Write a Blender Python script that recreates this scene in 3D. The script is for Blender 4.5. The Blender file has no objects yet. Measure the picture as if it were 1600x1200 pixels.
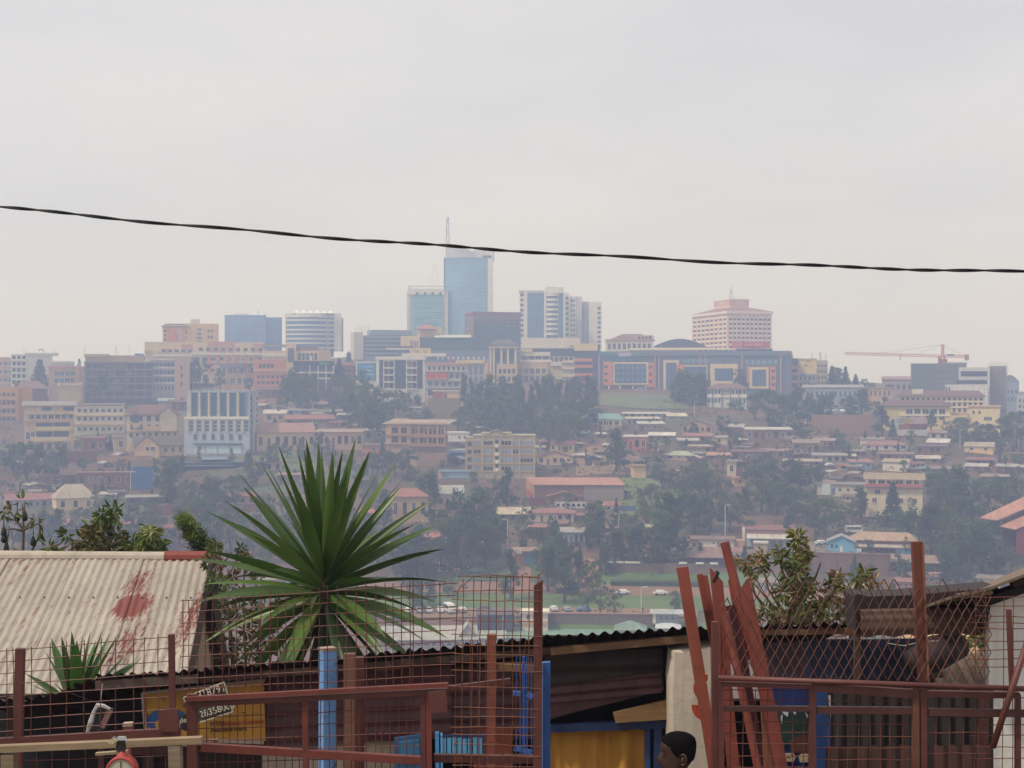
import bpy, math, random, bisect
from mathutils import Vector, Matrix, noise as mnoise
sc = bpy.context.scene
COL = sc.collection
rnd = random.Random(11)
R = math.radians
# ------------------------------------------------------------------ camera, sky, sun, exposure
F = 2222.0                                   # focal length in photo pixels (50 mm on 36 mm, 1600 px wide)
cd = bpy.data.cameras.new('camera'); cam = bpy.data.objects.new('camera', cd); COL.objects.link(cam)
cd.sensor_width = 36.0; cd.lens = 50.0; cd.clip_start = 0.1; cd.clip_end = 6000
cam.location = (0, 0, 0); cam.rotation_euler = (R(90), 0, 0); sc.camera = cam
SUN_EL, SUN_AZ = 56.0, -118.0                # elevation; azimuth from +Y (view direction), negative = from the left
w = bpy.data.worlds.new('World'); sc.world = w; w.use_nodes = True
nt = w.node_tree; N = nt.nodes; L = nt.links
for n in list(N): N.remove(n)
out = N.new('ShaderNodeOutputWorld'); bg = N.new('ShaderNodeBackground'); bg.inputs['Strength'].default_value = 0.1
sky = N.new('ShaderNodeTexSky'); sky.sky_type = 'NISHITA'; sky.sun_disc = False
sky.sun_elevation = R(SUN_EL); sky.sun_rotation = R(SUN_AZ); sky.air_density = 1.5; sky.dust_density = 6.0; sky.altitude = 1500
tc = N.new('ShaderNodeTexCoord')
mp = N.new('ShaderNodeMapping'); mp.inputs['Scale'].default_value = (2.2, 2.2, 7.0); L.new(tc.outputs['Generated'], mp.inputs['Vector'])
no = N.new('ShaderNodeTexNoise'); no.inputs['Scale'].default_value = 1.6; no.inputs['Detail'].default_value = 5; no.inputs['Roughness'].default_value = 0.5
L.new(mp.outputs['Vector'], no.inputs['Vector'])
cr = N.new('ShaderNodeValToRGB'); cr.color_ramp.elements[0].position = 0.36; cr.color_ramp.elements[1].position = 0.66
cr.color_ramp.elements[0].color = (6.75, 6.7, 7.0, 1); cr.color_ramp.elements[1].color = (7.85, 7.6, 7.6, 1)
L.new(no.outputs['Fac'], cr.inputs['Fac'])
mx = N.new('ShaderNodeMixRGB'); mx.inputs['Fac'].default_value = 0.90
L.new(sky.outputs['Color'], mx.inputs['Color1']); L.new(cr.outputs['Color'], mx.inputs['Color2'])
L.new(mx.outputs['Color'], bg.inputs['Color']); L.new(bg.outputs['Background'], out.inputs['Surface'])
sd = bpy.data.lights.new('sun', 'SUN'); sun = bpy.data.objects.new('sun', sd); COL.objects.link(sun)
sd.energy = 2.7; sd.angle = R(3.0); sd.color = (1.0, 0.93, 0.82)
_d = Vector((math.sin(R(SUN_AZ)) * math.cos(R(SUN_EL)), math.cos(R(SUN_AZ)) * math.cos(R(SUN_EL)), math.sin(R(SUN_EL))))
sun.rotation_euler = _d.to_track_quat('Z', 'Y').to_euler(); sun.location = (0, 0, 60)
vs = sc.view_settings; sc.display_settings.display_device = 'sRGB'
vs.view_transform = 'Standard'; vs.look = 'None'; vs.exposure = 0.08; vs.gamma = 1.0; vs.use_curve_mapping = False
HAZE_DENSITY, HAZE_COLOR = 0.00083, (0.52, 0.65, 1.0)
cy = sc.cycles
cy.max_bounces = 5; cy.diffuse_bounces = 3; cy.glossy_bounces = 2; cy.transmission_bounces = 2; cy.volume_bounces = 3; cy.transparent_max_bounces = 4
cy.use_denoising = True
try: cy.denoiser = 'OPENIMAGEDENOISE'
except Exception: pass

# ------------------------------------------------------------------ helpers: materials
def lin(h):
    h = h.lstrip('#'); o = []
    for i in (0, 2, 4):
        c = int(h[i:i+2], 16) / 255.0
        o.append(c / 12.92 if c <= 0.04045 else ((c + 0.055) / 1.055) ** 2.4)
    return (*o, 1.0)
_M = {}
def mul(c, k): return (min(1, c[0]*k), min(1, c[1]*k), min(1, c[2]*k), 1)
def mat(hexc, kind='plaster'):
    """procedural surface: base colour varied by grain, wear and stains of its own"""
    key = (hexc, kind)
    if key in _M: return _M[key]
    m = bpy.data.materials.new(kind + '_' + hexc); m.use_nodes = True
    t = m.node_tree; n = t.nodes; l = t.links; b = n['Principled BSDF']
    c = lin(hexc)
    co = n.new('ShaderNodeTexCoord')
    def noise_tex(scale, detail=4, vec=None, rough=0.6):
        x = n.new('ShaderNodeTexNoise'); x.inputs['Scale'].default_value = scale; x.inputs['Detail'].default_value = detail
        x.inputs['Roughness'].default_value = rough
        l.new(vec if vec is not None else co.outputs['Object'], x.inputs['Vector']); return x
    def ramp(src, p0, c0, p1, c1):
        x = n.new('ShaderNodeValToRGB'); x.color_ramp.elements[0].position = p0; x.color_ramp.elements[1].position = p1
        x.color_ramp.elements[0].color = c0; x.color_ramp.elements[1].color = c1; l.new(src, x.inputs['Fac']); return x
    def mapping(sx, sy, sz):
        x = n.new('ShaderNodeMapping'); x.inputs['Scale'].default_value = (sx, sy, sz); l.new(co.outputs['Object'], x.inputs['Vector']); return x.outputs['Vector']
    def mix(f, a, bb):
        x = n.new('ShaderNodeMixRGB')
        (l.new(f, x.inputs['Fac']) if not isinstance(f, float) else setattr(x.inputs['Fac'], 'default_value', f))
        l.new(a, x.inputs['Color1']); l.new(bb, x.inputs['Color2']); return x
    def bump(src, strength, dist):
        x = n.new('ShaderNodeBump'); x.inputs['Strength'].default_value = strength; x.inputs['Distance'].default_value = dist
        l.new(src, x.inputs['Height']); l.new(x.outputs['Normal'], b.inputs['Normal'])
    b.inputs['Roughness'].default_value = 0.85
    if kind == 'plaster':
        a = ramp(noise_tex(0.35, 5).outputs['Fac'], 0.3, mul(c, .82), 0.7, mul(c, 1.1))
        s = ramp(noise_tex(1.0, 4, mapping(.9, .9, .12)).outputs['Fac'], 0.52, c, 0.75, mul(c, .6))
        l.new(mix(0.5, a.outputs['Color'], s.outputs['Color']).outputs['Color'], b.inputs['Base Color'])
    elif kind == 'roof':           # sheets of different age laid side by side, rust runs down the slope
        g_ = (c[0]*.35 + c[1]*.4 + c[2]*.25); c = (c[0]*.51 + g_*.28, c[1]*.53 + g_*.24, c[2]*.5 + g_*.24, 1)
        a = ramp(noise_tex(0.25, 5, mapping(1, .35, 1)).outputs['Fac'], 0.3, mul(c, .7), 0.72, mul(c, 1.2))
        bk = n.new('ShaderNodeTexBrick'); bk.inputs['Scale'].default_value = 1.0; bk.inputs['Mortar Size'].default_value = 0.012; bk.inputs['Brick Width'].default_value = 0.9; bk.inputs['Row Height'].default_value = 2.4
        bk.inputs['Color1'].default_value = mul(c, .68); bk.inputs['Color2'].default_value = mul(c, 1.22); bk.inputs['Mortar'].default_value = mul(c, .5); bk.offset = 0.0
        l.new(co.outputs['Object'], bk.inputs['Vector'])
        s = ramp(noise_tex(1.2, 5, mapping(1.4, .25, .25)).outputs['Fac'], 0.5, (0, 0, 0, 1), 0.72, (.8, .8, .8, 1))
        rgb = n.new('ShaderNodeRGB'); rgb.outputs[0].default_value = (c[0]*.55 + .03, c[1]*.45 + .014, c[2]*.4 + .008, 1)
        m1 = mix(0.5, a.outputs['Color'], bk.outputs['Color'])
        l.new(mix(s.outputs['Color'], m1.outputs['Color'], rgb.outputs[0]).outputs['Color'], b.inputs['Base Color'])
        b.inputs['Roughness'].default_value = 0.55
    elif kind == 'glass':
        a = ramp(noise_tex(0.12, 3).outputs['Fac'], 0.35, mul(c, .8), 0.65, mul(c, 1.15))
        l.new(a.outputs['Color'], b.inputs['Base Color']); b.inputs['Roughness'].default_value = 0.22; b.inputs['Metallic'].default_value = 0.35
    elif kind == 'pane':
        b.inputs['Base Color'].default_value = c; b.inputs['Roughness'].default_value = 0.12
    elif kind in ('brick', 'earth_plain'):
        g_ = (c[0]*.3 + c[1]*.45 + c[2]*.25); c = (c[0]*.58 + g_*.24, c[1]*.7 + g_*.24, c[2]*.66 + g_*.18, 1)
        a = ramp(noise_tex(0.6, 6).outputs['Fac'], 0.3, mul(c, .62), 0.7, mul(c, 1.2))
        a2 = ramp(noise_tex(6, 2).outputs['Fac'], 0.3, mul(c, .7), 0.7, mul(c, 1.15))
        l.new(mix(0.5, a.outputs['Color'], a2.outputs['Color']).outputs['Color'], b.inputs['Base Color'])
    elif kind == 'leaf':
        oi = n.new('ShaderNodeObjectInfo')
        r1 = ramp(oi.outputs['Random'], 0.0, mul(c, .65), 1.0, (c[0]*1.5, c[1]*1.25, c[2]*.9, 1))
        a = ramp(noise_tex(0.35, 3).outputs['Fac'], 0.3, mul(c, .6), 0.7, (c[0]*1.6, c[1]*1.4, c[2]*.9, 1))
        l.new(mix(0.5, r1.outputs['Color'], a.outputs['Color']).outputs['Color'], b.inputs['Base Color'])
        b.inputs['Roughness'].default_value = 0.6
        tr = n.new('ShaderNodeBsdfTranslucent'); l.new(a.outputs['Color'], tr.inputs['Color'])
        ms = n.new('ShaderNodeMixShader'); ms.inputs['Fac'].default_value = 0.22
        l.new(b.outputs['BSDF'], ms.inputs[1]); l.new(tr.outputs['BSDF'], ms.inputs[2]); l.new(ms.outputs['Shader'], n['Material Output'].inputs['Surface'])
    elif kind == 'leafn':          # leaves near by: dull upper side with paler and darker blades
        a = ramp(noise_tex(7.0, 3).outputs['Fac'], 0.3, mul(c, .55), 0.7, (c[0]*1.35, c[1]*1.4, c[2]*1.25, 1))
        l.new(a.outputs['Color'], b.inputs['Base Color']); b.inputs['Roughness'].default_value = 0.45
        tr = n.new('ShaderNodeBsdfTranslucent'); l.new(a.outputs['Color'], tr.inputs['Color'])
        ms = n.new('ShaderNodeMixShader'); ms.inputs['Fac'].default_value = 0.2
        l.new(b.outputs['BSDF'], ms.inputs[1]); l.new(tr.outputs['BSDF'], ms.inputs[2]); l.new(ms.outputs['Shader'], n['Material Output'].inputs['Surface'])
    elif kind == 'earth':
        a = ramp(noise_tex(0.02, 8).outputs['Fac'], 0.35, mul(c, .7), 0.62, mul(c, 1.2))
        g = ramp(noise_tex(0.05, 8).outputs['Fac'], 0.42, a.outputs['Color'].node.color_ramp.elements[0].color, 0.56, lin('4a5230'))
        f = ramp(noise_tex(0.03, 6, mapping(1, 1, 3)).outputs['Fac'], 0.45, (0, 0, 0, 1), 0.6, (1, 1, 1, 1))
        l.new(mix(f.outputs['Color'], a.outputs['Color'], g.outputs['Color']).outputs['Color'], b.inputs['Base Color'])
        bump(noise_tex(0.4, 6).outputs['Fac'], 0.6, 0.6)
    elif kind == 'grass':
        a = ramp(noise_tex(0.06, 8).outputs['Fac'], 0.35, mul(c, .7), 0.65, (c[0]*1.35, c[1]*1.2, c[2], 1))
        s = ramp(noise_tex(0.5, 4).outputs['Fac'], 0.3, mul(c, .75), 0.7, mul(c, 1.15))
        l.new(mix(0.5, a.outputs['Color'], s.outputs['Color']).outputs['Color'], b.inputs['Base Color'])
        bump(noise_tex(2.0, 4).outputs['Fac'], 0.5, 0.3)
    elif kind == 'paint':          # near: painted metal with chips, rust bloom and dust
        a0 = ramp(noise_tex(3.0, 8).outputs['Fac'], 0.3, mul(c, .6), 0.7, mul(c, 1.2))
        du = ramp(noise_tex(9.0, 8, None, .75).outputs['Fac'], 0.5, a0.outputs['Color'].node.color_ramp.elements[1].color, 0.7, (min(1, c[0]*1.1 + .05), c[1] + .045, c[2] + .035, 1))
        fd = ramp(noise_tex(5.0, 8, mapping(1, 1, .3), .7).outputs['Fac'], 0.5, (0, 0, 0, 1), 0.68, (.65, .65, .65, 1))
        a = mix(fd.outputs['Color'], a0.outputs['Color'], du.outputs['Color'])
        ch = ramp(noise_tex(19, 9, None, .7).outputs['Fac'], 0.60, (0, 0, 0, 1), 0.65, (1, 1, 1, 1))
        rgb = n.new('ShaderNodeRGB'); rgb.outputs[0].default_value = lin('4a2a20')
        l.new(mix(ch.outputs['Color'], a.outputs['Color'], rgb.outputs[0]).outputs['Color'], b.inputs['Base Color'])
        b.inputs['Roughness'].default_value = 0.55
        bump(noise_tex(40, 5).outputs['Fac'], 0.25, 0.002)
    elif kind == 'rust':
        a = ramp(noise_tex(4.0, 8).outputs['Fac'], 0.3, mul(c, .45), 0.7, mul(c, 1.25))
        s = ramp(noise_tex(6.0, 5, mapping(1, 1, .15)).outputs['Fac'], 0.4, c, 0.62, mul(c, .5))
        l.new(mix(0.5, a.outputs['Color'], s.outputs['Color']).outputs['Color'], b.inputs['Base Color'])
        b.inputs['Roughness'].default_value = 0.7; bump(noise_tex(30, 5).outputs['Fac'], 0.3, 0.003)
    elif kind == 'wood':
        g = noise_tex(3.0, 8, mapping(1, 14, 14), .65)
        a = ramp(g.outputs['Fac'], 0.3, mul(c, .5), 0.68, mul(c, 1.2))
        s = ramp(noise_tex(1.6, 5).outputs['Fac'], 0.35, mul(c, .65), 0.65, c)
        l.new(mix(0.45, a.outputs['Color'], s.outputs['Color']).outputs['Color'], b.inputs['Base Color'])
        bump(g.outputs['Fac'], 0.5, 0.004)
    elif kind == 'wall':           # near lime wall with runs and pits
        a = ramp(noise_tex(2.2, 8).outputs['Fac'], 0.3, mul(c, .72), 0.7, mul(c, 1.1))
        s = ramp(noise_tex(2.5, 6, mapping(3, 3, .25)).outputs['Fac'], 0.48, c, 0.72, mul(c, .55))
        l.new(mix(0.5, a.outputs['Color'], s.outputs['Color']).outputs['Color'], b.inputs['Base Color'])
        bump(noise_tex(22, 6).outputs['Fac'], 0.5, 0.01)
    elif kind == 'cloth':
        a = ramp(noise_tex(2.0, 5, mapping(3, 3, .5)).outputs['Fac'], 0.3, mul(c, .75), 0.7, mul(c, 1.1))
        l.new(a.outputs['Color'], b.inputs['Base Color']); b.inputs['Roughness'].default_value = 0.9
    elif kind == 'blade':          # leaves of the big rosette
        a = ramp(noise_tex(2.0, 6).outputs['Fac'], 0.3, mul(c, .7), 0.7, (c[0]*1.35, c[1]*1.2, c[2], 1))
        l.new(a.outputs['Color'], b.inputs['Base Color']); b.inputs['Roughness'].default_value = 0.38
        tr = n.new('ShaderNodeBsdfTranslucent'); l.new(a.outputs['Color'], tr.inputs['Color'])
        ms = n.new('ShaderNodeMixShader'); ms.inputs['Fac'].default_value = 0.15
        l.new(b.outputs['BSDF'], ms.inputs[1]); l.new(tr.outputs['BSDF'], ms.inputs[2]); l.new(ms.outputs['Shader'], n['Material Output'].inputs['Surface'])
    elif kind == 'skin':
        a = ramp(noise_tex(9.0, 5).outputs['Fac'], 0.3, mul(c, .85), 0.7, mul(c, 1.1))
        l.new(a.outputs['Color'], b.inputs['Base Color']); b.inputs['Roughness'].default_value = 0.45
        bump(noise_tex(180, 4).outputs['Fac'], 0.15, 0.001)
    elif kind == 'hair':
        b.inputs['Roughness'].default_value = 1.0; b.inputs['Specular IOR Level'].default_value = 0.05
        a = ramp(noise_tex(160, 4).outputs['Fac'], 0.3, mul(c, .5), 0.7, mul(c, 1.8))
        l.new(a.outputs['Color'], b.inputs['Base Color']); bump(noise_tex(220, 3).outputs['Fac'], 0.9, 0.004)
    else:
        b.inputs['Base Color'].default_value = c; b.inputs['Roughness'].default_value = 0.5
    _M[key] = m
    return m

# ------------------------------------------------------------------ helpers: meshes and objects
class MB:
    def __init__(s): s.v = []; s.f = []; s.mi = []; s.sm = False
    def face(s, pts, mi=0):
        k = len(s.v); s.v += [tuple(p) for p in pts]; s.f.append(tuple(range(k, k + len(pts)))); s.mi.append(mi); return s
    def box(s, x0, x1, y0, y1, z0, z1, mi=0):
        k = len(s.v)
        s.v += [(x0,y0,z0),(x1,y0,z0),(x1,y1,z0),(x0,y1,z0),(x0,y0,z1),(x1,y0,z1),(x1,y1,z1),(x0,y1,z1)]
        s.f += [(k,k+3,k+2,k+1),(k+4,k+5,k+6,k+7),(k,k+1,k+5,k+4),(k+1,k+2,k+6,k+5),(k+2,k+3,k+7,k+6),(k+3,k,k+4,k+7)]; s.mi += [mi]*6
        return s
    def prism(s, poly, z0, z1, mi=0, top=None):
        k = len(s.v); n = len(poly)
        s.v += [(x, y, z0) for x, y in poly] + [(x, y, (z1 if not callable(z1) else z1(x, y))) for x, y in poly]
        for i in range(n):
            j = (i + 1) % n; s.f.append((k+i, k+j, k+n+j, k+n+i)); s.mi.append(mi)
        s.f.append(tuple(range(k+n, k+2*n))); s.f.append(tuple(range(k+n-1, k-1, -1))); s.mi += [mi if top is None else top, mi]
        return s
    def beam(s, p, q, wd, th=None, up=(0, 0, 1), mi=0, cut=0.0):
        """rectangular bar from p to q; wd across (screen-wise), th in depth; cut slants the top end"""
        th = wd if th is None else th
        p = Vector(p); q = Vector(q); d = (q - p).normalized()
        y = Vector((0, 1, 0)); a = d.cross(y)
        if a.length < 1e-3: y = Vector((1, 0, 0)); a = d.cross(y)
        a.normalize(); y = a.cross(d).normalized()
        k = len(s.v)
        for pt, sl in ((p, 0), (q, cut)):
            for sa, sy in ((-1, -1), (1, -1), (1, 1), (-1, 1)):
                s.v.append(tuple(pt + a * (sa * wd / 2) + y * (sy * th / 2) + d * (sl * sa * 0.5)))
        s.f += [(k,k+1,k+5,k+4),(k+1,k+2,k+6,k+5),(k+2,k+3,k+7,k+6),(k+3,k,k+4,k+7),(k+3,k+2,k+1,k),(k+4,k+5,k+6,k+7)]; s.mi += [mi]*6
        return s
    def tube(s, pts, rad, n=6, mi=0, cap=True):
        pts = [Vector(p) for p in pts]; rr = rad if isinstance(rad, (list, tuple)) else [rad]*len(pts)
        k0 = len(s.v); ref = None
        for i, p in enumerate(pts):
            d = (pts[min(i+1, len(pts)-1)] - pts[max(i-1, 0)])
            d = d.normalized() if d.length > 1e-9 else Vector((0, 0, 1))
            if ref is None:
                ref = Vector((0, 1, 0)) if abs(d.y) < .9 else Vector((1, 0, 0))
            a = d.cross(ref).normalized(); b = a.cross(d).normalized(); ref = b
            for j in range(n):
                t = 2 * math.pi * j / n
                s.v.append(tuple(p + (a * math.cos(t) + b * math.sin(t)) * rr[i]))
        for i in range(len(pts) - 1):
            for j in range(n):
                a0 = k0 + i*n + j; a1 = k0 + i*n + (j+1) % n
                s.f.append((a0, a1, a1 + n, a0 + n)); s.mi.append(mi)
        if cap:
            s.f.append(tuple(range(k0 + n - 1, k0 - 1, -1))); e = k0 + (len(pts)-1)*n; s.f.append(tuple(range(e, e + n))); s.mi += [mi, mi]
        return s
    def mesh(s, name, mats, smooth=False):
        me = bpy.data.meshes.new(name); me.from_pydata(s.v, [], s.f)
        for m in (mats if isinstance(mats, (list, tuple)) else [mats]): me.materials.append(m)
        if any(s.mi): me.polygons.foreach_set('material_index', s.mi)
        if smooth: me.polygons.foreach_set('use_smooth', [True]*len(s.f))
        me.update(); return me
    def build(s, name, mats, parent=None, loc=None, smooth=False):
        return link(name, s.mesh(name, mats, smooth), parent, loc)
def link(name, data, parent=None, loc=None, rz=None):
    o = bpy.data.objects.new(name, data); COL.objects.link(o)
    if parent is not None: o.parent = parent
    if loc is not None: o.location = loc
    if rz is not None: o.rotation_euler = (0, 0, rz)
    return o
def tag(o, label=None, cat=None, group=None, kind=None):
    if label: o['label'] = label
    if cat: o['category'] = cat
    if group: o['group'] = group
    if kind: o['kind'] = kind
    return o
def thing(name, label, cat, loc=(0, 0, 0), rz=0.0, group=None):
    o = link(name, None, None, loc, rz); o.empty_display_size = .2
    return tag(o, label, cat, group)
def stuff(o): o['kind'] = 'stuff'; return o
def P(px, py, D): return Vector(((px - 800) / F * D, D, (600 - py) / F * D))

# ------------------------------------------------------------------ the lie of the land
_prof = [(-80, -1.5), (-20, -3.0), (0, -3.72), (12.5, -3.72), (17, -4.6), (40, -11), (120, -27), (260, -56), (345, -73.2), (386, -73.8), (400, -71.8), (409, -69.2), (420, -68.2), (440, -66.3),
         (460, -63.2), (500, -56.4), (550, -48.3), (600, -40), (660, -29.7), (730, -18.5), (800, -9.0), (870, -3.5), (950, 8), (1020, 16), (1100, 22), (1180, 24), (1300, 12), (1500, -30), (1800, -80)]
_py = [p[0] for p in _prof]; _pz = [p[1] for p in _prof]
_rx = [(-900, -30), (-420, -16), (-330, -11), (-200, -4), (-60, 0), (150, 0), (185, -6), (215, -18), (300, -26), (400, -32), (560, -36), (900, -60)]
def _lerp(tab, x):
    if x <= tab[0][0]: return tab[0][1]
    for (a, va), (b, vb) in zip(tab, tab[1:]):
        if x <= b:
            t = (x - a) / (b - a); return va + (vb - va) * t
    return tab[-1][1]
def ground(X, Y):
    if Y <= _py[0]: z = _pz[0]
    elif Y >= _py[-1]: z = _pz[-1]
    else:
        i = bisect.bisect_right(_py, Y) - 1; t = (Y - _py[i]) / (_py[i+1] - _py[i]); z = _pz[i] + (_pz[i+1] - _pz[i]) * t
    if Y > 650:
        t = min(1, (Y - 650) / 350); t = t * t * (3 - 2 * t); z += _lerp(_rx, X * 1050 / Y) * t
    if Y > 60:
        z += 0.9 * mnoise.noise(Vector((X * .02, Y * .02, 3.1))) * min(1, (Y - 60) / 200)
    return z
def spot(px, py):
    """the point of the ground that a photo pixel shows"""
    a = (px - 800) / F; b = (600 - py) / F
    Y = 330.0; prev = None
    while Y < 1250:
        if b * Y <= ground(a * Y, Y):
            lo, hi = Y - 6, Y
            for _ in range(12):
                m = (lo + hi) / 2
                if b * m <= ground(a * m, m): hi = m
                else: lo = m
            return Vector((a * hi, hi, ground(a * hi, hi)))
        Y += 6
    Y = 1120.0
    return Vector((a * Y, Y, b * Y))
def depth(px, py): return spot(px, py).y

def build_ground():
    ys = [-80, -40, -15, 0, 6, 12.5, 17, 25, 40, 70, 120, 180, 240, 300] + list(range(330, 700, 6)) + list(range(700, 1300, 12)) + [1350, 1420, 1500, 1650, 1800]
    us = [i / 60.0 for i in range(-60, 61)]
    v = []; f = []
    for y in ys:
        half = 60 + max(0, y) * 0.62
        for u in us:
            x = u * half; v.append((x, y, ground(x, y)))
    n = len(us)
    for i in range(len(ys) - 1):
        for j in range(n - 1):
            f.append((i*n + j, i*n + j + 1, (i+1)*n + j + 1, (i+1)*n + j))
    me = bpy.data.meshes.new('ground'); me.from_pydata(v, [], f); me.materials.append(mat('5e4436', 'earth'))
    me.polygons.foreach_set('use_smooth', [True]*len(f))
    tag(link('ground', me), kind='structure')
build_ground()
def patch(name, strip, m, lift=0.25, rows=10, sub=6, kind='structure'):
    """a sheet that follows the ground; strip = [(px, py_top, py_bottom), ...] in photo pixels"""
    cols = []
    for (x0, t0, b0), (x1, t1, b1) in zip(strip, strip[1:]):
        for k in range(sub):
            t = k / sub; cols.append((x0 + (x1-x0)*t, t0 + (t1-t0)*t, b0 + (b1-b0)*t))
    cols.append(strip[-1]); v = []; f = []
    for (x, t, b) in cols:
        for r in range(rows + 1):
            p = spot(x, b + (t - b) * r / rows); v.append((p.x, p.y, p.z + lift))
    q = rows + 1
    for i in range(len(cols) - 1):
        for r in range(rows): f.append((i*q + r, (i+1)*q + r, (i+1)*q + r + 1, i*q + r + 1))
    me = bpy.data.meshes.new(name); me.from_pydata(v, [], f); me.materials.append(m); me.polygons.foreach_set('use_smooth', [True]*len(f))
    return tag(link(name, me), kind=kind)
patch('road', [(560, 911, 926), (760, 910, 928), (900, 912, 929), (1000, 915, 932), (1090, 917, 934), (1250, 922, 938), (1420, 932, 946)], mat('946048', 'earth_plain'), .3)
patch('grass', [(540, 928, 954), (700, 929, 952), (840, 929, 953), (1090, 934, 956), (1300, 940, 964)], mat('52682f', 'grass'), .35)
patch('grass', [(820, 971, 992), (900, 972, 994), (1010, 973, 994), (1120, 975, 992)], mat('52682f', 'grass'), .3)
patch('grass', [(700, 875, 908), (800, 878, 908), (870, 882, 910), (905, 886, 908)], mat('46592e', 'grass'), .3)
patch('grass', [(940, 890, 914), (1090, 893, 916), (1230, 900, 920)], mat('4a6630', 'grass'), .3)
patch('grass', [(968, 748, 805), (1000, 745, 806), (1040, 755, 808), (1075, 770, 806)], mat('5c6a34', 'grass'), .3)
patch('grass', [(938, 617, 634), (975, 615, 638), (1020, 617, 640), (1075, 624, 640)], mat('56623a', 'grass'), .4)
patch('path', [(795, 895, 930), (812, 882, 930), (830, 890, 928)], mat('a06040', 'earth_plain'), .45, sub=3)
patch('path', [(895, 874, 915), (912, 872, 915), (935, 878, 914)], mat('b07050', 'earth_plain'), .45, sub=3)
patch('parking_yard', [(600, 953, 968), (760, 952, 966), (900, 951, 964), (1090, 954, 966)], mat('9a6a50', 'earth_plain'), .4)
patch('yard', [(1040, 853, 872), (1160, 850, 868), (1320, 846, 866), (1430, 850, 868)], mat('8a7060', 'earth_plain'), .3)
patch('hill_path', [(900, 700, 745), (935, 698, 742), (1000, 706, 742)], mat('96664c', 'earth_plain'), .3)
patch('lawn', [(370, 700, 735), (440, 705, 738), (500, 712, 736)], mat('5a6236', 'grass'), .3)
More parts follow.
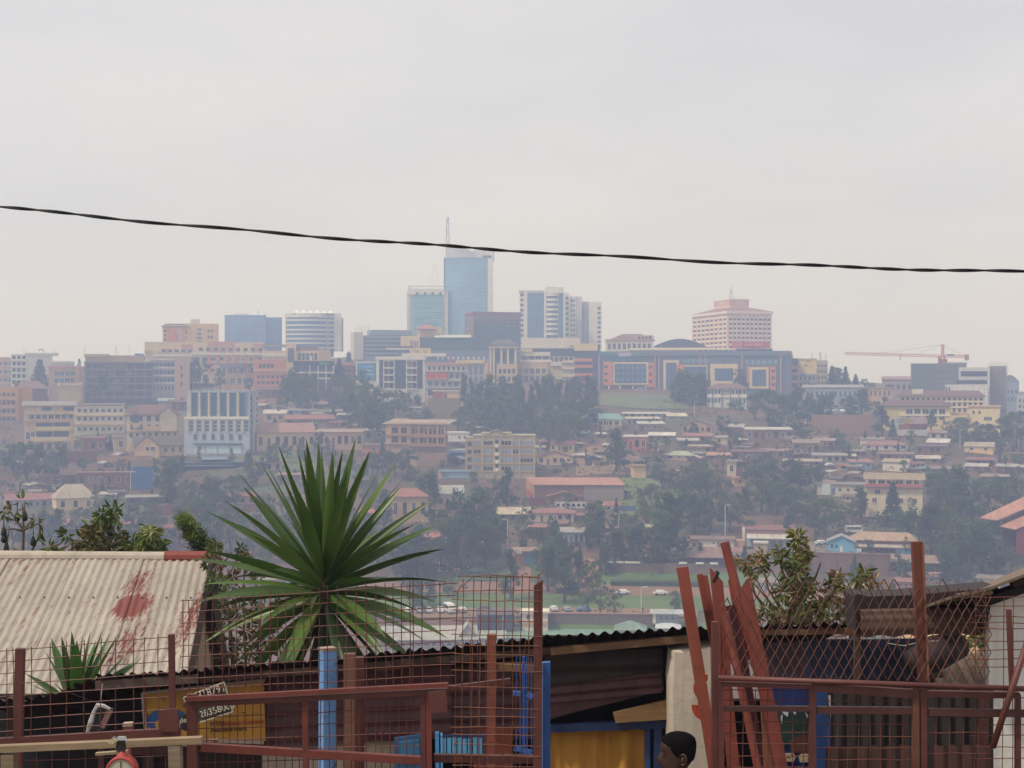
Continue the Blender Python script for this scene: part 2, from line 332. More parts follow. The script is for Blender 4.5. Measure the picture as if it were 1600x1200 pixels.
# ------------------------------------------------------------------ buildings
LAND = []                                   # (px, py, phrase) of what one can name, for the labels of trees
_wm = {}
PANE = mat('20262e', 'pane'); FRAMEW = mat('c8c4bc', 'plain'); FRAMED = mat('4a3a34', 'plain')
PANEB = mat('3c5468', 'glass')
class Bld:
    """a building whose front is measured on the photograph: x across the front, y into it, z up (metres, local)"""
    def __init__(s, name, label, x0, x1, y0, y1, D=None, dep=10.0, turn=0.0, wall=None, short=None, side=None, cat='building', group=None, body=True, sink=6.0):
        mid = (x0 + x1) / 2
        s.D = D if D else depth(mid, y1); k = s.k = s.D / F
        base = P(x0, y1, s.D)
        s.ang = -math.atan((mid - 800) / F) + R(turn)
        s.x0, s.y1, s.zb = x0, y1, base.z
        s.cs = math.cos(R(turn)); s.W = (x1 - x0) * k / s.cs; s.H = (y1 - y0) * k
        s.dep = dep if side is None else side * k / max(.15, abs(math.sin(R(turn))))
        s.root = thing(name, label, cat, base, s.ang, group)
        s.wallm = wall
        s.shm = MB
        if body:
            MB().box(0, s.W, 0, s.dep, -sink, s.H).build('wall', wall, s.root)
        if short: LAND.append((mid, y1, short))
    def X(s, px): return (px - s.x0) * s.k / s.cs
    def Z(s, py): return (s.y1 - py) * s.k
    def Zd(s, py, dy): return (600 - py) / F * (s.D + dy) - s.zb
    def b(s, name, xa, ya, xb, yb, m, out=.15, inn=0.0, kind=None):
        o = MB().box(s.X(xa), s.X(xb), -out, inn, s.Z(yb), s.Z(ya)).build(name, m, s.root)
        if kind: o['kind'] = kind
        return o
    def blk(s, name, xa, ya, xb, yb, y0, y1, m):            # a block anywhere in the depth of the building
        return MB().box(s.X(xa), s.X(xb), y0, y1, s.Z(yb), s.Z(ya)).build(name, m, s.root)
    def many(s, name, rects, m, out=.15, inn=0.0, kind='stuff'):
        mb = MB()
        for xa, ya, xb, yb in rects: mb.box(s.X(xa), s.X(xb), -out, inn, s.Z(yb), s.Z(ya))
        o = mb.build(name, m, s.root)
        if kind: o['kind'] = kind
        return o
    def winmesh(s, w, h, pane, frame, mull):
        key = (round(w, 1), round(h, 1), pane.name, frame.name if frame else '', mull)
        if key not in _wm:
            w, h = max(.3, key[0]), max(.3, key[1]); mb = MB(); mb.box(-w/2, w/2, -.05, .1, -h/2, h/2, 0)
            if frame:
                t = min(.16, w * .1); a = .13
                mb.box(-w/2 - t, w/2 + t, -a, .1, h/2, h/2 + t, 1); mb.box(-w/2 - t, w/2 + t, -a - .06, .1, -h/2 - t, -h/2, 1)
                mb.box(-w/2 - t, -w/2, -a, .1, -h/2, h/2, 1); mb.box(w/2, w/2 + t, -a, .1, -h/2, h/2, 1)
                for i in range(mull):
                    x = -w/2 + w * (i + 1) / (mull + 1); mb.box(x - t/3, x + t/3, -a + .02, .1, -h/2, h/2, 1)
            _wm[key] = mb.mesh('window', [pane, frame or pane])
        return _wm[key]
    def win(s, xa, ya, xb, yb, nc, nr, fw=.6, fh=.6, pane=PANE, frame=FRAMEW, mull=1, face='f', name='window', one=None, skip=(), deep=0.0):
        """nc x nr windows over a rectangle of the photograph; face f front, r / l the side seen at a corner (xa, xb then run along that side)"""
        cw = (xb - xa) / nc; ch = (yb - ya) / nr
        w = cw * fw * s.k / s.cs
        h = ch * fh * s.k
        if face != 'f': w = s.dep / nc * fw * (1.0)
        one = (cw * fw >= 4.5) if one is None else one
        me = s.winmesh(w, h, pane, frame, mull); acc = MB()
        for r_ in range(nr):
            for c in range(nc):
                if (c, r_) in skip: continue
                z = s.Z(ya + ch * (r_ + .5))
                if face == 'f': p = (s.X(xa + cw * (c + .5)), deep, z); rz = 0
                elif face == 'r': p = (s.W, s.dep * (c + .5) / nc, z); rz = R(90)
                else: p = (0, s.dep * (1 - (c + .5) / nc), z); rz = R(-90)
                if one: link(name, me, s.root, p, rz)
                else:
                    ww, hh = max(.3, round(w, 1)), max(.3, round(h, 1))
                    if face == 'f': acc.box(p[0] - ww/2, p[0] + ww/2, -.08 + deep, .1 + deep, z - hh/2, z + hh/2)
                    elif face == 'r': acc.box(s.W - .1, s.W + .08, p[1] - ww/2, p[1] + ww/2, z - hh/2, z + hh/2)
                    else: acc.box(-.08, .1, p[1] - ww/2, p[1] + ww/2, z - hh/2, z + hh/2)
        if acc.v: stuff(acc.build(name, pane, s.root))
    def sideb(s, name, u0, u1, ya, yb, m, face='l', out=.15):   # a block on a side, u from the front edge to the back
        mb = MB()
        if face == 'l': mb.box(-out, 0, s.dep*u0, s.dep*u1, s.Z(yb), s.Z(ya))
        else: mb.box(s.W, s.W + out, s.dep*u0, s.dep*u1, s.Z(yb), s.Z(ya))
        return mb.build(name, m, s.root)
    def roof(s, kind, yr, ye, m, over=.5, xa=None, xb=None, rx=.28, dep=None, y0=0.0, name='roof', gable=None):
        """roof with its eave on photo row ye and its ridge on row yr"""
        a = 0 if xa is None else s.X(xa); b_ = s.W if xb is None else s.X(xb); d = s.dep if dep is None else dep
        ze = s.Z(ye); a -= over; b_ += over; f = y0 - over; bk = y0 + d + over; mid = (f + bk) / 2; t = .22
        mb = MB()
        if kind == 'shed':
            zr = max(s.Zd(yr, bk), ze + .3)
            for z in (0,):
                mb.v += [(a,f,ze),(b_,f,ze),(b_,bk,zr),(a,bk,zr),(a,f,ze-t),(b_,f,ze-t),(b_,bk,zr-t),(a,bk,zr-t)]
                mb.f += [(0,1,2,3),(7,6,5,4),(0,4,5,1),(1,5,6,2),(2,6,7,3),(3,7,4,0)]; mb.mi = [0]*6
            if gable is not None:
                g = MB(); g.v += [(0,y0,ze-t),(0,y0+d,ze-t),(0,y0+d,zr-t),(s.W,y0,ze-t),(s.W,y0+d,ze-t),(s.W,y0+d,zr-t)]
                g.f += [(0,1,2),(3,5,4),(1,4,5,2)]; g.mi = [0]*3; g.build('gable', gable, s.root)
        elif kind in ('gable', 'hip'):
            zr = max(s.Zd(yr, mid), ze + .4); w = b_ - a; i = 0 if kind == 'gable' else min(w * rx, w / 2 - .05)
            mb.v += [(a,f,ze),(b_,f,ze),(b_,bk,ze),(a,bk,ze),(a+i,mid,zr),(b_-i,mid,zr),(a,f,ze-t),(b_,f,ze-t),(b_,bk,ze-t),(a,bk,ze-t)]
            mb.f += [(0,1,5,4),(2,3,4,5),(1,2,5),(3,0,4),(0,6,7,1),(1,7,8,2),(2,8,9,3),(3,9,6,0),(9,8,7,6)]; mb.mi = [0]*9
            if kind == 'gable':
                g = MB(); e = .02 + over
                for x in (a + e, b_ - e): g.v += [(x, f + over, ze), (x, bk - over, ze), (x, mid, zr - .05)]
                mb.f[2:4] = []; mb.mi = [0]*7
                for i_ in (0, 3):
                    g1_ = MB(); g1_.face(g.v[i_:i_+3] if i_ == 0 else [g.v[3], g.v[5], g.v[4]]); g1_.build('gable', gable or s.wallm, s.root)
        elif kind == 'gend':                                  # the gable looks at us
            zr = s.Z(yr); m_ = (a + b_) / 2
            mb.v += [(a,f,ze),(m_,f,zr),(b_,f,ze),(a,bk,ze),(m_,bk,zr),(b_,bk,ze),(a,f,ze-t),(m_,f,zr-t),(b_,f,ze-t),(a,bk,ze-t),(m_,bk,zr-t),(b_,bk,ze-t)]
            mb.f += [(0,1,4,3),(1,2,5,4),(6,9,10,7),(7,10,11,8),(0,6,7,1),(1,7,8,2),(3,4,10,9),(4,5,11,10),(0,3,9,6),(2,8,11,5)]; mb.mi = [0]*10
            g = MB(); g.face([(a+over, y0-.02, ze-t), (b_-over, y0-.02, ze-t), (m_, y0-.02, zr-t-.1)]); g.build('gable', gable or s.wallm, s.root); g = MB(); g.face([(b_-over, y0+d, ze-t), (a+over, y0+d, ze-t), (m_, y0+d, zr-t-.1)]); g.build('gable', gable or s.wallm, s.root)
        elif kind == 'flat':
            mb.box(a, b_, f, bk, ze, s.Z(yr))
        return mb.build(name, m, s.root)
def mast(b, px, yt, yb, y=2.0, w=.5, m=None, name='antenna', thick=1.0):
    """lattice mast standing on a building: four legs with crossing braces"""
    m = m or mat('9a9aa0', 'plain'); x = b.X(px); z0 = b.Z(yb); z1 = b.Z(yt); mb = MB(); n = max(3, int((z1 - z0) / (w * 2)))
    for sx, sy in ((-1,-1),(1,-1),(1,1),(-1,1)): mb.beam((x + sx*w/2, y + sy*w/2, z0), (x + sx*w*.18, y + sy*w*.18, z1), .14*thick)
    for i in range(n):
        a, c = z0 + (z1-z0)*i/n, z0 + (z1-z0)*(i+1)/n; wa = w/2*(1-.64*i/n); wc = w/2*(1-.64*(i+1)/n)
        mb.beam((x - wa, y - wa, a), (x + wc, y - wc, c), .09*thick); mb.beam((x + wa, y - wa, a), (x - wc, y - wc, c), .09*thick)
    o = mb.build(name, m, b.root); o['kind'] = 'stuff'; return o
def rod(b, px, yt, yb, y=2.0, w=.22, m=None, name='antenna'):
    return MB().beam((b.X(px), y, b.Z(yb)), (b.X(px), y, b.Z(yt)), w).build(name, m or mat('b0b0b4', 'plain'), b.root)
def words(txt, size, m, parent, loc, rot=(R(90), 0, 0), name='lettering', ext=.01, sx=1.0, align='LEFT'):
    cu = bpy.data.curves.new('lettering', 'FONT'); cu.body = txt; cu.size = size; cu.extrude = ext; cu.align_x = align; cu.resolution_u = 3
    o = bpy.data.objects.new('tmp', cu); COL.objects.link(o)
    bpy.context.view_layer.update()
    me = bpy.data.meshes.new_from_object(o.evaluated_get(bpy.context.evaluated_depsgraph_get()))
    bpy.data.objects.remove(o); me.materials.clear(); me.materials.append(m)
    t = link(name, me, parent, loc); t.rotation_euler = rot; t.scale = (sx, 1, 1); stuff(t); return t

CREAM = mat('d2bd92'); CREAM2 = mat('c4ac84'); WHITE = mat('d6d4cc'); OFFW = mat('c6c2b6'); TAN = mat('b4946c'); OCH = mat('c09048'); ORG = mat('c4764c')
PINK = mat('c09078'); SALM = mat('bc9c7c'); GREY = mat('8a8c90'); LGREY = mat('a8aaac'); DGREY = mat('4c5058'); CONC = mat('76706a'); BRK = mat('8a4a36', 'brick'); BRK2 = mat('9c5c42', 'brick')
NAVY = mat('34445c'); BGL = mat('3e5e80', 'glass'); TEAL = mat('6fa2b0', 'glass'); TOWER = mat('8cb8d4', 'glass'); DGL = mat('2c3e52', 'glass'); YEL = mat('ccaa68'); RED = mat('b03a34'); WOODW = mat('6a4a38')
GREENNET = mat('3e5a58', 'cloth'); RUSTR = mat('8a4634', 'roof'); REDR = mat('a04a38', 'roof'); TANR = mat('b48a64', 'roof'); TINR = mat('c4c4c0', 'roof'); BLUER = mat('6c9cc4', 'roof'); DRKR = mat('4e4440', 'roof'); ORGR = mat('c06a4c', 'roof')
STEEL = mat('8c8e94', 'plain'); PALE = mat('d8d0c0')

# --- the skyline, west to east
b = Bld('apartment_block', "low salmon and cream block at the skyline's far end, past the white balcony flats", -14, 19, 558, 603, 880, 14, wall=SALM)
b.win(-12, 562, 19, 600, 4, 3, .6, .45); b.many('ledge', [(-14, y, 19, y+2) for y in (571, 584, 597)], CREAM, .4)
b = Bld('apartment_block', 'white balcony flats with a blank end wall and aerials on the roof', 17, 79, 553, 606, 860, 14, wall=WHITE, short='the white balcony flats')
for y in (556, 566, 576, 586, 596):
    b.b('balcony', 17, y + 5, 40, y + 8, WHITE, 1.3)
b.win(18, 554, 40, 602, 3, 5, .66, .6, PANE, None, one=True)
b.win(60, 560, 64, 580, 1, 3, .8, .6, PANE, None); b.b('parapet', 38, 551, 88, 555, OFFW, .8, 14)
for px, yt in ((35, 541), (39, 543), (81, 544), (84, 546)): rod(b, px, yt, 553)
MB().tube([(b.X(62) + 1.5*math.cos(t), 3, b.Z(549) + 1.5*math.sin(t)) for t in [i*.5 for i in range(7)]], .3, 5).build('satellite_dish', DGREY, b.root)
b = Bld('house', 'pale plain house between the white balcony flats and the bare concrete frame', 79, 115, 565, 604, 850, 10, wall=OFFW); b.win(86, 570, 113, 600, 3, 2, .4, .4); b.b('parapet', 79, 564, 115, 567, PALE, .3)
b = Bld('office', 'salmon low office with long grey windows west of the bare concrete frame', 76, 133, 573, 612, 830, 12, wall=SALM)
b.win(84, 578, 116, 600, 4, 2, .8, .6, PANEB, FRAMEW); b.b('parapet', 75, 572, 134, 575, PINK, .4); b.b('pier', 116, 575, 122, 612, SALM, .7)
b = Bld('shed', 'small white roofed shed in front of the salmon low office', 92, 126, 598, 612, 790, 8, wall=CREAM2); b.roof('shed', 598, 602, TINR)
b = Bld('unfinished_building', 'bare concrete frame of an unfinished six storey block with a blue tarpaulin on top', 132, 236, 566, 624, 800, 16, wall=DGREY, short='the bare concrete frame')
ys = [565, 576, 587, 598, 609, 620]
for y in ys: b.b('floor_slab', 131, y, 238, y + 2.6, CONC, 1.2)
for x in (132, 142, 160, 176, 194, 208, 222, 234): b.b('column', x, 565, x + 2.4, 624, CONC, .9)
for (xa, ya, xb, yb) in ((164, 569, 192, 574), (168, 580, 176, 586), (192, 591, 200, 597), (166, 602, 190, 608), (178, 592, 186, 597), (196, 580, 206, 586)): b.b('brick_infill', xa, ya, xb, yb, mat('a07850', 'brick'), .5)
b.blk('parapet', 133, 555, 222, 566, 0, 15, mat('a89478')); b.blk('parapet', 131, 553, 170, 557, -.6, 14, mat('b8a888'))
MB().box(b.X(186), b.X(224), 1, 9, b.Z(563), b.Z(556)).prism([(b.X(208), 2), (b.X(222), 2), (b.X(222), 8), (b.X(208), 8)], b.Z(556), lambda x, y: b.Z(549) - abs(x - b.X(214))*.4).build('tarpaulin', mat('5a86b4', 'cloth'), b.root)
for px, yt in ((132, 542), (150, 551), (179, 540), (200, 539), (181, 541)): rod(b, px, yt, 555)
b = Bld('office', 'grey banded office with a beige blank stair tower east of the bare concrete frame', 234, 273, 560, 612, 815, 14, wall=LGREY, short='the grey banded office')
b.win(236, 564, 272, 600, 6, 3, .8, .55, PANEB, None); b.many('ledge', [(234, y, 273, y + 3) for y in (560, 573, 585, 597)], OFFW, .5); b.win(238, 601, 272, 611, 6, 1, .4, .7)
b = Bld('tower_wing', 'beige blank stair tower beside the grey banded office', 273, 296, 559, 612, 812, 12, wall=mat('b49a80')); b.win(281, 568, 286, 606, 1, 3, .5, .5)
# yellow tower and the long orange block
b = Bld('hotel', 'yellow orange tower with a dark red canopy on its roof terrace', 254, 340, 508, 560, 965, 20, wall=YEL, short='the yellow orange tower')
b.blk('rooftop_room', 290, 505, 340, 510, .5, 18, YEL); b.blk('lift_room', 297, 498, 311, 506, 3, 10, OFFW)
b.b('bay', 261, 513, 275, 541, ORG, .6); b.b('bay', 276, 513, 284, 541, PINK, .6); b.win(256, 514, 260, 540, 1, 4, .9, .5); b.win(262, 514, 284, 541, 3, 4, .55, .5); b.win(306, 511, 314, 538, 1, 4, .8, .55, PANEB); b.win(322, 512, 332, 540, 2, 3, .6, .4); b.win(288, 515, 292, 540, 1, 3, .6, .4)
b.roof('hip', 505.5, 510, mat('7a4038', 'roof'), .8, 254, 293, .15, dep=10, name='canopy_roof')
for x in (255, 262, 270, 278): rod(b, x, 509, 514, -.5, .4, OFFW, 'canopy_post')
b = Bld('commercial_block', 'long orange pink and cream commercial block below the yellow tower', 226, 411, 534, 584, 900, 22, wall=CREAM, short='the long orange block')
for i, (xa, xb, c, ya) in enumerate(((226, 238, SALM, 547), (238, 256, CREAM, 546), (256, 266, PINK, 544), (266, 282, CREAM, 541), (282, 300, PINK, 538), (300, 322, CREAM, 536), (322, 364, PINK, 533), (364, 378, CREAM, 534), (378, 392, CREAM, 534), (392, 411, PINK, 536))):
    b.blk('facade_panel', xa, ya, xb, 551, -.5 - .02*(i % 2), 8, c)
b.many('ledge', [(238, 553, 300, 557), (296, 550.5, 411, 554.5)], PALE, 1.0, kind=None); b.win(250, 545, 300, 551, 5, 1, .6, .8, deep=-.5); b.win(306, 542, 410, 549, 9, 1, .5, .8, deep=-.5)
for x in range(322, 410, 14): b.b('pier', x, 555, x + 5, 584, mat('c87a50'), .8)
b.win(300, 556, 410, 583, 9, 3, .6, .5, PANEB, None)
b = Bld('office', 'blue grey low office with a curved grey roof in front of the long orange block', 335, 402, 571, 603, 850, 14, wall=CREAM2)
n = 12; b.prism = None
MB().prism([(b.W/2 + (b.W/2 + 1) * math.cos(math.pi + math.pi*i/n), 5 + 7*math.sin(math.pi + math.pi*i/n)) for i in range(n + 1)] + [(b.W + 1, 13), (-1, 13)], b.Z(574), b.Z(568)).build('roof', mat('78808c', 'roof'), b.root)
b.win(338, 574, 398, 584, 7, 1, .75, .8, PANEB, FRAMEW); b.win(338, 588, 398, 602, 6, 1, .6, .6, PANEB); b.many('pier', [(x, 573, x+3, 603) for x in (336, 352, 368, 384, 398)], SALM, .6)
# blue glass block
b = Bld('glass_tower', 'plain blue glass block with a lower glass wing beside it', 351, 413, 492, 548, 1040, 26, wall=mat('7c9cc6', 'glass'), short='the plain blue glass block')
b.many('mullion', [(351 + i*4.1, 492, 351.7 + i*4.1, 548) for i in range(16)] + [(351, 492 + i*5.5, 413, 492.6 + i*5.5) for i in range(11)], mat('6f93bc', 'plain'), .12)
o = MB().box(b.W, b.W + 12.5, 2, 26, -3, b.Z(495)).build('glass_wing', mat('6284b0', 'glass'), b.root)
stuff(b.many('mullion', [(414 + i*4, 495, 414.6 + i*4, 548) for i in range(7)], mat('88a6c8', 'plain'), -1.6, 2.2)); b.b('edge_strip', 412, 491, 415, 548, mat('7c98bc'), .2)
rod(b, 403, 483, 492, 8, .5); MB().beam((b.X(365), 6, b.Z(490)), (b.X(388), 6, b.Z(490)), .4).build('roof_rail', STEEL, b.root)
# curved office with tent roof
b = Bld('office_tower', 'curved white and blue banded office under a white tented roof', 446, 521, 492, 548, 1010, 20, body=False, short='the office with the tented roof', wall=WHITE)
k = b.W; arc = [(k * i / 14, -7 * math.sin(math.pi * i / 14) * (1 - .25 * i / 14)) for i in range(15)]
MB().prism(arc + [(k, 18), (0, 18)], -4, b.Z(494)).build('wall', mat('5478a4', 'glass'), b.root)
arc2 = [(x * 1.004 - .1, y - .5) for x, y in arc]
for y in (499, 507, 514, 521, 528, 535, 542): MB().prism(arc2 + [(k, 2), (0, 2)], b.Z(y + 2.6), b.Z(y)).build('floor_band', WHITE, b.root)
MB().prism(arc2 + [(k, 17), (0, 17)], b.Z(496), b.Z(489.5)).build('cornice', WHITE, b.root)
tt = MB()
for i in range(6):
    xa, xb = k * (.16 + .14*i), k * (.30 + .14*i); zc = b.Z(484 - (i % 2)*.8); z0 = b.Z(489.5); c_ = ((xa+xb)/2, 3, zc)
    q = [(xa, -5, z0), (xb, -5, z0), (xb, 10, z0), (xa, 10, z0)]
    kk = len(tt.v); tt.v += q + [c_]; tt.f += [(kk, kk+1, kk+4), (kk+1, kk+2, kk+4), (kk+2, kk+3, kk+4), (kk+3, kk, kk+4)]; tt.mi += [0]*4
tt.build('tent_roof', mat('e4e2dc', 'cloth'), b.root)
b.blk('stair_pylon', 510, 490, 513, 548, -3, 8, LGREY); b.blk('stair_tower', 521, 489, 533, 548, -1, 14, WHITE); b.blk('stair_tower', 530, 496, 536, 548, 2, 16, LGREY)
b.blk('post', 445.5, 490, 447.5, 548, -.9, .4, WHITE)
# cream building with a tall pylon
b = Bld('commercial_block', 'cream and brick shop block with a sloping roof and one tall pylon', 410, 516, 548, 584, 880, 16, wall=CREAM, short='the block with the tall pylon')
b.roof('shed', 538, 542, DRKR, .8, 410, 462, dep=14); b.blk('facade_panel', 462, 541, 497, 560, 1, 12, BRK2); b.blk('facade_panel', 497, 546, 514, 563, -.4, 10, SALM); b.blk('pylon', 447, 536, 462, 606, -2, 4, CREAM); b.b('sign_panel', 449, 544, 459, 566, DGREY, 2.2)
b.b('ledge', 410, 552, 448, 557, PALE, .8); b.win(464, 550, 496, 564, 5, 1, .7, .8); b.win(499, 549, 513, 560, 2, 1, .5, .7); b.win(414, 560, 446, 580, 5, 2, .6, .6); b.b('column', 484, 556, 487, 584, PALE, .5)
b = Bld('commercial_block', 'plain orange wall block beside the tall pylon', 396, 447, 562, 604, 840, 12, wall=mat('c08258')); b.win(404, 567, 428, 576, 4, 1, .7, .7); b.b('ledge', 396, 578, 447, 580, CREAM2, .4); b.win(400, 584, 444, 602, 6, 2, .6, .5)
b = Bld('commercial_block', 'dark framed open fronted block with a black sign band', 459, 521, 566, 614, 790, 14, wall=DGREY, short='the dark framed block')
b.b('sign_band', 458, 564, 522, 571, mat('2e3438'), .6); b.b('sign_panel', 498, 566, 514, 570, mat('4a8a5a'), .8)
for x in (483, 496, 508, 519.5): b.b('column', x, 571, x + 1.8, 612, OFFW, .5)
for y in (581, 590, 601): b.b('floor_slab', 459, y, 522, y + 2.5, OFFW if y < 595 else BRK, .7)
b.win(462, 572, 518, 580, 7, 1, .6, .8, PANEB, None); b.win(462, 582, 518, 590, 7, 1, .6, .8, PANE, None)
b = Bld('house', 'small orange brick house between dark trees under the skyline', 522, 562, 570, 596, 835, 9, wall=BRK2); b.roof('gable', 566, 572, RUSTR); b.win(526, 575, 558, 592, 4, 2, .5, .5)
# grey-blue office left of the glass towers
b = Bld('office', 'grey blue office with many aerials on its corner', 566, 640, 524, 562, 985, 18, turn=12, wall=mat('8698a6'), short='the grey blue office')
b.win(568, 527, 639, 558, 12, 5, .85, .6, PANEB, None); b.many('ledge', [(566, y, 640, y + 1.6) for y in (524, 531, 538, 545, 552)], mat('8fa0ac'), .25)
b.blk('corner_tower', 553, 519, 567, 562, -1, 12, OFFW); b.blk('roof', 580, 515, 644, 523, 1, 16, mat('8aa4c4', 'roof'))
for px, yt in ((557, 509), (562, 508), (566, 510), (571, 508), (576, 509)): rod(b, px, yt, 521, 1 + (px % 3), .35)
b = Bld('glass_tower', 'square teal glass tower in a white frame', 636, 700, 455, 530, 1090, 26, wall=OFFW, short='the square teal glass tower')
b.b('glass_wall', 647, 460, 694, 526, TEAL, .2); b.b('glass_strip', 641, 462, 646, 526, mat('7fa6b4', 'glass'), .15); b.many('floor_band', [(647, 462 + i*8, 694, 463.6 + i*8) for i in range(8)], mat('7ea4b0', 'plain'), .45)
b.b('cornice', 638, 451, 694, 460, WHITE, .8, 20); b.win(646, 456, 694, 461, 4, 1, .3, .8, deep=-.8); b.blk('roof_frame', 638, 446, 641, 452, 0, 20, OFFW); b.blk('roof_rail', 641, 446.5, 694, 448, 0, 1, OFFW)
mast(b, 680, 408, 447, 22, 6.5, mat('b4b4ba', 'plain'))
# the tall curved tower
b = Bld('glass_tower', 'tallest curved blue glass tower with a lattice mast and a slanting white crown', 694, 772, 404, 532, 1100, 26, body=False, wall=WHITE, short='the tallest glass tower')
k = b.X(762); arc = [(k * i / 20, -5.0 * math.sin(math.pi * (.12 + .88 * i / 20) if i else .0) * 1.0) for i in range(21)]
MB().prism(arc + [(k, 20), (0, 20)], -4, b.Z(404)).build('glass_wall', TOWER, b.root)
a2 = [(x, y - .25) for x, y in arc]
for i in range(19):
    y = 408 + i * 6.4; MB().prism(a2 + [(k, 1), (0, 1)], b.Z(y + 1.2), b.Z(y)).build('floor_band', mat('86aac8', 'plain'), b.root)
mm = MB()
for i in range(1, 20): x, y = arc[i]; mm.box(x - .12, x + .12, y - .33, y + .3, 0, b.Z(404))
stuff(mm.build('mullion', mat('86aac8', 'plain'), b.root))
a3 = [(x, y + .8) for x, y in arc]
zf = lambda x, y: b.Z(382.5) + (b.Z(403) - b.Z(382.5)) * max(0, min(1, (x - b.X(708)) / (b.X(764) - b.X(708)))) ** 1.1
rib = MB()
for i in range(0, 20):
    x, y = a3[i]; x2, y2 = a3[i+1]; z1, z2 = zf(x, 0), zf(x2, 0); zb_ = b.Z(404)
    if z1 - zb_ > .4: rib.v += []; q = len(rib.v); rib.v += [(x, y, zb_), (x2, y2, zb_), (x2, y2 , max(zb_, z2)), (x, y, z1), (x, y + .6, zb_), (x2, y2 + .6, zb_), (x2, y2 + .6, max(zb_, z2)), (x, y + .6, z1)]; rib.f += [(q,q+1,q+2,q+3),(q+7,q+6,q+5,q+4),(q+3,q+2,q+6,q+7),(q,q+3,q+7,q+4),(q+1,q+5,q+6,q+2)]; rib.mi += [0]*5
rib.build('crown', mat('dcd8d4'), b.root)
rb = MB()
for i in range(1, 15): x, y = a3[i]; rb.box(x - .2, x + .2, y - .4, y, b.Z(404), zf(x, 0) - .2)
stuff(rb.build('crown_rib', LGREY, b.root)); MB().prism([(x - .1, y - .7) for x, y in arc] + [(k, 4), (0, 4)], b.Z(404.5), b.Z(402.5)).build('cornice', mat('9aacb8'), b.root)
b.blk('core_wall', 762, 389, 770.5, 532, -1, 20, mat('dcd8d2')); b.blk('crown_wall', 740, 389, 772.5, 405, 6, 22, mat('cfc8cc')); b.b('crown_opening', 755, 399, 768, 403, DGREY, 1.1, 0)
b.blk('edge_column', 693.5, 403, 697, 532, -1.5, 2, mat('5c7490')); mast(b, 699.5, 338, 405, 3, 3.4, mat('7c7c90', 'plain'), thick=3.2)
# netted building under construction
b = Bld('unfinished_building', 'brown unfinished block half wrapped in green netting before the tall tower', 739, 814, 490, 562, 985, turn=14, side=14, wall=mat('7a6a5c'), short='the netted block')
b.win(742, 495, 812, 556, 8, 8, .6, .55, PANE, None); b.many('floor_slab', [(739, y, 815, y + 2) for y in (488, 497, 507, 516, 525, 534)], mat('86706a'), .5)
b.b('green_netting', 742, 504, 786, 566, GREENNET, .7); b.b('green_netting', 787, 508, 812, 566, mat('4a5e66', 'cloth'), .75); b.win(0, 494, 1, 545, 3, 6, .5, .5, PANE, None, face='l', one=True)
b.roof('flat', 487, 490, mat('8a5a50'), .6)
b = Bld('unfinished_building', 'long low block wrapped in green netting below the tall tower', 650, 745, 527, 560, 945, 18, wall=GREENNET)
b.blk('end_wall', 626, 525, 656, 545, -.5, 12, CREAM); b.win(640, 531, 654, 545, 4, 1, .5, .8, PANE, None, one=True, deep=-.5); b.roof('shed', 523, 527, mat('cfd2cc', 'roof'), .6, 680, 735, dep=14); b.blk('rooftop_room', 651, 510, 690, 527, 12, 16, CREAM2); b.roof('hip', 507, 513, ORGR, .3, 652, 682, .3, dep=6, y0=9, name='rooftop_canopy')
# white towers
b = Bld('apartment_tower', 'tall white tower with a blue glass front and rounded white balconies', 812, 881, 455, 532, 1075, 24, wall=WHITE, short='the white balcony tower')
b.b('glass_wall', 824, 458, 850, 527, mat('4c7288', 'glass'), .25); b.many('mullion', [(824 + i*4.3, 458, 824.5 + i*4.3, 527) for i in range(7)] + [(824, 458 + i*5, 850, 458.5 + i*5) for i in range(14)], mat('6a8c9c', 'plain'), .35)
b.win(812, 457, 819, 528, 1, 9, .7, .55, PANEB, None, one=True); b.b('white_column', 820, 455, 824, 532, WHITE, .6); b.b('white_column', 850, 455, 853.5, 532, WHITE, .8)
for i in range(9):
    y = 459 + i * 7.6; pts = [(b.X(854 + 18*j/8), -1.2 - 1.8*math.sin(math.pi*j/8)) for j in range(9)]
    MB().prism(pts + [(b.X(872), 0), (b.X(854), 0)], b.Z(y + 3.8), b.Z(y)).build('balcony', WHITE, b.root)
b.b('window_strip', 854, 458, 872, 530, PANEB, .2); b.b('glass_strip', 873, 458, 880, 530, mat('4c6c84', 'glass'), .2); b.blk('crown', 852, 449, 881, 458, -.5, 12, WHITE); b.blk('roof_room', 856, 448, 870, 452, 3, 8, LGREY); rod(b, 854, 441, 449); b.b('cornice', 811, 454, 852, 458, LGREY, .5)
b = Bld('apartment_tower', 'stepped white tower with small windows beside the white balcony tower', 882, 940, 472, 548, 1095, 22, body=False, wall=WHITE)
for xa, xb, yt, d in ((882, 890, 458, -2), (890, 909, 463, 0), (909, 920, 471, 2.5), (920, 940, 472, 1)): b.blk('wall', xa, yt, xb, 552, d, 22, WHITE if xa != 909 else LGREY)
b.win(883, 462, 889, 535, 1, 9, .7, .55, PANEB, None, one=True, deep=-2); b.win(891, 466, 899, 535, 2, 9, .6, .5, PANEB, None, one=True); b.win(933, 478, 939, 545, 1, 9, .8, .55, PANEB, None, one=True, deep=1); b.many('rib', [(x, 464, x + 1, 550) for x in (900, 904, 908)], LGREY, .4)
b.blk('service_shaft', 911, 476, 913, 550, 2, 3, GREY); b.blk('service_shaft', 917, 476, 919, 550, 2, 3, GREY)
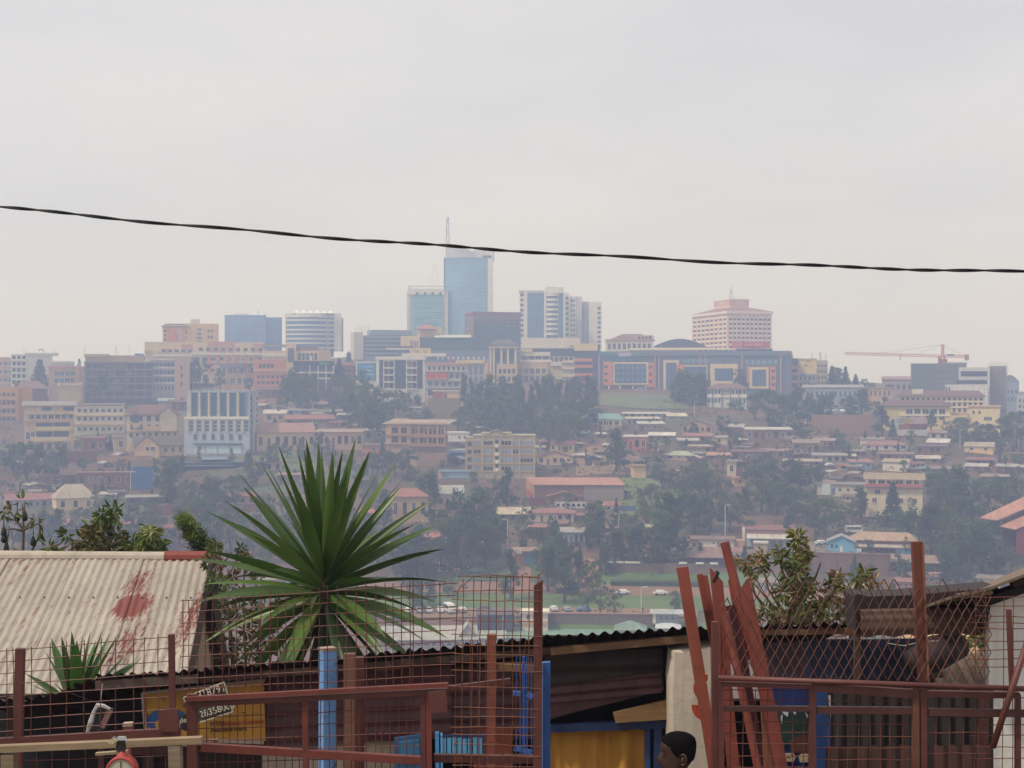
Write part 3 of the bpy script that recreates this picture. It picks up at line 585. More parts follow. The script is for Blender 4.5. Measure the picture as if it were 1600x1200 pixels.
# middle of the ridge
b = Bld('office', 'office with a dark flared pagoda roof on tall columns', 764, 808, 538, 600, 900, 16, wall=mat('5a6478'), short='the pagoda roofed office')
b.roof('hip', 530, 541, mat('5c5258', 'roof'), 1.6, rx=.3); b.b('fascia', 762, 541, 810, 544, CREAM, 1.4, 14)
for x in (765, 770, 782, 792, 804): b.b('column', x, 544, x + 3, 600, CREAM, .8)
b.win(772, 548, 804, 566, 3, 1, .7, .8, DGL, None, one=True); b.blk('porch', 776, 569, 808, 600, -4, 0, CREAM2); b.win(778, 574, 806, 598, 4, 2, .6, .6, PANE, FRAMEW, deep=-4)
b = Bld('commercial_block', 'long cream terraced block with a long pale roof', 806, 902, 546, 598, 915, 16, wall=CREAM, short='the long cream terraced block')
b.roof('shed', 528, 539, mat('b0a08c', 'roof'), .8, 818, 905, dep=26, y0=2); b.blk('roof_edge', 818, 539, 890, 543, 1, 2, PALE)
b.b('wing', 806, 546, 832, 550, CREAM, 1.5); b.b('glass_band', 832, 545, 898, 556, DGL, .3); b.many('ledge', [(812, 550, 860, 556), (812, 562, 862, 566), (860, 566, 900, 572)], PALE, .9, kind=None); b.win(814, 556, 858, 563, 4, 1, .85, .9, PANEB, None); b.win(858, 557, 896, 566, 5, 1, .8, .8, PANEB, None); b.blk('porch', 816, 570, 856, 599, -5, 0, CREAM2); b.win(818, 574, 854, 597, 4, 2, .65, .65, PANE, FRAMEW, deep=-5)
b = Bld('commercial_block', 'tower end of the mall with stacked orange balconies', 898, 937, 538, 606, 890, 16, wall=DGL, short='the orange balcony block')
b.blk('crown', 897, 537, 934, 548, -.8, 12, CREAM); b.blk('glass_strip', 926, 548, 937, 606, -.5, 3, mat('3e5068', 'glass'))
for y in (560, 570, 583, 596): b.b('balcony', 898, y, 926, y + 5, ORG, 2.0)
for y in (563, 573, 585): b.b('balcony', 878, y, 898, y + 4, CREAM, 1.4, 8)
b.blk('side_wing', 878, 563, 898, 606, 0, 8, LGREY); b.win(900, 550, 924, 560, 3, 1, .7, .7, PANEB, None, one=True)
# the mall
b = Bld('shopping_mall', 'wide dark blue mall with orange and cream framed window bays', 936, 1232, 554, 612, 875, 20, wall=mat('566274'), short='the dark blue mall')
b.b('roof_fascia', 936, 549, 1232, 556, mat('626e80'), .7, 20); b.b('sign_board', 966, 551, 986, 557, mat('a8a4b4'), 1.0); b.b('sign_board', 986, 552, 1012, 556, mat('4c7c74'), .9); b.b('sign_board', 944, 552, 966, 556, mat('3e7270'), .9)
def bay(xa, xb, ya, yb, fr, gl, t=2.5):
    b.b('bay_frame', xa, ya, xb, yb, fr, .7); b.b('bay_glass', xa + t, ya + t, xb - t, yb - t, gl, .85)
    n = max(2, int((xb - xa) / 7)); mb = [(xa + t + (xb-xa-2*t)*i/n - .25, ya + t, xa + t + (xb-xa-2*t)*i/n + .25, yb - t) for i in range(1, n)] + [(xa + t, ya + t + (yb-ya-2*t)*i/4 - .2, xb - t, ya + t + (yb-ya-2*t)*i/4 + .2) for i in range(1, 4)]
    b.many('mullion', mb, mat('4c6484', 'plain'), .92)
bay(958, 1012, 566, 601, CREAM, BGL); b.b('orange_panel', 943, 565, 957, 602, ORG, .6); b.b('orange_panel', 1011.5, 567, 1021, 605, ORG, .6)
b.win(944, 568, 950, 600, 1, 3, .9, .35, PANEB, None, one=True, deep=-.6); b.win(1013, 568, 1019, 602, 1, 3, .8, .4, PANEB, None, one=True, deep=-.6)
bay(1036, 1060, 563, 616, CREAM, BGL, 4); b.b('orange_panel', 1057, 570, 1070, 598, ORG, .9); bay(1108, 1150, 569, 602, CREAM, BGL, 7); bay(1168, 1197, 574, 607, CREAM, BGL, 4); b.b('orange_panel', 1199, 573, 1208, 610, ORG, .6); b.b('orange_panel', 1164, 573, 1168, 598, ORG, .6)
b.win(1201, 575, 1207, 606, 1, 3, .8, .4, PANEB, None, one=True, deep=-.6); bay(1068, 1104, 571, 600, CREAM, BGL, 2)
for x in (935, 1022, 1028, 1092, 1100, 1156, 1214.5): b.b('pilaster', x, 556, x + 2, 612, mat('b08a78'), .8)
b.b('window_strip', 945, 558, 1012, 564, BGL, .3); b.win(1064, 560, 1108, 567, 6, 1, .5, .7, mat('7ea0c0', 'glass'), None, one=True); b.win(1160, 562, 1212, 570, 6, 1, .5, .7, mat('7ea0c0', 'glass'), None, one=True); b.b('shop_front', 945, 604, 1012, 612, PANE, .3); b.many('pilaster', [(x, 603, x + 2, 612) for x in (950, 968, 988, 1008)], PALE, .6, kind=None)
b.win(961, 570, 1009, 598, 6, 3, .35, .28, mat('86a4c0', 'glass'), None, one=False, deep=-.9)
b = Bld('commercial_block', 'east end of the mall with stacked orange balconies under a tan slanted roof', 1215, 1246, 560, 615, 868, 16, wall=mat('3e4a60'), short='the east end of the mall')
b.roof('shed', 550, 560, TAN, .3, 1217, 1238, dep=14); b.blk('pilaster', 1215, 559, 1217, 614, -.6, .5, SALM)
for y in (572, 582, 594, 605): b.b('balcony', 1225, y, 1246, y + 4.5, ORG, 2.0)
b.win(1218, 562, 1224, 610, 1, 4, .5, .3, mat('86a4c0', 'glass'), None, one=True); b.win(1226, 564, 1245, 604, 3, 3, .6, .4, PANEB, None)
b = Bld('billboard_building', 'dark glass block carrying a long red billboard on its roof', 1150, 1206, 545, 562, 905, 14, wall=DGL, short='the red billboard'); b.many('pilaster', [(x, 545, x+1, 562) for x in (1152, 1168, 1178, 1188, 1200)], mat('8a6a60'), .3)
b.blk('billboard', 1158, 535, 1202, 544.5, -1.5, -.8, RED); b.blk('billboard', 1144, 534, 1156, 544, -2.2, -1.5, mat('b84848')); b.many('billboard_frame', [(1158, 544.4, 1203, 545.4), (1157, 534.5, 1158.2, 545), (1202, 534.5, 1203.2, 545)], PALE, 1.6, kind=None); b.many('billboard_print', [(1164, 538, 1176, 541), (1178, 537, 1190, 542), (1147, 537.5, 1153, 540)], mat('c08078'), 2.3)
# behind the mall
b = Bld('hotel', 'pinkish house with a low hipped roof behind the mall', 946, 1021, 531, 552, 935, 16, wall=PALE); b.roof('hip', 522, 531, mat('8a6058', 'roof'), .6, 952, 1022, .3); b.win(948, 534, 1018, 548, 9, 1, .6, .6); b.b('ledge', 945, 530, 1021, 533, SALM, .5); b.blk('rooftop_room', 990, 524, 1021, 532, -.2, 5, SALM); b.win(996, 525, 1018, 531, 4, 1, .6, .7, deep=-.2)
b = Bld('hall', 'hall under a dark blue arched roof behind the mall', 1022, 1102, 542, 556, 930, 18, wall=CREAM2); n = 12
MB().prism([(b.X(1022), 0)] + [(b.X(1022 + 80*i/n), 0) for i in range(1, n)] + [(b.X(1102), 0), (b.X(1102), 18), (b.X(1022), 18)], b.Z(543), lambda x, y: b.Z(541) + (b.Z(529.5) - b.Z(541)) * math.sin(math.pi * max(0, min(1, x / b.W))) * .98 + .1).build('roof', mat('46587a', 'roof'), b.root); b.win(1026, 546, 1100, 554, 10, 1, .6, .6)
b = Bld('commercial_block', 'low cream terraces with flat pale roofs over the mall', 984, 1146, 546, 562, 905, 10, wall=CREAM); b.roof('shed', 544, 547, mat('c4b8a4', 'roof'), .5); b.win(1090, 546, 1144, 556, 7, 1, .6, .7); b.roof('gend', 549, 556, mat('5c6078', 'roof'), .4, 1106, 1132, dep=6, y0=-3, name='porch_roof')
b = Bld('hotel', 'pink and white ten storey hotel with a crown block and mast on its roof', 1137, 1205, 487, 556, 985, turn=26, side=59, wall=mat('dcbea8'), short='the pink hotel')
lw = mat('e6d6c8')
for i in range(8):
    y = 493.5 + i * 7.2
    b.b('floor_band', 1138, y, 1204, y + 3.4, lw, .25); b.sideb('floor_band', .02, .98, y, y + 3.4, lw, 'l', .25); b.win(1138, y + 3.4, 1204, y + 7.0, 10, 1, .62, .9, PANE, None, one=True); b.win(0, y + 3.4, 59, y + 7.0, 8, 1, .62, .9, PANE, None, face='l', one=True)
for i in range(11): b.b('pilaster', 1137 + i*6.6, 491, 1138.6 + i*6.6, 556, mat('dcbea8'), .5)
for u in (0.0, .12, .24, .36, .48, .6, .72, .84, .97): b.sideb('pilaster', u, u + .03, 491, 556, mat('dcbea8'), 'l', .5)
MB().box(-1, b.W + 1, -1, b.dep + 1, b.Z(490), b.Z(486)).build('cornice', lw, b.root)
z0, z1 = b.Z(486), b.Z(478.5); W_, d_ = b.W, b.dep; q = MB(); q.v = [(-1,-1,z0),(W_+1,-1,z0),(W_+1,d_+1,z0),(-1,d_+1,z0),(W_*.25,d_*.25,z1),(W_*.75,d_*.25,z1),(W_*.75,d_*.75,z1),(W_*.25,d_*.75,z1)]; q.f = [(0,1,5,4),(1,2,6,5),(2,3,7,6),(3,0,4,7),(4,5,6,7)]; q.mi = [0]*5; q.build('roof', mat('a86a58', 'roof'), b.root)
x0_, x1_, y0_, y1_ = W_*.28, W_*.72, d_*.28, d_*.72; MB().box(x0_, x1_, y0_, y1_, z1 - 1, b.Z(466)).build('crown_block', mat('dcbea8'), b.root); MB().box(x0_ - .5, x1_ + .5, y0_ - .5, y1_ + .5, b.Z(466), b.Z(464)).build('crown_cornice', lw, b.root)
MB().box(x0_ - .2, x1_ + .2, y0_ - .2, y1_ + .2, b.Z(473.5), b.Z(467)).build('crown_band', mat('d0a898'), b.root)
words('2000', 3.6, mat('e8dcc8'), b.root, ((x0_+x1_)/2, y0_ - .4, b.Z(473)), align='CENTER', ext=.1); words('2000', 3.6, mat('e8dcc8'), b.root, (x0_ - .4, (y0_+y1_)/2, b.Z(473)), rot=(R(90), 0, R(-90)), align='CENTER', ext=.1)
o = MB(); cx, cy_ = (x0_+x1_)/2, (y0_+y1_)/2
for sx, sy in ((-1,-1),(1,-1),(1,1),(-1,1)): o.beam((cx + sx*1.6, cy_ + sy*1.6, b.Z(465)), (cx + sx*.15, cy_ + sy*.15, b.Z(447)), .22)
for i in range(5): z = b.Z(464 - i*3); ww = 1.6 - i*.28; o.box(cx - ww, cx + ww, cy_ - .1, cy_ + .1, z, z + .15)
o.beam((cx, cy_, b.Z(447)), (cx, cy_, b.Z(440)), .25); stuff(o.build('mast', mat('b09a98', 'plain'), b.root))
# east of the mall
b = Bld('apartment_block', 'yellow painted block with arched motifs and grey balconies', 1243, 1275, 562, 606, 880, 12, wall=mat('d6bc7c'), short='the yellow painted block')
for x, y in ((1246, 571), (1262, 562), (1249, 579), (1259, 569)):
    zz = b.Z(y + 4); MB().tube([(b.X(x) + 1.1*math.cos(t), -.1, zz + 1.4*math.sin(t)) for t in [math.pi*i/6 for i in range(7)]], .25, 4).build('arch_motif', GREY, b.root)
b.b('balcony', 1246, 584, 1275, 588, GREY, 1.2); b.b('balcony', 1246, 595, 1275, 599, GREY, 1.2); b.win(1248, 586, 1274, 606, 4, 2, .6, .6); b.roof('flat', 560, 562, CREAM2, .3)
b = Bld('apartment_block', 'grey yellow wing with aerials beside the yellow painted block', 1275, 1293, 563, 606, 878, 14, wall=mat('a89c84')); b.win(1277, 567, 1292, 604, 3, 4, .5, .5); b.many('ledge', [(1275, y, 1293, y+1.2) for y in (574, 584, 594)], CREAM, .3)
for px, yt in ((1268.5, 553), (1281, 549), (1282.5, 551), (1290, 553)): rod(b, px, yt, 563, 3, .5)
b = Bld('warehouse', 'long low grey office with a pale flat roof among dark trees', 1254, 1346, 605, 628, 815, 14, wall=mat('8a90a4'), short='the long low grey office'); b.win(1258, 609, 1344, 622, 12, 1, .45, .6, PANEB); b.roof('shed', 601, 605, mat('9a9ca4', 'roof'), .5)
b = Bld('house', 'beige block with six windows at the end of the long low grey office', 1346, 1392, 607, 628, 812, 12, wall=mat('b89a74'), short='the beige six window block'); b.win(1350, 610, 1391, 619, 6, 1, .45, .8, FRAMED); b.roof('flat', 605, 607, GREY, .5)
b = Bld('warehouse', 'grey warehouse with a red roof edge behind the crane site', 1378, 1425, 592, 618, 910, 16, wall=mat('9a8a90')); b.roof('shed', 588, 593, mat('a86a64', 'roof'), .5, 1378, 1425); b.win(1381, 597, 1424, 612, 5, 1, .5, .5)
# site with crane
b = Bld('unfinished_building', 'scaffolded grey block under construction below the tower crane', 1423, 1506, 569, 636, 850, 22, wall=mat('5c666c'), short='the scaffolded block')
b.b('green_netting', 1426, 570, 1458, 622, mat('4a6a6c', 'cloth'), .9); b.many('floor_slab', [(1423, y, 1506, y+1.2) for y in (568, 577, 586, 595, 604)], mat('82807c'), .6, kind=None); b.many('scaffold_pole', [(1424 + i*4.1, 566, 1424.7 + i*4.1, 628) for i in range(20)] + [(1423, 572 + i*6, 1506, 572.5 + i*6) for i in range(9)], mat('8c8880', 'plain'), 1.5, -1.3); b.blk('parapet', 1476, 566, 1507, 570, 2, 12, LGREY)
b = Bld('unfinished_building', 'white panelled block with two dark window bands on the crane site', 1498, 1544, 574, 640, 840, 20, wall=mat('c4c4c2'), short='the white panelled block')
b.blk('lower_block', 1478, 601, 1541, 640, -3, 10, mat('ccccca')); b.b('window_band', 1501, 580, 1540, 588, PANE, .3); b.b('window_band', 1495, 594, 1540, 600, PANE, .4); b.many('panel_joint', [(1480 + i*8, 602, 1480.4 + i*8, 640) for i in range(8)] + [(1498, y, 1544, y + .4) for y in (577, 591)] , mat('8a8a8a'), 3.05, -2.9); b.win(1478, 604, 1486, 612, 2, 1, .6, .8, PANE, None, deep=-3, one=True)
b = Bld('unfinished_building', 'tall scaffolded brown end of the crane site wrapped in poles', 1545, 1571, 572, 642, 845, 18, wall=mat('6a665e'), short='the scaffolded end block'); b.many('scaffold_pole', [(1546 + i*3.2, 566, 1546.7 + i*3.2, 640) for i in range(9)] + [(1545, 574 + i*5, 1575, 574.5 + i*5) for i in range(13)], mat('9a8e80', 'plain'), 1.6, -1.4)
b = Bld('hall', 'blue grey hall with a rounded roof at the east end of the skyline', 1570, 1591, 596, 634, 880, 16, wall=mat('8490a4')); n = 8
MB().prism([(b.W*i/n, 0) for i in range(n + 1)] + [(b.W, 16), (0, 16)], b.Z(597), lambda x, y: b.Z(597) + 4.3 * math.sin(math.pi*(.25 + .72*x/b.W)) + .1).build('roof', mat('8a9cb8', 'roof'), b.root); b.win(1572, 606, 1590, 630, 3, 2, .5, .5, PANEB)
b = Bld('office', 'low white office at the far end of the eastern slope', 1588, 1625, 618, 642, 840, 12, wall=LGREY); b.win(1590, 621, 1622, 640, 5, 2, .5, .5)
# the crane
c0 = P(1473, 640, 860); kk = 860 / F
cr_ = thing('tower_crane', 'red and white tower crane with a long level jib above the building site', 'crane', c0); LAND.append((1473, 600, 'the tower crane'))
CRED = mat('b4402c', 'plain'); CWH = mat('c0705c', 'plain')
def lattice(p, q, w, n, m, name):
    p = Vector(p); q = Vector(q); mb = MB(); d = (q - p); ax = d.normalized(); s1 = Vector((0, 1, 0)); s2 = ax.cross(s1).normalized()
    cs = [s1*w/2 + s2*w/2, s1*w/2 - s2*w/2, -s1*w/2 - s2*w/2, -s1*w/2 + s2*w/2]
    for c in cs: mb.beam(p + c, q + c, w*.22)
    for i in range(n):
        a = p + d*i/n; bb = p + d*(i+1)/n
        for j in range(4): mb.beam(a + cs[j], bb + cs[(j+1) % 4], w*.12)
    return stuff(mb.build(name, m, cr_))
Zc = lambda py: (640 - py) * kk; Xc = lambda px: (px - 1473) * kk
lattice((0, 0, 0), (0, 0, Zc(556)), 2.0, 20, CRED, 'tower'); lattice((0, 0, Zc(556)), (0, 0, Zc(538)), 1.1, 6, CRED, 'tower_head'); lattice((Xc(1320), 0, Zc(552.2)), (Xc(1470), 0, Zc(556.5)), 1.3, 40, CWH, 'jib'); lattice((Xc(1476), 0, Zc(556.5)), (Xc(1512), 0, Zc(556.8)), 1.3, 9, CRED, 'counter_jib')
MB().box(Xc(1508), Xc(1513), -1.2, 1.2, Zc(563), Zc(554)).build('counterweight', mat('a08078'), cr_); MB().box(Xc(1480), Xc(1490), -1, 1, Zc(556), Zc(553.4)).build('winch', DGREY, cr_); MB().box(Xc(1467), Xc(1479), -1.6, 1.6, Zc(588), Zc(561)).build('climbing_frame', mat('9a4040'), cr_); MB().box(-2.6, -.9, -1.2, 1.2, Zc(562), Zc(556.5)).build('cab', CWH, cr_)
MB().tube([(0, 0, Zc(538.5)), (Xc(1398), 0, Zc(549)), (Xc(1360), 0, Zc(553))], .08, 4).build('pendant_rope', GREY, cr_); MB().tube([(0, 0, Zc(538.5)), (Xc(1502), 0, Zc(554.5))], .08, 4).build('pendant_rope', GREY, cr_); MB().tube([(0, 0, Zc(538.5)), (Xc(1430), 0, Zc(554))], .08, 4).build('pendant_rope', GREY, cr_)
MB().box(Xc(1405), Xc(1408), -.7, .7, Zc(557), Zc(555)).build('trolley', CRED, cr_); MB().tube([(Xc(1406.5), 0, Zc(557)), (Xc(1406.5), 0, Zc(560.5))], .1, 4).tube([(Xc(1406.5), 0, Zc(560)), (Xc(1406.8), 0, Zc(561.8)), (Xc(1406), 0, Zc(562))], .3, 5).build('hook', DGREY, cr_)
# ------------------------------------------------------------------ blocks on the slope
b = Bld('apartment_block', 'ochre block with balconies cut by the edge of the photo', -22, 25, 606, 690, 742, 16, wall=OCH, short='the ochre block')
b.blk('stair_tower', 25, 604, 47, 690, 1, 14, mat('b8884c'))
for y in (621, 634, 647, 660): b.b('balcony', -22, y, 24, y + 4, SALM, 1.4)
b.win(-20, 610, 22, 662, 6, 4, .6, .42, PANE, None); b.b('pier', 23, 604, 26, 690, OCH, 1.5); MB().tube([(b.X(23), 4, b.Z(606)), (b.X(23), 4, b.Z(597))], 1.0, 8).build('water_tank', DGREY, b.root)
b = Bld('house', 'long house with a dull red hipped roof behind the ochre block', 20, 72, 606, 622, 800, 14, wall=BRK); b.roof('hip', 595, 607, mat('8a5450', 'roof'), 1, rx=.3)
b = Bld('apartment_block', 'cream four storey block with long balconies and a grey sheet roof', 38, 113, 632, 704, None, 13, wall=CREAM2, short='the cream balcony block')
b.roof('shed', 627, 634, mat('8c9098', 'roof'), 1.2); b.win(44, 648, 112, 655, 7, 1, .7, .85, PANE, FRAMEW, one=True); b.b('balcony', 53, 667, 108, 673, CREAM, 1.6); b.b('balcony', 48, 683, 108, 690, CREAM, 1.6); b.many('window', [(55, 661, 106, 667), (56, 675, 104, 683), (64, 636, 78, 642), (96, 636, 112, 642)], PANEB, .1); b.win(40, 675, 54, 687, 2, 1, .75, .9, PANEB, FRAMEW, one=True)
b.b('ledge', 38, 644, 113, 647, CREAM, .8); b.b('ledge', 38, 657, 113, 660, TAN, .9); b.many('post', [(53, 660, 54, 700), (80, 660, 81, 690), (107, 660, 108, 700)], CREAM, 1.5, -1.2, kind=None); b.win(58, 692, 104, 703, 4, 1, .6, .8, FRAMED, None, one=True)
b = Bld('apartment_block', 'white three storey block with a row of small windows on each floor', 116, 192, 633, 680, None, 12, wall=mat('d8d0bc'), short='the white three storey block')
for y, sk in ((637, ()), (650, ()), (666, ())): b.win(119, y, 191, y + 9, 8, 1, .5, .62, PANE, WHITE, one=True)
b.many('ledge', [(116, 648, 192, 650.5), (116, 662, 192, 664.5)], CREAM, .7, kind=None); b.roof('flat', 631, 634, mat('9a8a80'), .5); b.b('basement', 117, 679, 192, 697, mat('5a4440'), -.6, 1.0); b.b('tank', 176, 673, 182, 679, LGREY, 1.4)
b = Bld('apartment_block', 'cream four storey house with a red brown hipped roof and a gabled bay', 198, 277, 647, 706, None, 14, wall=mat('d0bea0'), short='the cream house with the red brown roof')
b.roof('hip', 632, 648, mat('84503e', 'roof'), 1.2); b.win(200, 649, 276, 660, 6, 1, .45, .7, PANE, FRAMEW, one=True); b.win(200, 662, 276, 673, 6, 1, .45, .7, PANE, FRAMEW, one=True); b.b('balcony', 207, 661, 218, 668, CREAM2, 1.2); b.b('balcony', 228, 666, 250, 673, CREAM2, 1.2); b.b('glazed_bay', 207, 645, 216, 660, mat('46688c', 'glass'), .6); b.win(200, 676, 276, 684, 8, 1, .5, .8, PANE, FRAMEW, one=True); b.b('ledge', 198, 673, 277, 675.5, TAN, .9); b.roof('gend', 636, 648, mat('84503e', 'roof'), .6, 246, 276, dep=6, y0=-1.4, name='bay_roof'); b.blk('bay', 248, 648, 274, 674, -1.2, 0, mat('d0bea0'))
b = Bld('house', 'tan house with a grey brown roof and a gable beside the blue white office', 210, 288, 696, 715, None, 11, wall=mat('c8aa80'), short='the tan gabled house')
b.roof('gable', 681, 696, mat('6c5850', 'roof'), .8); b.blk('gable_wing', 212, 696, 248, 716, -3, 0, mat('d2b48a')); b.roof('gend', 680, 697, mat('6c5850', 'roof'), .5, 212, 248, dep=8, y0=-3, name='wing_roof', gable=mat('d2b48a')); b.win(226, 698, 242, 704, 2, 1, .7, .9, PANE, FRAMEW, deep=-3); b.win(252, 698, 286, 708, 3, 1, .4, .8, PANE, FRAMEW)
# blue-white office
b = Bld('office', 'pale blue office with tall vertical window strips and a blank white shop base', 292, 388, 612, 712, None, turn=-14, side=14, wall=mat('a8b4c4'), short='the pale blue office')
ST = mat('c0b298'); DB = mat('3c5668', 'glass')
for i in range(6):
    xa = 300 + i * 14.6; b.b('window_strip', xa, 613, xa + 8, 650, DB, .1); b.b('pier', xa - 4.2, 611, xa - 1.4, 651, ST, .9); b.b('pier', xa + 8.6, 611, xa + 10, 651, mat('6c7c94'), .7)
    b.win(xa, 614, xa + 8, 650, 2, 7, .7, .55, PANEB, None)
b.blk('lower_block', 290, 652, 389, 712, -2.2, 1, mat('a4b0c2')); b.b('ledge', 290, 651, 389, 655, PALE, 2.6)
for i in range(8):
    xa = 294 + i * 12; b.b('pier', xa, 656, xa + 3, 674, ST, 2.9, -2.2); b.win(xa + 4, 657, xa + 10, 674, 1, 3, .9, .75, DB, None, deep=-2.2, one=True)
b.win(300, 677, 382, 688, 6, 1, .38, .85, PANE, mat('b8c0cc'), deep=-2.2, one=True); b.b('awning', 304, 692, 378, 694, DGREY, 3.2, -2.2)
for i in range(4): b.b('shop_panel', 305 + i*18.4, 695, 322 + i*18.4, 708, mat('b4c8d0'), 2.5, -2.2)
b.b('plinth', 292, 709, 388, 713, GREY, 2.7); b.win(0, 618, 1, 700, 4, 9, .5, .5, PANEB, None, face='r'); b.blk('parapet', 293, 610.5, 388, 613.5, -.4, 12, mat('98a4b8')); b.blk('stair_block', 389, 615, 391, 712, 3, 9, LGREY)
b = Bld('shed', 'stepped light blue sheet roofs over an open market hall below the pale blue office', 270, 384, 724, 736, None, 16, wall=NAVY, short='the light blue market roofs'); b.roof('shed', 722, 728, BLUER, 1, 268, 360, dep=10); b.roof('shed', 714, 720, BLUER, .8, 316, 352, dep=12, y0=8, name='upper_roof'); b.roof('shed', 719, 726, mat('5c84ac', 'roof'), .8, 340, 386, dep=12, y0=5, name='side_roof'); b.many('post', [(x, 724, x + .8, 738) for x in range(274, 384, 12)], DGREY, .8, -.4, kind=None)
# centre blocks
b = Bld('apartment_block', 'white grid fronted block with two tall dark blue strips and balcony rooms', 590, 664, 559, 612, 790, 14, wall=mat('dcdad6'), short='the white grid block')
for xa, xb in ((593, 598.5), (617, 634), (652, 660)): b.b('dark_strip', xa, 563, xb, 607, mat('37445e', 'glass'), .15)
for xa, xb in ((600, 615), (636, 651)):
    b.b('balcony_bay', xa, 564, xb, 609, mat('8c8078'), .05)
    for y in (574, 585, 596, 607): b.b('balcony', xa - 1, y, xb + 1, y + 2, WHITE, 1.2)
    b.win(xa, 564, xb, 608, 2, 4, .62, .62, PANE, FRAMED, one=True); b.b('post', (xa + xb)/2 - .4, 563, (xa + xb)/2 + .4, 608, WHITE, .9)
b.b('cornice', 587, 557, 665, 562, WHITE, .8, 12); b.b('column', 588, 562, 592, 614, WHITE, .5); b.b('ground_floor', 594, 608.5, 662, 614, DGREY, -.3, .6)
b = Bld('billboard_building', 'building with a large blue poster wall beside the white grid block', 556, 590, 565, 600, 800, 10, wall=PALE); b.b('poster', 558, 567, 588, 595, mat('4a84b0'), .3); b.many('poster_print', [(572, 572, 584, 574), (570, 578, 582, 580), (574, 584, 585, 586)], mat('9cc4dc'), .36)
b = Bld('commercial_block', 'worn shop block with a red and yellow painted balcony front', 665, 729, 570, 618, 770, 13, wall=mat('b4aca4'), short='the red balcony shop block')
b.b('painted_panel', 666, 582, 699, 592, RED, 1.3); b.many('panel_stripe', [(671, 582, 672, 592), (681, 582, 682.5, 592), (693, 582, 694, 592), (666, 591, 699, 592.5)], mat('d0904c'), 1.36); b.win(667, 572, 728, 579, 8, 1, .5, .8, PANE, FRAMEW); b.win(701, 583, 728, 591, 3, 1, .6, .9, PANE, FRAMEW, one=True); b.win(667, 596, 728, 604, 6, 1, .55, .8, PANE, WHITE, one=True); b.many('ledge', [(665, 593, 729, 596), (665, 605, 729, 607), (665, 579, 729, 581)], LGREY, 1.0, kind=None); b.win(667, 609, 726, 618, 5, 1, .7, .9, FRAMED, None, one=True); b.roof('flat', 567, 570, mat('c08c6c'), .5)
b = Bld('office', 'grey glazed office with a beige frame beside the pagoda roofed office', 729, 764, 562, 606, 800, 14, wall=mat('a8a4ac')); b.b('frame', 712, 563, 762, 568, CREAM, .8); b.b('frame', 757, 563, 763, 606, mat('c8a888'), .8); b.win(731, 570, 756, 604, 3, 2, .6, .85, mat('6a7c96', 'glass'), None, one=True)
b = Bld('commercial_block', 'cream rooftop storey with a long row of white skylights behind the white grid block', 622, 765, 548, 572, 850, 14, wall=mat('6c7890')); b.blk('facade_panel', 641, 544, 673, 558, -.4, 9, CREAM); b.blk('facade_panel', 628, 552, 697, 557, -.6, 9, PALE); b.win(645, 547, 671, 552, 2, 1, .5, .8, TAN, None, deep=-.4); b.win(680, 557, 760, 562, 10, 1, .35, .8, WHITE, None); b.b('pier', 702, 556, 704, 572, ORG, .4); b.blk('roof', 603, 541, 645, 544, -.2, 9, mat('50586c', 'roof')); b.b('ledge', 603, 544, 645, 546, PALE, .6, 4)
b = Bld('house', 'cream box house on a brick terrace wall below the red balcony shop block', 692, 718, 611, 624, 742, 8, wall=mat('c8aa7c')); b.b('door', 694, 614, 698, 623, mat('7a3834'), .1); b.b('shed_front', 676, 612, 692, 623, mat('9a5048'), .4); b.roof('flat', 610, 611.5, PALE, .4, 676, 718)
b = Bld('terrace_wall', 'long tan terrace wall holding the yard of the cream box house', 668, 719, 622, 637, 736, 1.2, wall=mat('9a7860', 'brick'), cat='wall')
b = Bld('apartment_block', 'orange brown three storey school block with deep galleries', 604, 696, 660, 726, None, turn=-16, side=2, wall=mat('a88c6c'), short='the orange brown gallery block')
b.b('gallery_front', 604, 662, 640, 694, mat('b0906c'), .9); b.win(612, 668, 638, 676, 2, 1, .65, .95, PANE, FRAMED, one=True, deep=-.9); b.win(612, 682, 638, 690, 2, 1, .65, .95, PANE, FRAMED, one=True, deep=-.9); b.win(643, 669, 695, 679, 8, 1, .45, .8, PANE, FRAMED, one=True); b.win(643, 682, 695, 692, 8, 1, .45, .8, PANE, FRAMED, one=True)
b.many('gallery_rail', [(640, 678, 697, 683), (640, 693, 697, 697), (604, 678, 640, 681)], mat('9a7258'), 1.5, kind=None); b.many('post', [(x, 664, x+1.5, 694) for x in (611, 626, 641, 654, 668, 684, 694)], mat('b89a74'), 1.3, -1.0, kind=None); b.roof('shed', 655, 662, mat('b89c84', 'roof'), 1.6, dep=13); b.b('lower_wall', 652, 697, 697, 728, mat('8c7260'), .3); b.win(660, 702, 694, 724, 4, 2, .35, .4, PANE, FRAMED)
b = Bld('apartment_block', 'yellow five storey flats with blue grey window bands', 740, 836, 681, 748, None, 13, wall=mat('aca084'), short='the yellow five storey flats')
b.blk('stair_bay', 727, 683, 740, 737, 1.5, 12, mat('a4987c')); b.win(728, 688, 739, 736, 1, 4, .6, .6, FRAMED, None, deep=1.5, one=True)
bw = mat('8ca0b8', 'glass')
for i, y in enumerate((688, 701.5, 715, 728)):
    for xa, xb, n in ((740, 751, 2), (756, 770, 3), (783, 799, 3), (801, 810, 2), (813, 833, 4)): b.win(xa, y, xb, y + 8, n, 1, .82, .75, bw if (i + n) % 3 else PANE, mat('a89060'), mull=0)
    b.b('ledge', 739, y + 8.6, 836, y + 10, mat('b09050'), .3)
for y in (694, 707, 719, 731.5): b.b('stair_window', 773, y, 779, y + 5, mat('e0dccf'), .5); b.b('stair_opening', 774, y - 6, 778.5, y - 1, PANE, .1)
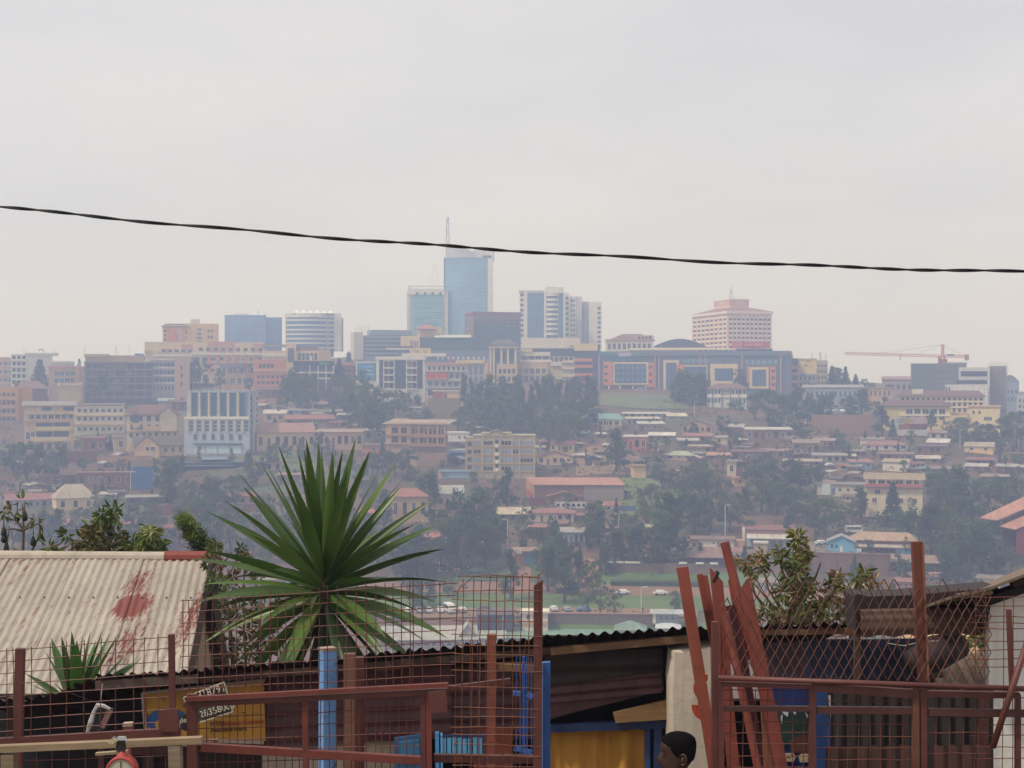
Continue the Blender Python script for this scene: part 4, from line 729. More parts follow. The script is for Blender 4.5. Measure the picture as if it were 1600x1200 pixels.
b.many('pier', [(x, 680, x + 1.6, 746) for x in (753, 771.5, 781, 799.5, 811, 834.5)], mat('b8aa88'), .5, kind=None); b.blk('parapet', 752, 676, 800, 682, 0, 10, mat('ae9c70')); b.roof('gend', 672, 678, mat('8a6a50', 'roof'), .3, 760, 790, dep=8, name='roof_gable'); b.roof('flat', 679.5, 681.5, mat('a4987c'), .3)
b = Bld('house', 'small white box house between the orange brown gallery block and the yellow flats', 700, 733, 677, 692, 668, 8, wall=mat('dcdad8'), short='the small white box house'); b.roof('flat', 675, 677.5, WHITE, .3); b.win(714, 681, 730, 686, 2, 1, .35, .8); b.b('lower_wall', 700, 690, 732, 704, mat('6c6c80'), .4); b.win(704, 693, 728, 699, 2, 1, .4, .7)
b = Bld('shed', 'blue kiosk with a pale blue shutter front below the yellow five storey flats', 689, 739, 736, 748, None, 6, wall=mat('7a94ac'), short='the blue kiosk'); b.roof('shed', 733.5, 737, mat('4a78a4', 'roof'), .6); b.b('shutter', 700, 737, 738, 747, mat('8ea4bc'), .15); b.win(702, 738, 738, 746, 5, 1, .15, .9, mat('5a7490'), None); b.blk('end_wall', 685, 737, 690, 748, -.2, 5, SALM)
b = Bld('warehouse', 'long warehouse with an orange sheet roof and brick red side', 835, 974, 757, 781, None, 14, wall=mat('8a5046', 'brick'), short='the long orange roofed warehouse')
z0, z1 = b.Z(757), b.Zd(746, 13); x9 = b.X(820); q = MB(); q.v = [(-.6,-.6,z0),(b.W+.6,-.6,z0),(b.X(967),14,z1),(x9,14,z1),(-.6,-.6,z0-.25),(b.W+.6,-.6,z0-.25),(b.X(967),14,z1-.25),(x9,14,z1-.25)]; q.f = [(0,1,2,3),(7,6,5,4),(0,4,5,1),(1,5,6,2),(2,6,7,3),(3,7,4,0)]; q.mi = [0]*6; q.build('roof', mat('cc7c5c', 'roof'), b.root)
q = MB(); q.v = [(-.05,.1,-4),(x9,13.5,-4),(x9,13.5,z1-.3),(-.05,.1,z0-.2)]; q.f = [(0,1,2,3)]; q.mi = [0]; q.build('end_wall', mat('b08458'), b.root); q = MB(); q.v = [(-1.3,2.6,-1),(-3.3,9,-1),(-3.3,9,3.6),(-1.3,2.6,3.6)]; q.v = [(x-.25, y, z) for x, y, z in q.v]; q.f = [(0,1,2,3)]; q.mi = [0]; q.build('gate', mat('a04a40'), b.root)
b.b('grey_wall', 912, 759, 974, 782, mat('8a7c74'), .12); b.b('ledge', 835, 757.5, 974, 759, WOODW, .3)
b = Bld('house', 'white two storey house with dark posts and a brown hipped roof below the mall', 1104, 1167, 607, 637, None, 12, wall=mat('c4c4bc'), short='the white house with dark posts')
b.roof('hip', 599, 607, mat('7c5450', 'roof'), 1.2); b.many('post', [(x, 607, x + 1, 637) for x in (1104, 1113, 1127, 1140, 1153.5, 1166)], DGREY, .6, kind=None); b.win(1105, 609, 1126, 616, 4, 1, .6, .8, PANEB); b.win(1128, 609, 1139, 619, 3, 2, .5, .6, FRAMED, None); b.win(1142, 609, 1165, 616, 4, 1, .5, .8, PANE); b.win(1105, 622, 1126, 630, 4, 1, .6, .8, PANEB); b.win(1142, 622, 1165, 631, 4, 1, .5, .7, PANEB); b.b('ledge', 1104, 617.5, 1167, 621, WHITE, .5)
b = Bld('house', 'cream house with a bright turquoise roof and a columned porch', 913, 972, 655, 672, None, 10, wall=mat('cdb694'), short='the turquoise roofed house'); b.roof('hip', 646, 655, mat('68b0b0', 'roof'), .8, rx=.12); b.many('column', [(x, 655, x+1.3, 672) for x in (914, 925, 934, 947, 957, 967)], PALE, .9, -.5, kind=None); b.win(934, 658, 968, 664, 4, 1, .7, .9, PANE); b.b('door', 936, 665, 940, 672, FRAMED, .1)
# school and containers
b = Bld('school', 'long cream three storey school with a red brown roof behind the container stack', 1403, 1531, 619, 652, 745, 13, wall=CREAM, short='the long cream school'); b.roof('hip', 610, 619, mat('78484a', 'roof'), 1, rx=.08); b.win(1406, 621, 1530, 626, 16, 1, .55, .8); b.win(1475, 628, 1530, 635, 7, 1, .55, .8, PANE, FRAMEW); b.win(1475, 637, 1530, 644, 7, 1, .5, .8, PANE, FRAMEW); b.many('ledge', [(1403, 626.5, 1531, 628), (1475, 635.5, 1531, 637)], PALE, .4, kind=None); b.blk('roof_box', 1424, 608, 1441, 616, 2, 6, OFFW)
b = Bld('school', 'cream school wing with big dark windows and a wide red brown roof', 1378, 1480, 634, 662, 715, 11, wall=mat('d0bd84'), short='the cream school wing'); b.roof('hip', 625, 634, mat('74464a', 'roof'), 1.2, rx=.15, xa=1374, xb=1482); b.win(1413, 638, 1474, 647, 5, 1, .75, .85, PANE, FRAMEW, one=True); b.win(1413, 650, 1474, 656, 5, 1, .6, .85, PANE, FRAMEW, one=True); b.b('blank_wall', 1378, 635, 1403, 660, mat('bfae74'), .2); b.b('ledge', 1405, 647.5, 1480, 649.5, PALE, .5)
b = Bld('house', 'cream flat roofed annex beside the long cream school', 1513, 1560, 636, 664, 712, 12, wall=mat('d4c494'), short='the cream annex'); b.roof('flat', 633.5, 636, SALM, .5); b.win(1516, 641, 1534, 647, 2, 1, .35, .8); b.win(1536, 651, 1548, 657, 4, 1, .8, .9, PANEB); b.b('porch_roof', 1484, 645, 1513, 649, SALM, 1.5, 1)
CONTC = ['a8a8ac', '8c9c8c', 'a09448', 'b09098', '8a4a44', 'a03c3c', '5a2c38', '9c9c98']
cid = 0
clabel = ['white shipping container, topmost at the west end of the container stack', 'grey green shipping container in the upper row of the container stack', 'ochre shipping container in the upper row of the container stack', 'pink shipping container in the upper row, under the school windows',
          'dull red shipping container in the middle row of the stack', 'bright red shipping container in the middle row of the stack', 'maroon shipping container at the east end of the middle row', 'white shipping container in the middle row, at the west end',
          'long white shipping container at the bottom of the stack, west end', 'long pale shipping container at the bottom of the stack, east end']
for (xa, ya, xb, yb, c) in ((1396, 653, 1404, 663, 'a8a8ac'), (1404, 653, 1412, 662, '8c9c8c'), (1412, 653, 1421, 662, 'a09448'), (1421, 652, 1447, 661, 'b09aa0'), (1404, 663, 1413, 671, '8a5a4c'), (1413, 662, 1421, 671, 'a03c3c'), (1421, 662, 1447, 671, '6a2c38'), (1396, 664, 1404, 671, 'b8b8b4'), (1400, 671.5, 1421, 681, 'c0c0b8'), (1421, 671.5, 1448, 681, 'b4b4b0')):
    b = Bld('shipping_container', clabel[cid], xa, xb, ya, yb, 690, 2.5, wall=mat(c), cat='container', group='stacked shipping containers', sink=0.0)
    b.many('corrugation', [(xa + i*1.3, ya + .6, xa + i*1.3 + .5, yb - .6) for i in range(int((xb - xa)/1.3))], mat(c), .1); cid += 1
LAND.append((1422, 681, 'the container stack'))
b = Bld('retaining_wall', 'tall orange brown retaining wall under a row of parked cars', 1268, 1362, 648, 676, None, 1.5, wall=mat('a06a4c', 'brick'), cat='wall', short='the tall orange brown retaining wall')
# right-hand slope, larger things
b = Bld('house', 'cream three storey house with a tan roof and a red balcony floor', 1353, 1438, 748, 807, None, 12, wall=mat('d4c4a4'), short='the cream house with the red balcony'); b.roof('gable', 738, 748, mat('a89468', 'roof'), 1.0); b.win(1356, 750, 1437, 757, 6, 1, .7, .95, PANE, FRAMEW, one=True); b.b('balcony', 1352, 755, 1439, 760, mat('a8645c'), 1.4); b.many('post', [(x, 748, x + 1.2, 760) for x in (1353, 1370, 1391, 1412, 1433)], PALE, 1.2, -.8, kind=None); b.win(1366, 764, 1375, 772, 1, 1, .8, .8, PANE, FRAMEW, one=True); b.b('ledge', 1352, 760, 1439, 762, TAN, .6); b.win(1356, 776, 1436, 786, 4, 1, .3, .7, FRAMED, FRAMEW, one=True)
b = Bld('house', 'long white house with a blue door and a row of small windows', 1276, 1353, 756, 774, None, 8, wall=mat('c4b8a8'), short='the long white house'); b.roof('shed', 752, 756, mat('8a8078', 'roof'), .6); b.b('door', 1300, 762, 1304, 772, mat('4a6490'), .1); b.win(1305, 762, 1330, 767, 2, 1, .35, .8, PANE, FRAMEW, one=True); b.blk('side_box', 1284, 756, 1297, 773, -1, 0, mat('c0c8cc')); b.b('arched_wall', 1284, 774, 1352, 793, mat('b8a890'), -.2, 1)
b = Bld('hall', 'hall with two stepped orange sheet roofs over a maroon wall, cut by the frame', 1586, 1720, 826, 862, 470, 20, wall=mat('7a2c34'), short='the stepped orange hall', body=False, turn=15)
def quad3(name, pts, m, t=.25):
    f_ = [Vector((b.X(x), y, b.Zd(py, y))) for x, py, y in pts]; mb = MB(); mb.v = [tuple(q) for q in f_] + [(q.x, q.y + .05, q.z - t) for q in f_]
    mb.f = [(0,1,2,3),(7,6,5,4),(0,4,5,1),(1,5,6,2),(2,6,7,3),(3,7,4,0)]; mb.mi = [0]*6; return mb.build(name, m, b.root)
RR = mat('d08466', 'roof')
quad3('roof', [(1564,813,4), (1720,741,4), (1720,722,12), (1546,809,12)], RR); quad3('roof', [(1584,827,-2), (1720,768,-2), (1720,754,4), (1567,822,4)], RR)
quad3('wall', [(1572,862,4.6), (1720,862,4.6), (1720,745,4.6), (1572,813,4.6)], mat('4a2a30'), 0.3); quad3('wall', [(1586,864,-1.4), (1720,864,-1.4), (1720,771,-1.4), (1586,828,-1.4)], mat('7a2c34'), .3)
b = Bld('warehouse', 'white shed warehouse with a red roof edge and a pale lean to', 1160, 1240, 832, 856, None, 14, wall=mat('c0bcb4'), short='the white shed warehouse'); b.roof('shed', 822, 827, mat('a05048', 'roof'), .4); b.b('upper_wall', 1163, 826, 1240, 834, mat('9a7c74'), .1); b.roof('shed', 833, 839, mat('cfcabc', 'roof'), .3, 1168, 1240, dep=3, y0=-3, name='lean_to_roof'); b.b('end_post', 1160, 824, 1164, 856, PALE, .5); b.win(1168, 842, 1186, 856, 2, 1, .7, .95, mat('9ab0b8'), None, one=True); b.blk('timber_kiosk', 1178, 845, 1199, 868, -5, -1, mat('b49c84', 'wood')); b.b('kiosk_roof', 1177, 843, 1200, 846, PALE, 5.4, -.8); b.win(1202, 843, 1236, 855, 3, 1, .6, .9, mat('6a7078'), None, one=True)
b = Bld('house', 'low white house with a flat brown roof beside a small tin room', 1091, 1146, 842, 856, None, 8, wall=mat('d0c6ba'), short='the low white house'); b.roof('shed', 838, 842, mat('9a7466', 'roof'), .6, 1079, 1146); b.win(1111, 846, 1126, 850, 2, 1, .3, .8, FRAMED); b.blk('tin_room', 1065, 845, 1091, 856, .5, 6, SALM); b.win(1068, 847, 1090, 855, 2, 1, .5, .6, FRAMED, None); b.blk('side_room', 1146, 844, 1162, 857, 1, 6, mat('b88c74'))
b = Bld('warehouse', 'long low shed with a maroon brown sheet roof over a dark open side', 1006, 1160, 869, 882, None, 12, wall=mat('3c3436'), short='the long maroon roofed shed'); b.roof('shed', 853, 869, mat('a06c60', 'roof'), 1); b.many('post', [(x, 869, x+1.2, 882) for x in range(1010, 1160, 17)], WOODW, .6, -.3, kind=None); b.blk('end_block', 1160, 866, 1176, 884, -1, 4, mat('8a5a4c')); b.roof('shed', 856, 866, mat('7a5c5a', 'roof'), .5, 1145, 1178, dep=10, y0=1, name='end_roof')  # solid wall coloured dark for the shade of the open side
b = Bld('perimeter_wall', 'brick perimeter wall capped with short white segments below the long maroon roofed shed', 946, 1122, 879, 894, None, .6, wall=mat('8a5c50', 'brick'), cat='wall', short='the white capped brick wall'); b.many('coping', [(x, 877, x + 12, 879.5) for x in (946, 962, 976, 988, 1060, 1086, 1108)], WHITE, .4, .6, kind=None)
b = Bld('hedge_bank', 'clipped green hedge bank along the dirt road', 954, 1090, 895, 916, None, 4, wall=mat('3e5a2a', 'grass'), cat='hedge', body=False); hedge_b = b
b = Bld('perimeter_wall', 'long plain brick yard wall below the blue gabled house', 1226, 1386, 863, 890, None, .8, wall=mat('8a5a48', 'brick'), cat='wall', short='the long plain brick wall'); b.many('pier', [(x, 862, x+2, 890) for x in range(1226, 1386, 26)], BRK, .3, kind=None); b.b('coping', 1226, 861.6, 1386, 863.4, mat('7a5448'), .2, .9)
b = Bld('shed', 'open shed with a patchy rusty sheet roof and dark inside', 1392, 1490, 877, 893, None, 10, wall=mat('2c2a2c'), short='the rusty roofed shed'); b.roof('shed', 865, 877, mat('b0886c', 'roof'), .8, 1384, 1490); b.many('post', [(x, 876, x + 1, 893) for x in range(1394, 1490, 16)], WOODW, .6, -.3, kind=None)  # shade of the inside is put into the dark wall colour
b = Bld('house', 'wide house with a tan hipped roof and a lean to with blue awnings', 1340, 1425, 843, 860, None, 11, wall=mat('8a5a4c'), short='the wide tan roofed house'); b.roof('hip', 830, 843, mat('c49c70', 'roof'), 1, xa=1332, xb=1427, rx=.14); b.roof('shed', 848, 852, mat('c4b4a0', 'roof'), .4, 1309, 1420, dep=3, y0=-3, name='lean_to_roof'); b.b('blue_screen', 1398, 852, 1424, 862, mat('5c94c4'), 3.0, -2.6); b.win(1348, 853, 1396, 860, 6, 1, .4, .8, FRAMED, CREAM, deep=-.4); b.blk('awning', 1314, 855, 1346, 861, -4, -3, mat('c8d4dc'))
b = Bld('house', 'small bright blue house with its white edged gable facing the road', 1294, 1334, 847, 862, None, 8, wall=mat('6ca8d0'), short='the blue gabled house'); b.roof('gend', 836, 846, mat('a8b4bc', 'roof'), .6); b.b('door', 1312, 853, 1316, 862, WHITE, .1); b.win(1296, 850, 1310, 856, 2, 1, .4, .8)
# valley, near the stalls
b = Bld('warehouse', 'wide sea green sheet roof in the valley, just above the stall roof', 775, 985, 996, 1012, 392, 22, wall=LGREY, short='the sea green roof'); b.roof('shed', 975, 996, mat('74b094', 'roof'), .5, dep=24)
b = Bld('pavilion', 'small green hipped pavilion roof next to the sea green roof', 962, 1008, 984, 1000, 398, 8, wall=OFFW); b.roof('hip', 969, 984, mat('7aa894', 'roof'), .5, rx=.46); b.win(966, 986, 1004, 996, 3, 1, .5, .6)
b = Bld('shed', 'grey tarpaulin covered heap beside the pavilion', 1026, 1062, 981, 1000, 396, 6, wall=LGREY, cat='tent'); b.roof('hip', 973, 981, mat('b8bcc0', 'cloth'), .4, rx=.35, name='tarpaulin')
b = Bld('kiosk', 'grey kiosk with a wide pale flat roof beside the stone wall', 1024, 1060, 958, 974, 405, 5, wall=mat('8a98a4'), short='the grey kiosk'); b.roof('shed', 953, 958, mat('b8c4cc', 'roof'), .8, 1020, 1076); b.win(1028, 961, 1056, 970, 3, 1, .5, .7, mat('5c6a7a')); b.blk('side_wall', 1020, 958, 1025, 974, -.3, 4, PALE)
b = Bld('stone_wall', 'low rough stone wall along the parking yard', 855, 1024, 958, 970, 408, 1, wall=mat('7c6258', 'brick'), cat='wall', short='the low stone wall'); b.b('coping', 855, 957.4, 1024, 958.6, mat('a07868'), .2, 1.1)
b = Bld('guard_house', 'small white guard house with a red base behind the leaning post', 816, 856, 958, 977, 402, 5, wall=mat('d0c4bc'), short='the small guard house'); b.roof('flat', 955, 958, PALE, .5); b.b('base', 816, 970, 856, 977, SALM, .2); b.win(820, 960, 850, 968, 3, 1, .4, .8)
b = Bld('shed', 'dark wall block with a grey roof above the pale sheds', 746, 802, 960, 985, 400, 8, wall=mat('4a4650'), short='the dark wall block'); b.roof('shed', 955, 960, mat('5c5a62', 'roof'), .4); b.b('door', 760, 966, 768, 984, mat('343040'), .15); b.b('doorpost', 785, 962, 787, 984, GREY, .3)
b = Bld('shed', 'long pale grey shed roof seen through the wire fence under the palm', 596, 745, 1000, 1030, 385, 10, wall=mat('a4a0a0'), short='the long pale shed'); b.roof('shed', 978, 1000, mat('b4b4b0', 'roof'), .5, dep=12); b.win(600, 1003, 744, 1012, 12, 1, .55, .7, mat('5c6470'))
b = Bld('shed', 'curved white shelter beside the long pale shed', 716, 790, 998, 1020, 388, 8, wall=LGREY); b.roof('gend', 975, 998, mat('c4c4c4', 'roof'), .4, 716, 745, name='roof'); b.roof('shed', 985, 997, mat('a8b8b0', 'roof'), .3, 746, 790, name='side_roof')
b = Bld('house', 'maroon and cream banded building glimpsed between palm leaves', 404, 470, 896, 930, 440, 10, wall=mat('a08c80'), short='the maroon banded building'); b.roof('shed', 889, 897, mat('7a4450', 'roof'), .5); b.b('band', 404, 900, 470, 906, PALE, .4); b.win(408, 908, 468, 916, 6, 1, .5, .8); b.b('band', 404, 921, 470, 926, SALM, .4)

# ------------------------------------------------------------------ small houses on the slope
def house(label, x0, x1, yr, ye, yb, kind, wc, rc, nw=3, dep=7, door=None, name='house', short=None, cat='house', group=None, D=None, over=.5, turn=None):
    b = Bld(name, label, x0, x1, ye, yb, D, dep, rnd.uniform(-13, 13) if turn is None else turn, wall=mat(wc, 'brick') if wc[:2] in ('8a', '9a', '94', '7e', 'a0') else mat(wc), short=short, cat=cat, group=group)
    if kind: b.roof(kind, yr, ye, mat(rc, 'roof'), over, gable=b.wallm if kind == 'shed' else None)
    h = yb - ye
    if nw and h > 4:
        n = nw + (1 if door else 0); cw = (x1 - x0) / n
        for i in range(n):
            if door and i == door - 1:
                b.b('door', x0 + cw*(i+.32), ye + h*.3, x0 + cw*(i+.32) + min(4, cw*.4), yb, mat(rnd.choice(['5a4030', '48586c', '6a3a30', '3c5a4c'])), .1)
            else: b.win(x0 + cw*i, ye + h*.18, x0 + cw*(i+1), ye + h*.7, 1, 1, min(.5, 5/cw), .8, PANE, FRAMEW if rnd.random() < .5 else FRAMED, one=True, mull=1)
    if rnd.random() < .16 and h > 8 and kind in ('shed', 'flat') and dep > 4:
        xx = rnd.uniform(.2, .8)*b.W; zt = b.H + 1.2; MB().tube([(xx, dep*.7, zt - .6), (xx, dep*.7, zt + .9), (xx, dep*.7, zt + 1.15)], [.55, .55, .3], 10).build('water_tank', mat('26282c', 'plain'), b.root)
    return b
B1, B2, B3, MUD = '8a4e3a', '94604a', '9a6850', 'a07256'
T1, T2, R1, R2, R3, O1 = 'c8c8c4', 'b0aca4', '8e4a3c', 'a05444', '7a4640', 'c0704c'
HS = [
 # centre right, the dense quarter
 ('long grey shed with a thin white roof and small square openings', 973, 1045, 643.5, 646, 654, 'shed', 'a09890', T1, 7, 6, None),
 ('short shed with a bright cream roof at the end of the long grey shed', 1043, 1073, 645, 650, 658, 'shed', 'a09890', 'd8cca8', 2, 6, None),
 ('second long shed with a cream roof, below the long grey shed', 979, 1031, 651, 654, 663, 'shed', '9a8c84', 'd0c4a4', 5, 6, 1),
 ('grey brick house with a pale green white roof', 998, 1038, 658, 662, 674, 'shed', '94786a', 'c4ccb8', 3, 7, 1),
 ('beige house with a wide brick red gable facing the valley', 1066, 1111, 656, 664, 679, 'gend', 'b8987c', '8a5444', 4, 9, 2),
 ('house with a dazzling white tin roof', 1014, 1054, 675, 680, 688, 'gable', '8a7468', 'dcdcda', 3, 7, 2),
 ('red walled house under a flat white roof line', 980, 1010, 679, 682, 706, 'shed', 'b06a56', 'd0d0cc', 2, 7, 1),
 ('long house with a brick red tin roof below the gabled beige house', 1068, 1111, 676, 681, 692, 'shed', B2, 'a8604c', 4, 7, 2),
 ('small cream house with a tilted pale roof', 1110, 1136, 680, 683, 695, 'shed', 'c8b48c', 'b4a898', 1, 6, None),
 ('narrow brick house with a pale gable edge', 1138, 1160, 662, 667, 682, 'shed', B1, T2, 2, 6, 1),
 ('long brick house with a bluish white tin roof', 1166, 1237, 667, 671, 690, 'shed', B3, T1, 6, 8, 3),
 ('low house with a pale green hipped roof among trees', 1041, 1081, 704, 711, 718, 'hip', 'b8a088', 'a8b894', 3, 8, None),
 ('brick house with a pale ridge line above the pale green hipped roof', 1071, 1113, 694, 697, 708, 'shed', B2, 'b49c8c', 3, 7, None),
 ('house with a small orange tin roof', 1104, 1141, 706, 711, 717, 'shed', '8a6c5c', 'd09468', 2, 6, None),
 ('long low brick row with dim windows on the dense slope', 1145, 1200, 702, 706, 722, 'shed', B1, R3, 5, 7, 3),
 ('tall cream corner house with a flat top among trees', 1136, 1150, 719, 722, 744, 'flat', 'c8b8a0', 'b8a890', 1, 6, None),
 ('brick house with a flat red roof beside the tall cream corner house', 1151, 1168, 718, 721, 744, 'shed', B1, R3, 1, 6, 1),
 ('bare cream wall house on the terrace edge', 990, 1009, 727, 729, 748, 'flat', 'd0b080', 'b89868', 0, 6, None),
 ('unplastered tan house half hidden by trees', 1055, 1069, 733, 736, 752, 'shed', 'b48460', R2, 1, 6, 1),
 ('tan mud house low among the trees', 1147, 1165, 744, 747, 760, 'shed', 'c09468', O1, 1, 6, None),
 ('brick house with two white roof sheets near the lamp post', 1060, 1092, 684, 688, 700, 'shed', B1, 'b8b0a8', 2, 7, 1),
 ('reddish house with a long rust roof', 1190, 1232, 700, 704, 716, 'shed', B2, 'a07468', 4, 7, 2),
 ('grey plastered house with a dark sheet roof', 1232, 1262, 696, 699, 712, 'shed', '9a8a80', '5c5254', 2, 7, 1),
 # centre
 ('house with a dull green sheet roof', 889, 917, 672, 677, 685, 'shed', '7e6a60', '5c8a7c', 2, 7, None),
 ('shack with a small bright white roof', 932, 947, 675, 678, 684, 'shed', '7e5a4c', 'd0d0d0', 1, 6, None),
 ('long brick house under a flat white roof', 974, 1000, 679, 682, 692, 'shed', 'b07060', 'ccccc8', 2, 6, 1),
 ('red and white shop over a yellow lower wall', 860, 896, 687, 693, 707, 'shed', 'c0a060', 'a84840', 3, 7, 2),
 ('house with a broad red gable and an open terrace', 840, 894, 704, 713, 726, 'gend', 'c4a88c', 'a4605a', 4, 9, 2),
 ('dark open hut on the bare slope', 914, 937, 712, 717, 728, 'gend', '4a4448', '403c44', 0, 6, None),
 ('brick house with a low wide gable before the long orange roofed warehouse', 855, 909, 768, 776, 787, 'gend', 'a06248', 'a8604e', 2, 8, 1),
 ('white walled yard with dark openings before the brick gabled house', 868, 916, 784, 785, 794, 'flat', 'd4d4d4', 'c8c8c8', 6, 1, None),
 ('maroon sheet metal fence below the long orange roofed warehouse', 827, 853, 778.5, 779, 790, 'flat', '74323c', '74323c', 0, .5, None),
 ('small house with white walls and a bright red roof', 946, 968, 783, 790, 799, 'gable', 'd0ccc8', 'b4583c', 2, 7, None),
 ('blue sheet fence beside the grassy bank', 968, 994, 790.5, 791, 799, 'flat', '3c6088', '3c6088', 0, .5, None),
 ('house with a cream sheet roof and pale fascia', 777, 826, 792, 803, 812, 'shed', '6c645c', 'd8c8a0', 3, 9, None),
 ('house with an orange red hipped roof and white posts', 826, 896, 793, 801, 815, 'hip', 'b8a898', 'a85c4a', 4, 9, 2),
 ('low red roofed house beside the white posted house', 893, 912, 801, 805, 812, 'shed', '8a4e42', 'b05c4c', 1, 6, None),
 ('two storey tan house with an orange hipped roof behind the palm', 611, 668, 763, 776, 818, 'hip', 'b4986c', 'b0603c', 4, 10, None),
 ('grey white sheet roofed house beside the tan orange roofed house', 684, 724, 758, 772, 796, 'gable', 'c0a884', 'b0b4ac', 3, 9, 2),
 ('small red roofed kiosk below the tan orange roofed house', 668, 684, 800, 804, 816, 'shed', 'b0b0b8', 'b04440', 1, 5, None),
 ('orange plastered house with an orange tile roof among trees', 664, 688, 832, 840, 862, 'gable', 'c47c4c', 'c06444', 2, 7, 1),
 ('cream house showing only a narrow gable between trees', 753, 766, 828, 836, 850, 'gend', 'd8ccb0', '9a6454', 2, 7, None),
 ('modern grey house with a flat roof and white framed windows', 873, 920, 823, 831, 852, 'shed', '8c929c', 'b0a89c', 5, 9, 3),
 ('long pale garden wall with a flat coping', 775, 815, 848, 850, 858, 'flat', 'b4a494', 'c4b8a8', 0, .6, None),
 ('orange shop with a wide blue shutter', 806, 842, 855, 861, 884, 'shed', 'b07a54', 'c08c68', 0, 7, None),
 ('brick house with a red roof under the dark round tree', 826, 858, 818, 823, 836, 'shed', '8a5444', 'b4604c', 3, 7, 2),
 ('small red roofed house east of the modern grey house', 945, 965, 822, 826, 834, 'gable', 'b09080', 'b45a48', 2, 6, None),
 ('small orange gatehouse with white posts', 1006, 1020, 830, 834, 850, 'flat', 'b87850', 'c89870', 1, 5, None),
 ('cream sheet roofed house hidden in the trees', 996, 1050, 818, 823, 834, 'shed', '5c5854', 'ccc4a8', 3, 8, None),
 # right slope
 ('house with white walls and a wide faded red roof', 1350, 1416, 688, 695, 703, 'hip', 'd0ccc8', 'a86460', 4, 8, 2),
 ('shed with a tilted white roof at the head of the slope', 1344, 1378, 682, 686, 698, 'shed', 'c8c4bc', '8a8880', 1, 7, None),
 ('brown house with a shining white top sheet', 1448, 1480, 685, 691, 697, 'shed', '7e5248', 'd8d4d8', 2, 7, None),
 ('long brown house with a dark red front roof', 1432, 1478, 693, 697, 710, 'shed', '8a5a4a', '6c3c44', 4, 7, 2),
 ('yellow cream house with a double pale roof', 1507, 1549, 690, 697, 706, 'gable', 'd4b47c', 'b8a888', 2, 8, None),
 ('small red box house beside the yellow cream house', 1557, 1568, 687, 689, 698, 'flat', '8a4a38', '8a4a38', 1, 5, None),
 ('wide brick house with a flat sheet roof above the big dark trees', 1240, 1280, 686, 692, 712, 'shed', 'a06c54', '9a8078', 3, 9, 2),
 ('long house with a mixed rust and tin roof', 1268, 1302, 684, 688, 700, 'shed', B2, 'a88c84', 3, 7, 1),
 ('brick house with an open dark front', 1373, 1424, 705, 709, 720, 'shed', 'a06248', '8e5c4c', 4, 8, 3),
 ('low house with a pale cream flat roof near the water tank', 1432, 1468, 711, 716, 724, 'shed', '8a6456', 'd0c0a4', 2, 7, None),
 ('white house with a tan roof in the middle of the right slope', 1379, 1417, 716, 721, 735, 'shed', 'd4cabc', 'b8a47c', 0, 7, None),
 ('white and blue house with a red roof', 1329, 1361, 717, 722, 734, 'shed', '6c94bc', 'b06454', 2, 7, 2),
 ('bright green sheet roofed shed', 1432, 1454, 728, 732, 738, 'shed', '9aa49c', '54946c', 1, 6, None),
 ('shack with a torn white sheet roof high on the right slope', 1508, 1540, 723, 728, 735, 'shed', '7e5244', 'c4bcb4', 2, 7, None),
 ('brick shack with a pale roof at the far right', 1556, 1586, 724, 728, 739, 'shed', B1, 'b8b4b0', 2, 7, 1),
 ('long brick row with a broken rust roof near the photo edge', 1534, 1581, 740, 744, 754, 'shed', B1, 'a8887c', 4, 7, 2),
 ('red shack with a red tin roof below the yellow cream house', 1512, 1552, 714, 718, 728, 'shed', '8a4440', 'a0504c', 3, 7, 1),
 ('grey green house with a flat pale roof', 1270, 1322, 707, 711, 724, 'shed', '8c8c7c', 'a09c94', 4, 7, 2),
 ('brick house with a lean to roof beside the retaining wall', 1224, 1282, 716, 720, 728, 'shed', B3, 'b4a49a', 4, 7, None),
 ('blue walled shack with a white sheet roof', 1322, 1345, 724, 727, 735, 'shed', '5a88b8', 'c0c0bc', 1, 6, None),
 ('long brick row stepping down under the green sheet roofed shed', 1456, 1502, 728, 732, 744, 'shed', B2, '9a7064', 4, 7, 2),
 ('tall plain brick house at the photo edge', 1580, 1612, 706, 709, 726, 'shed', B2, R3, 2, 8, 1),
 ('small tin house beside the container stack', 1452, 1478, 672, 676, 686, 'shed', 'b0a498', 'a4807c', 2, 6, None),
 ('grey shop with a red sheet awning above the tall retaining wall', 1362, 1394, 641, 645, 655, 'shed', '5c7494', '5080b0', 2, 6, None),
 ('small shed with a grey roof in the trees right of the retaining wall', 1344, 1376, 683, 686, 694, 'shed', '6c6460', '5a5658', 1, 6, None),
 # left slope
 ('red brick box house under the white three storey block', 128, 162, 683, 686, 708, 'flat', 'a05a44', 'b86a50', 2, 7, 1),
 ('small orange plastered house beside the red brick box house', 159, 178, 689, 691, 702, 'shed', 'c48a58', R1, 1, 6, None),
 ('plain beige box house beside the small orange house', 178, 199, 682, 684, 706, 'flat', 'bca88c', 'a89880', 1, 7, None),
 ('tan garden wall under the tan gabled house', 152, 236, 713, 714, 723, 'flat', 'b08a6c', 'b89878', 0, .6, None),
 ('brick terrace wall with a stepped top', 100, 152, 705, 706, 724, 'flat', B1, 'a06850', 0, 1.2, None),
 ('tall blue sheet hoarding on the slope', 207, 238, 729, 730, 766, 'flat', '34609c', '34609c', 0, .5, None),
 ('long half built brick row with a rubble top', 120, 204, 738, 740, 762, 'flat', '94503c', '9a6450', 6, 6, None),
 ('low brick row below the dark round tree', 60, 118, 742, 745, 758, 'flat', '8a4a3a', '9a6a58', 4, 6, None),
 ('pale tin hipped roof on a cream square house', 88, 146, 757, 779, 800, 'hip', 'd2b896', 'bcae90', 3, 11, None),
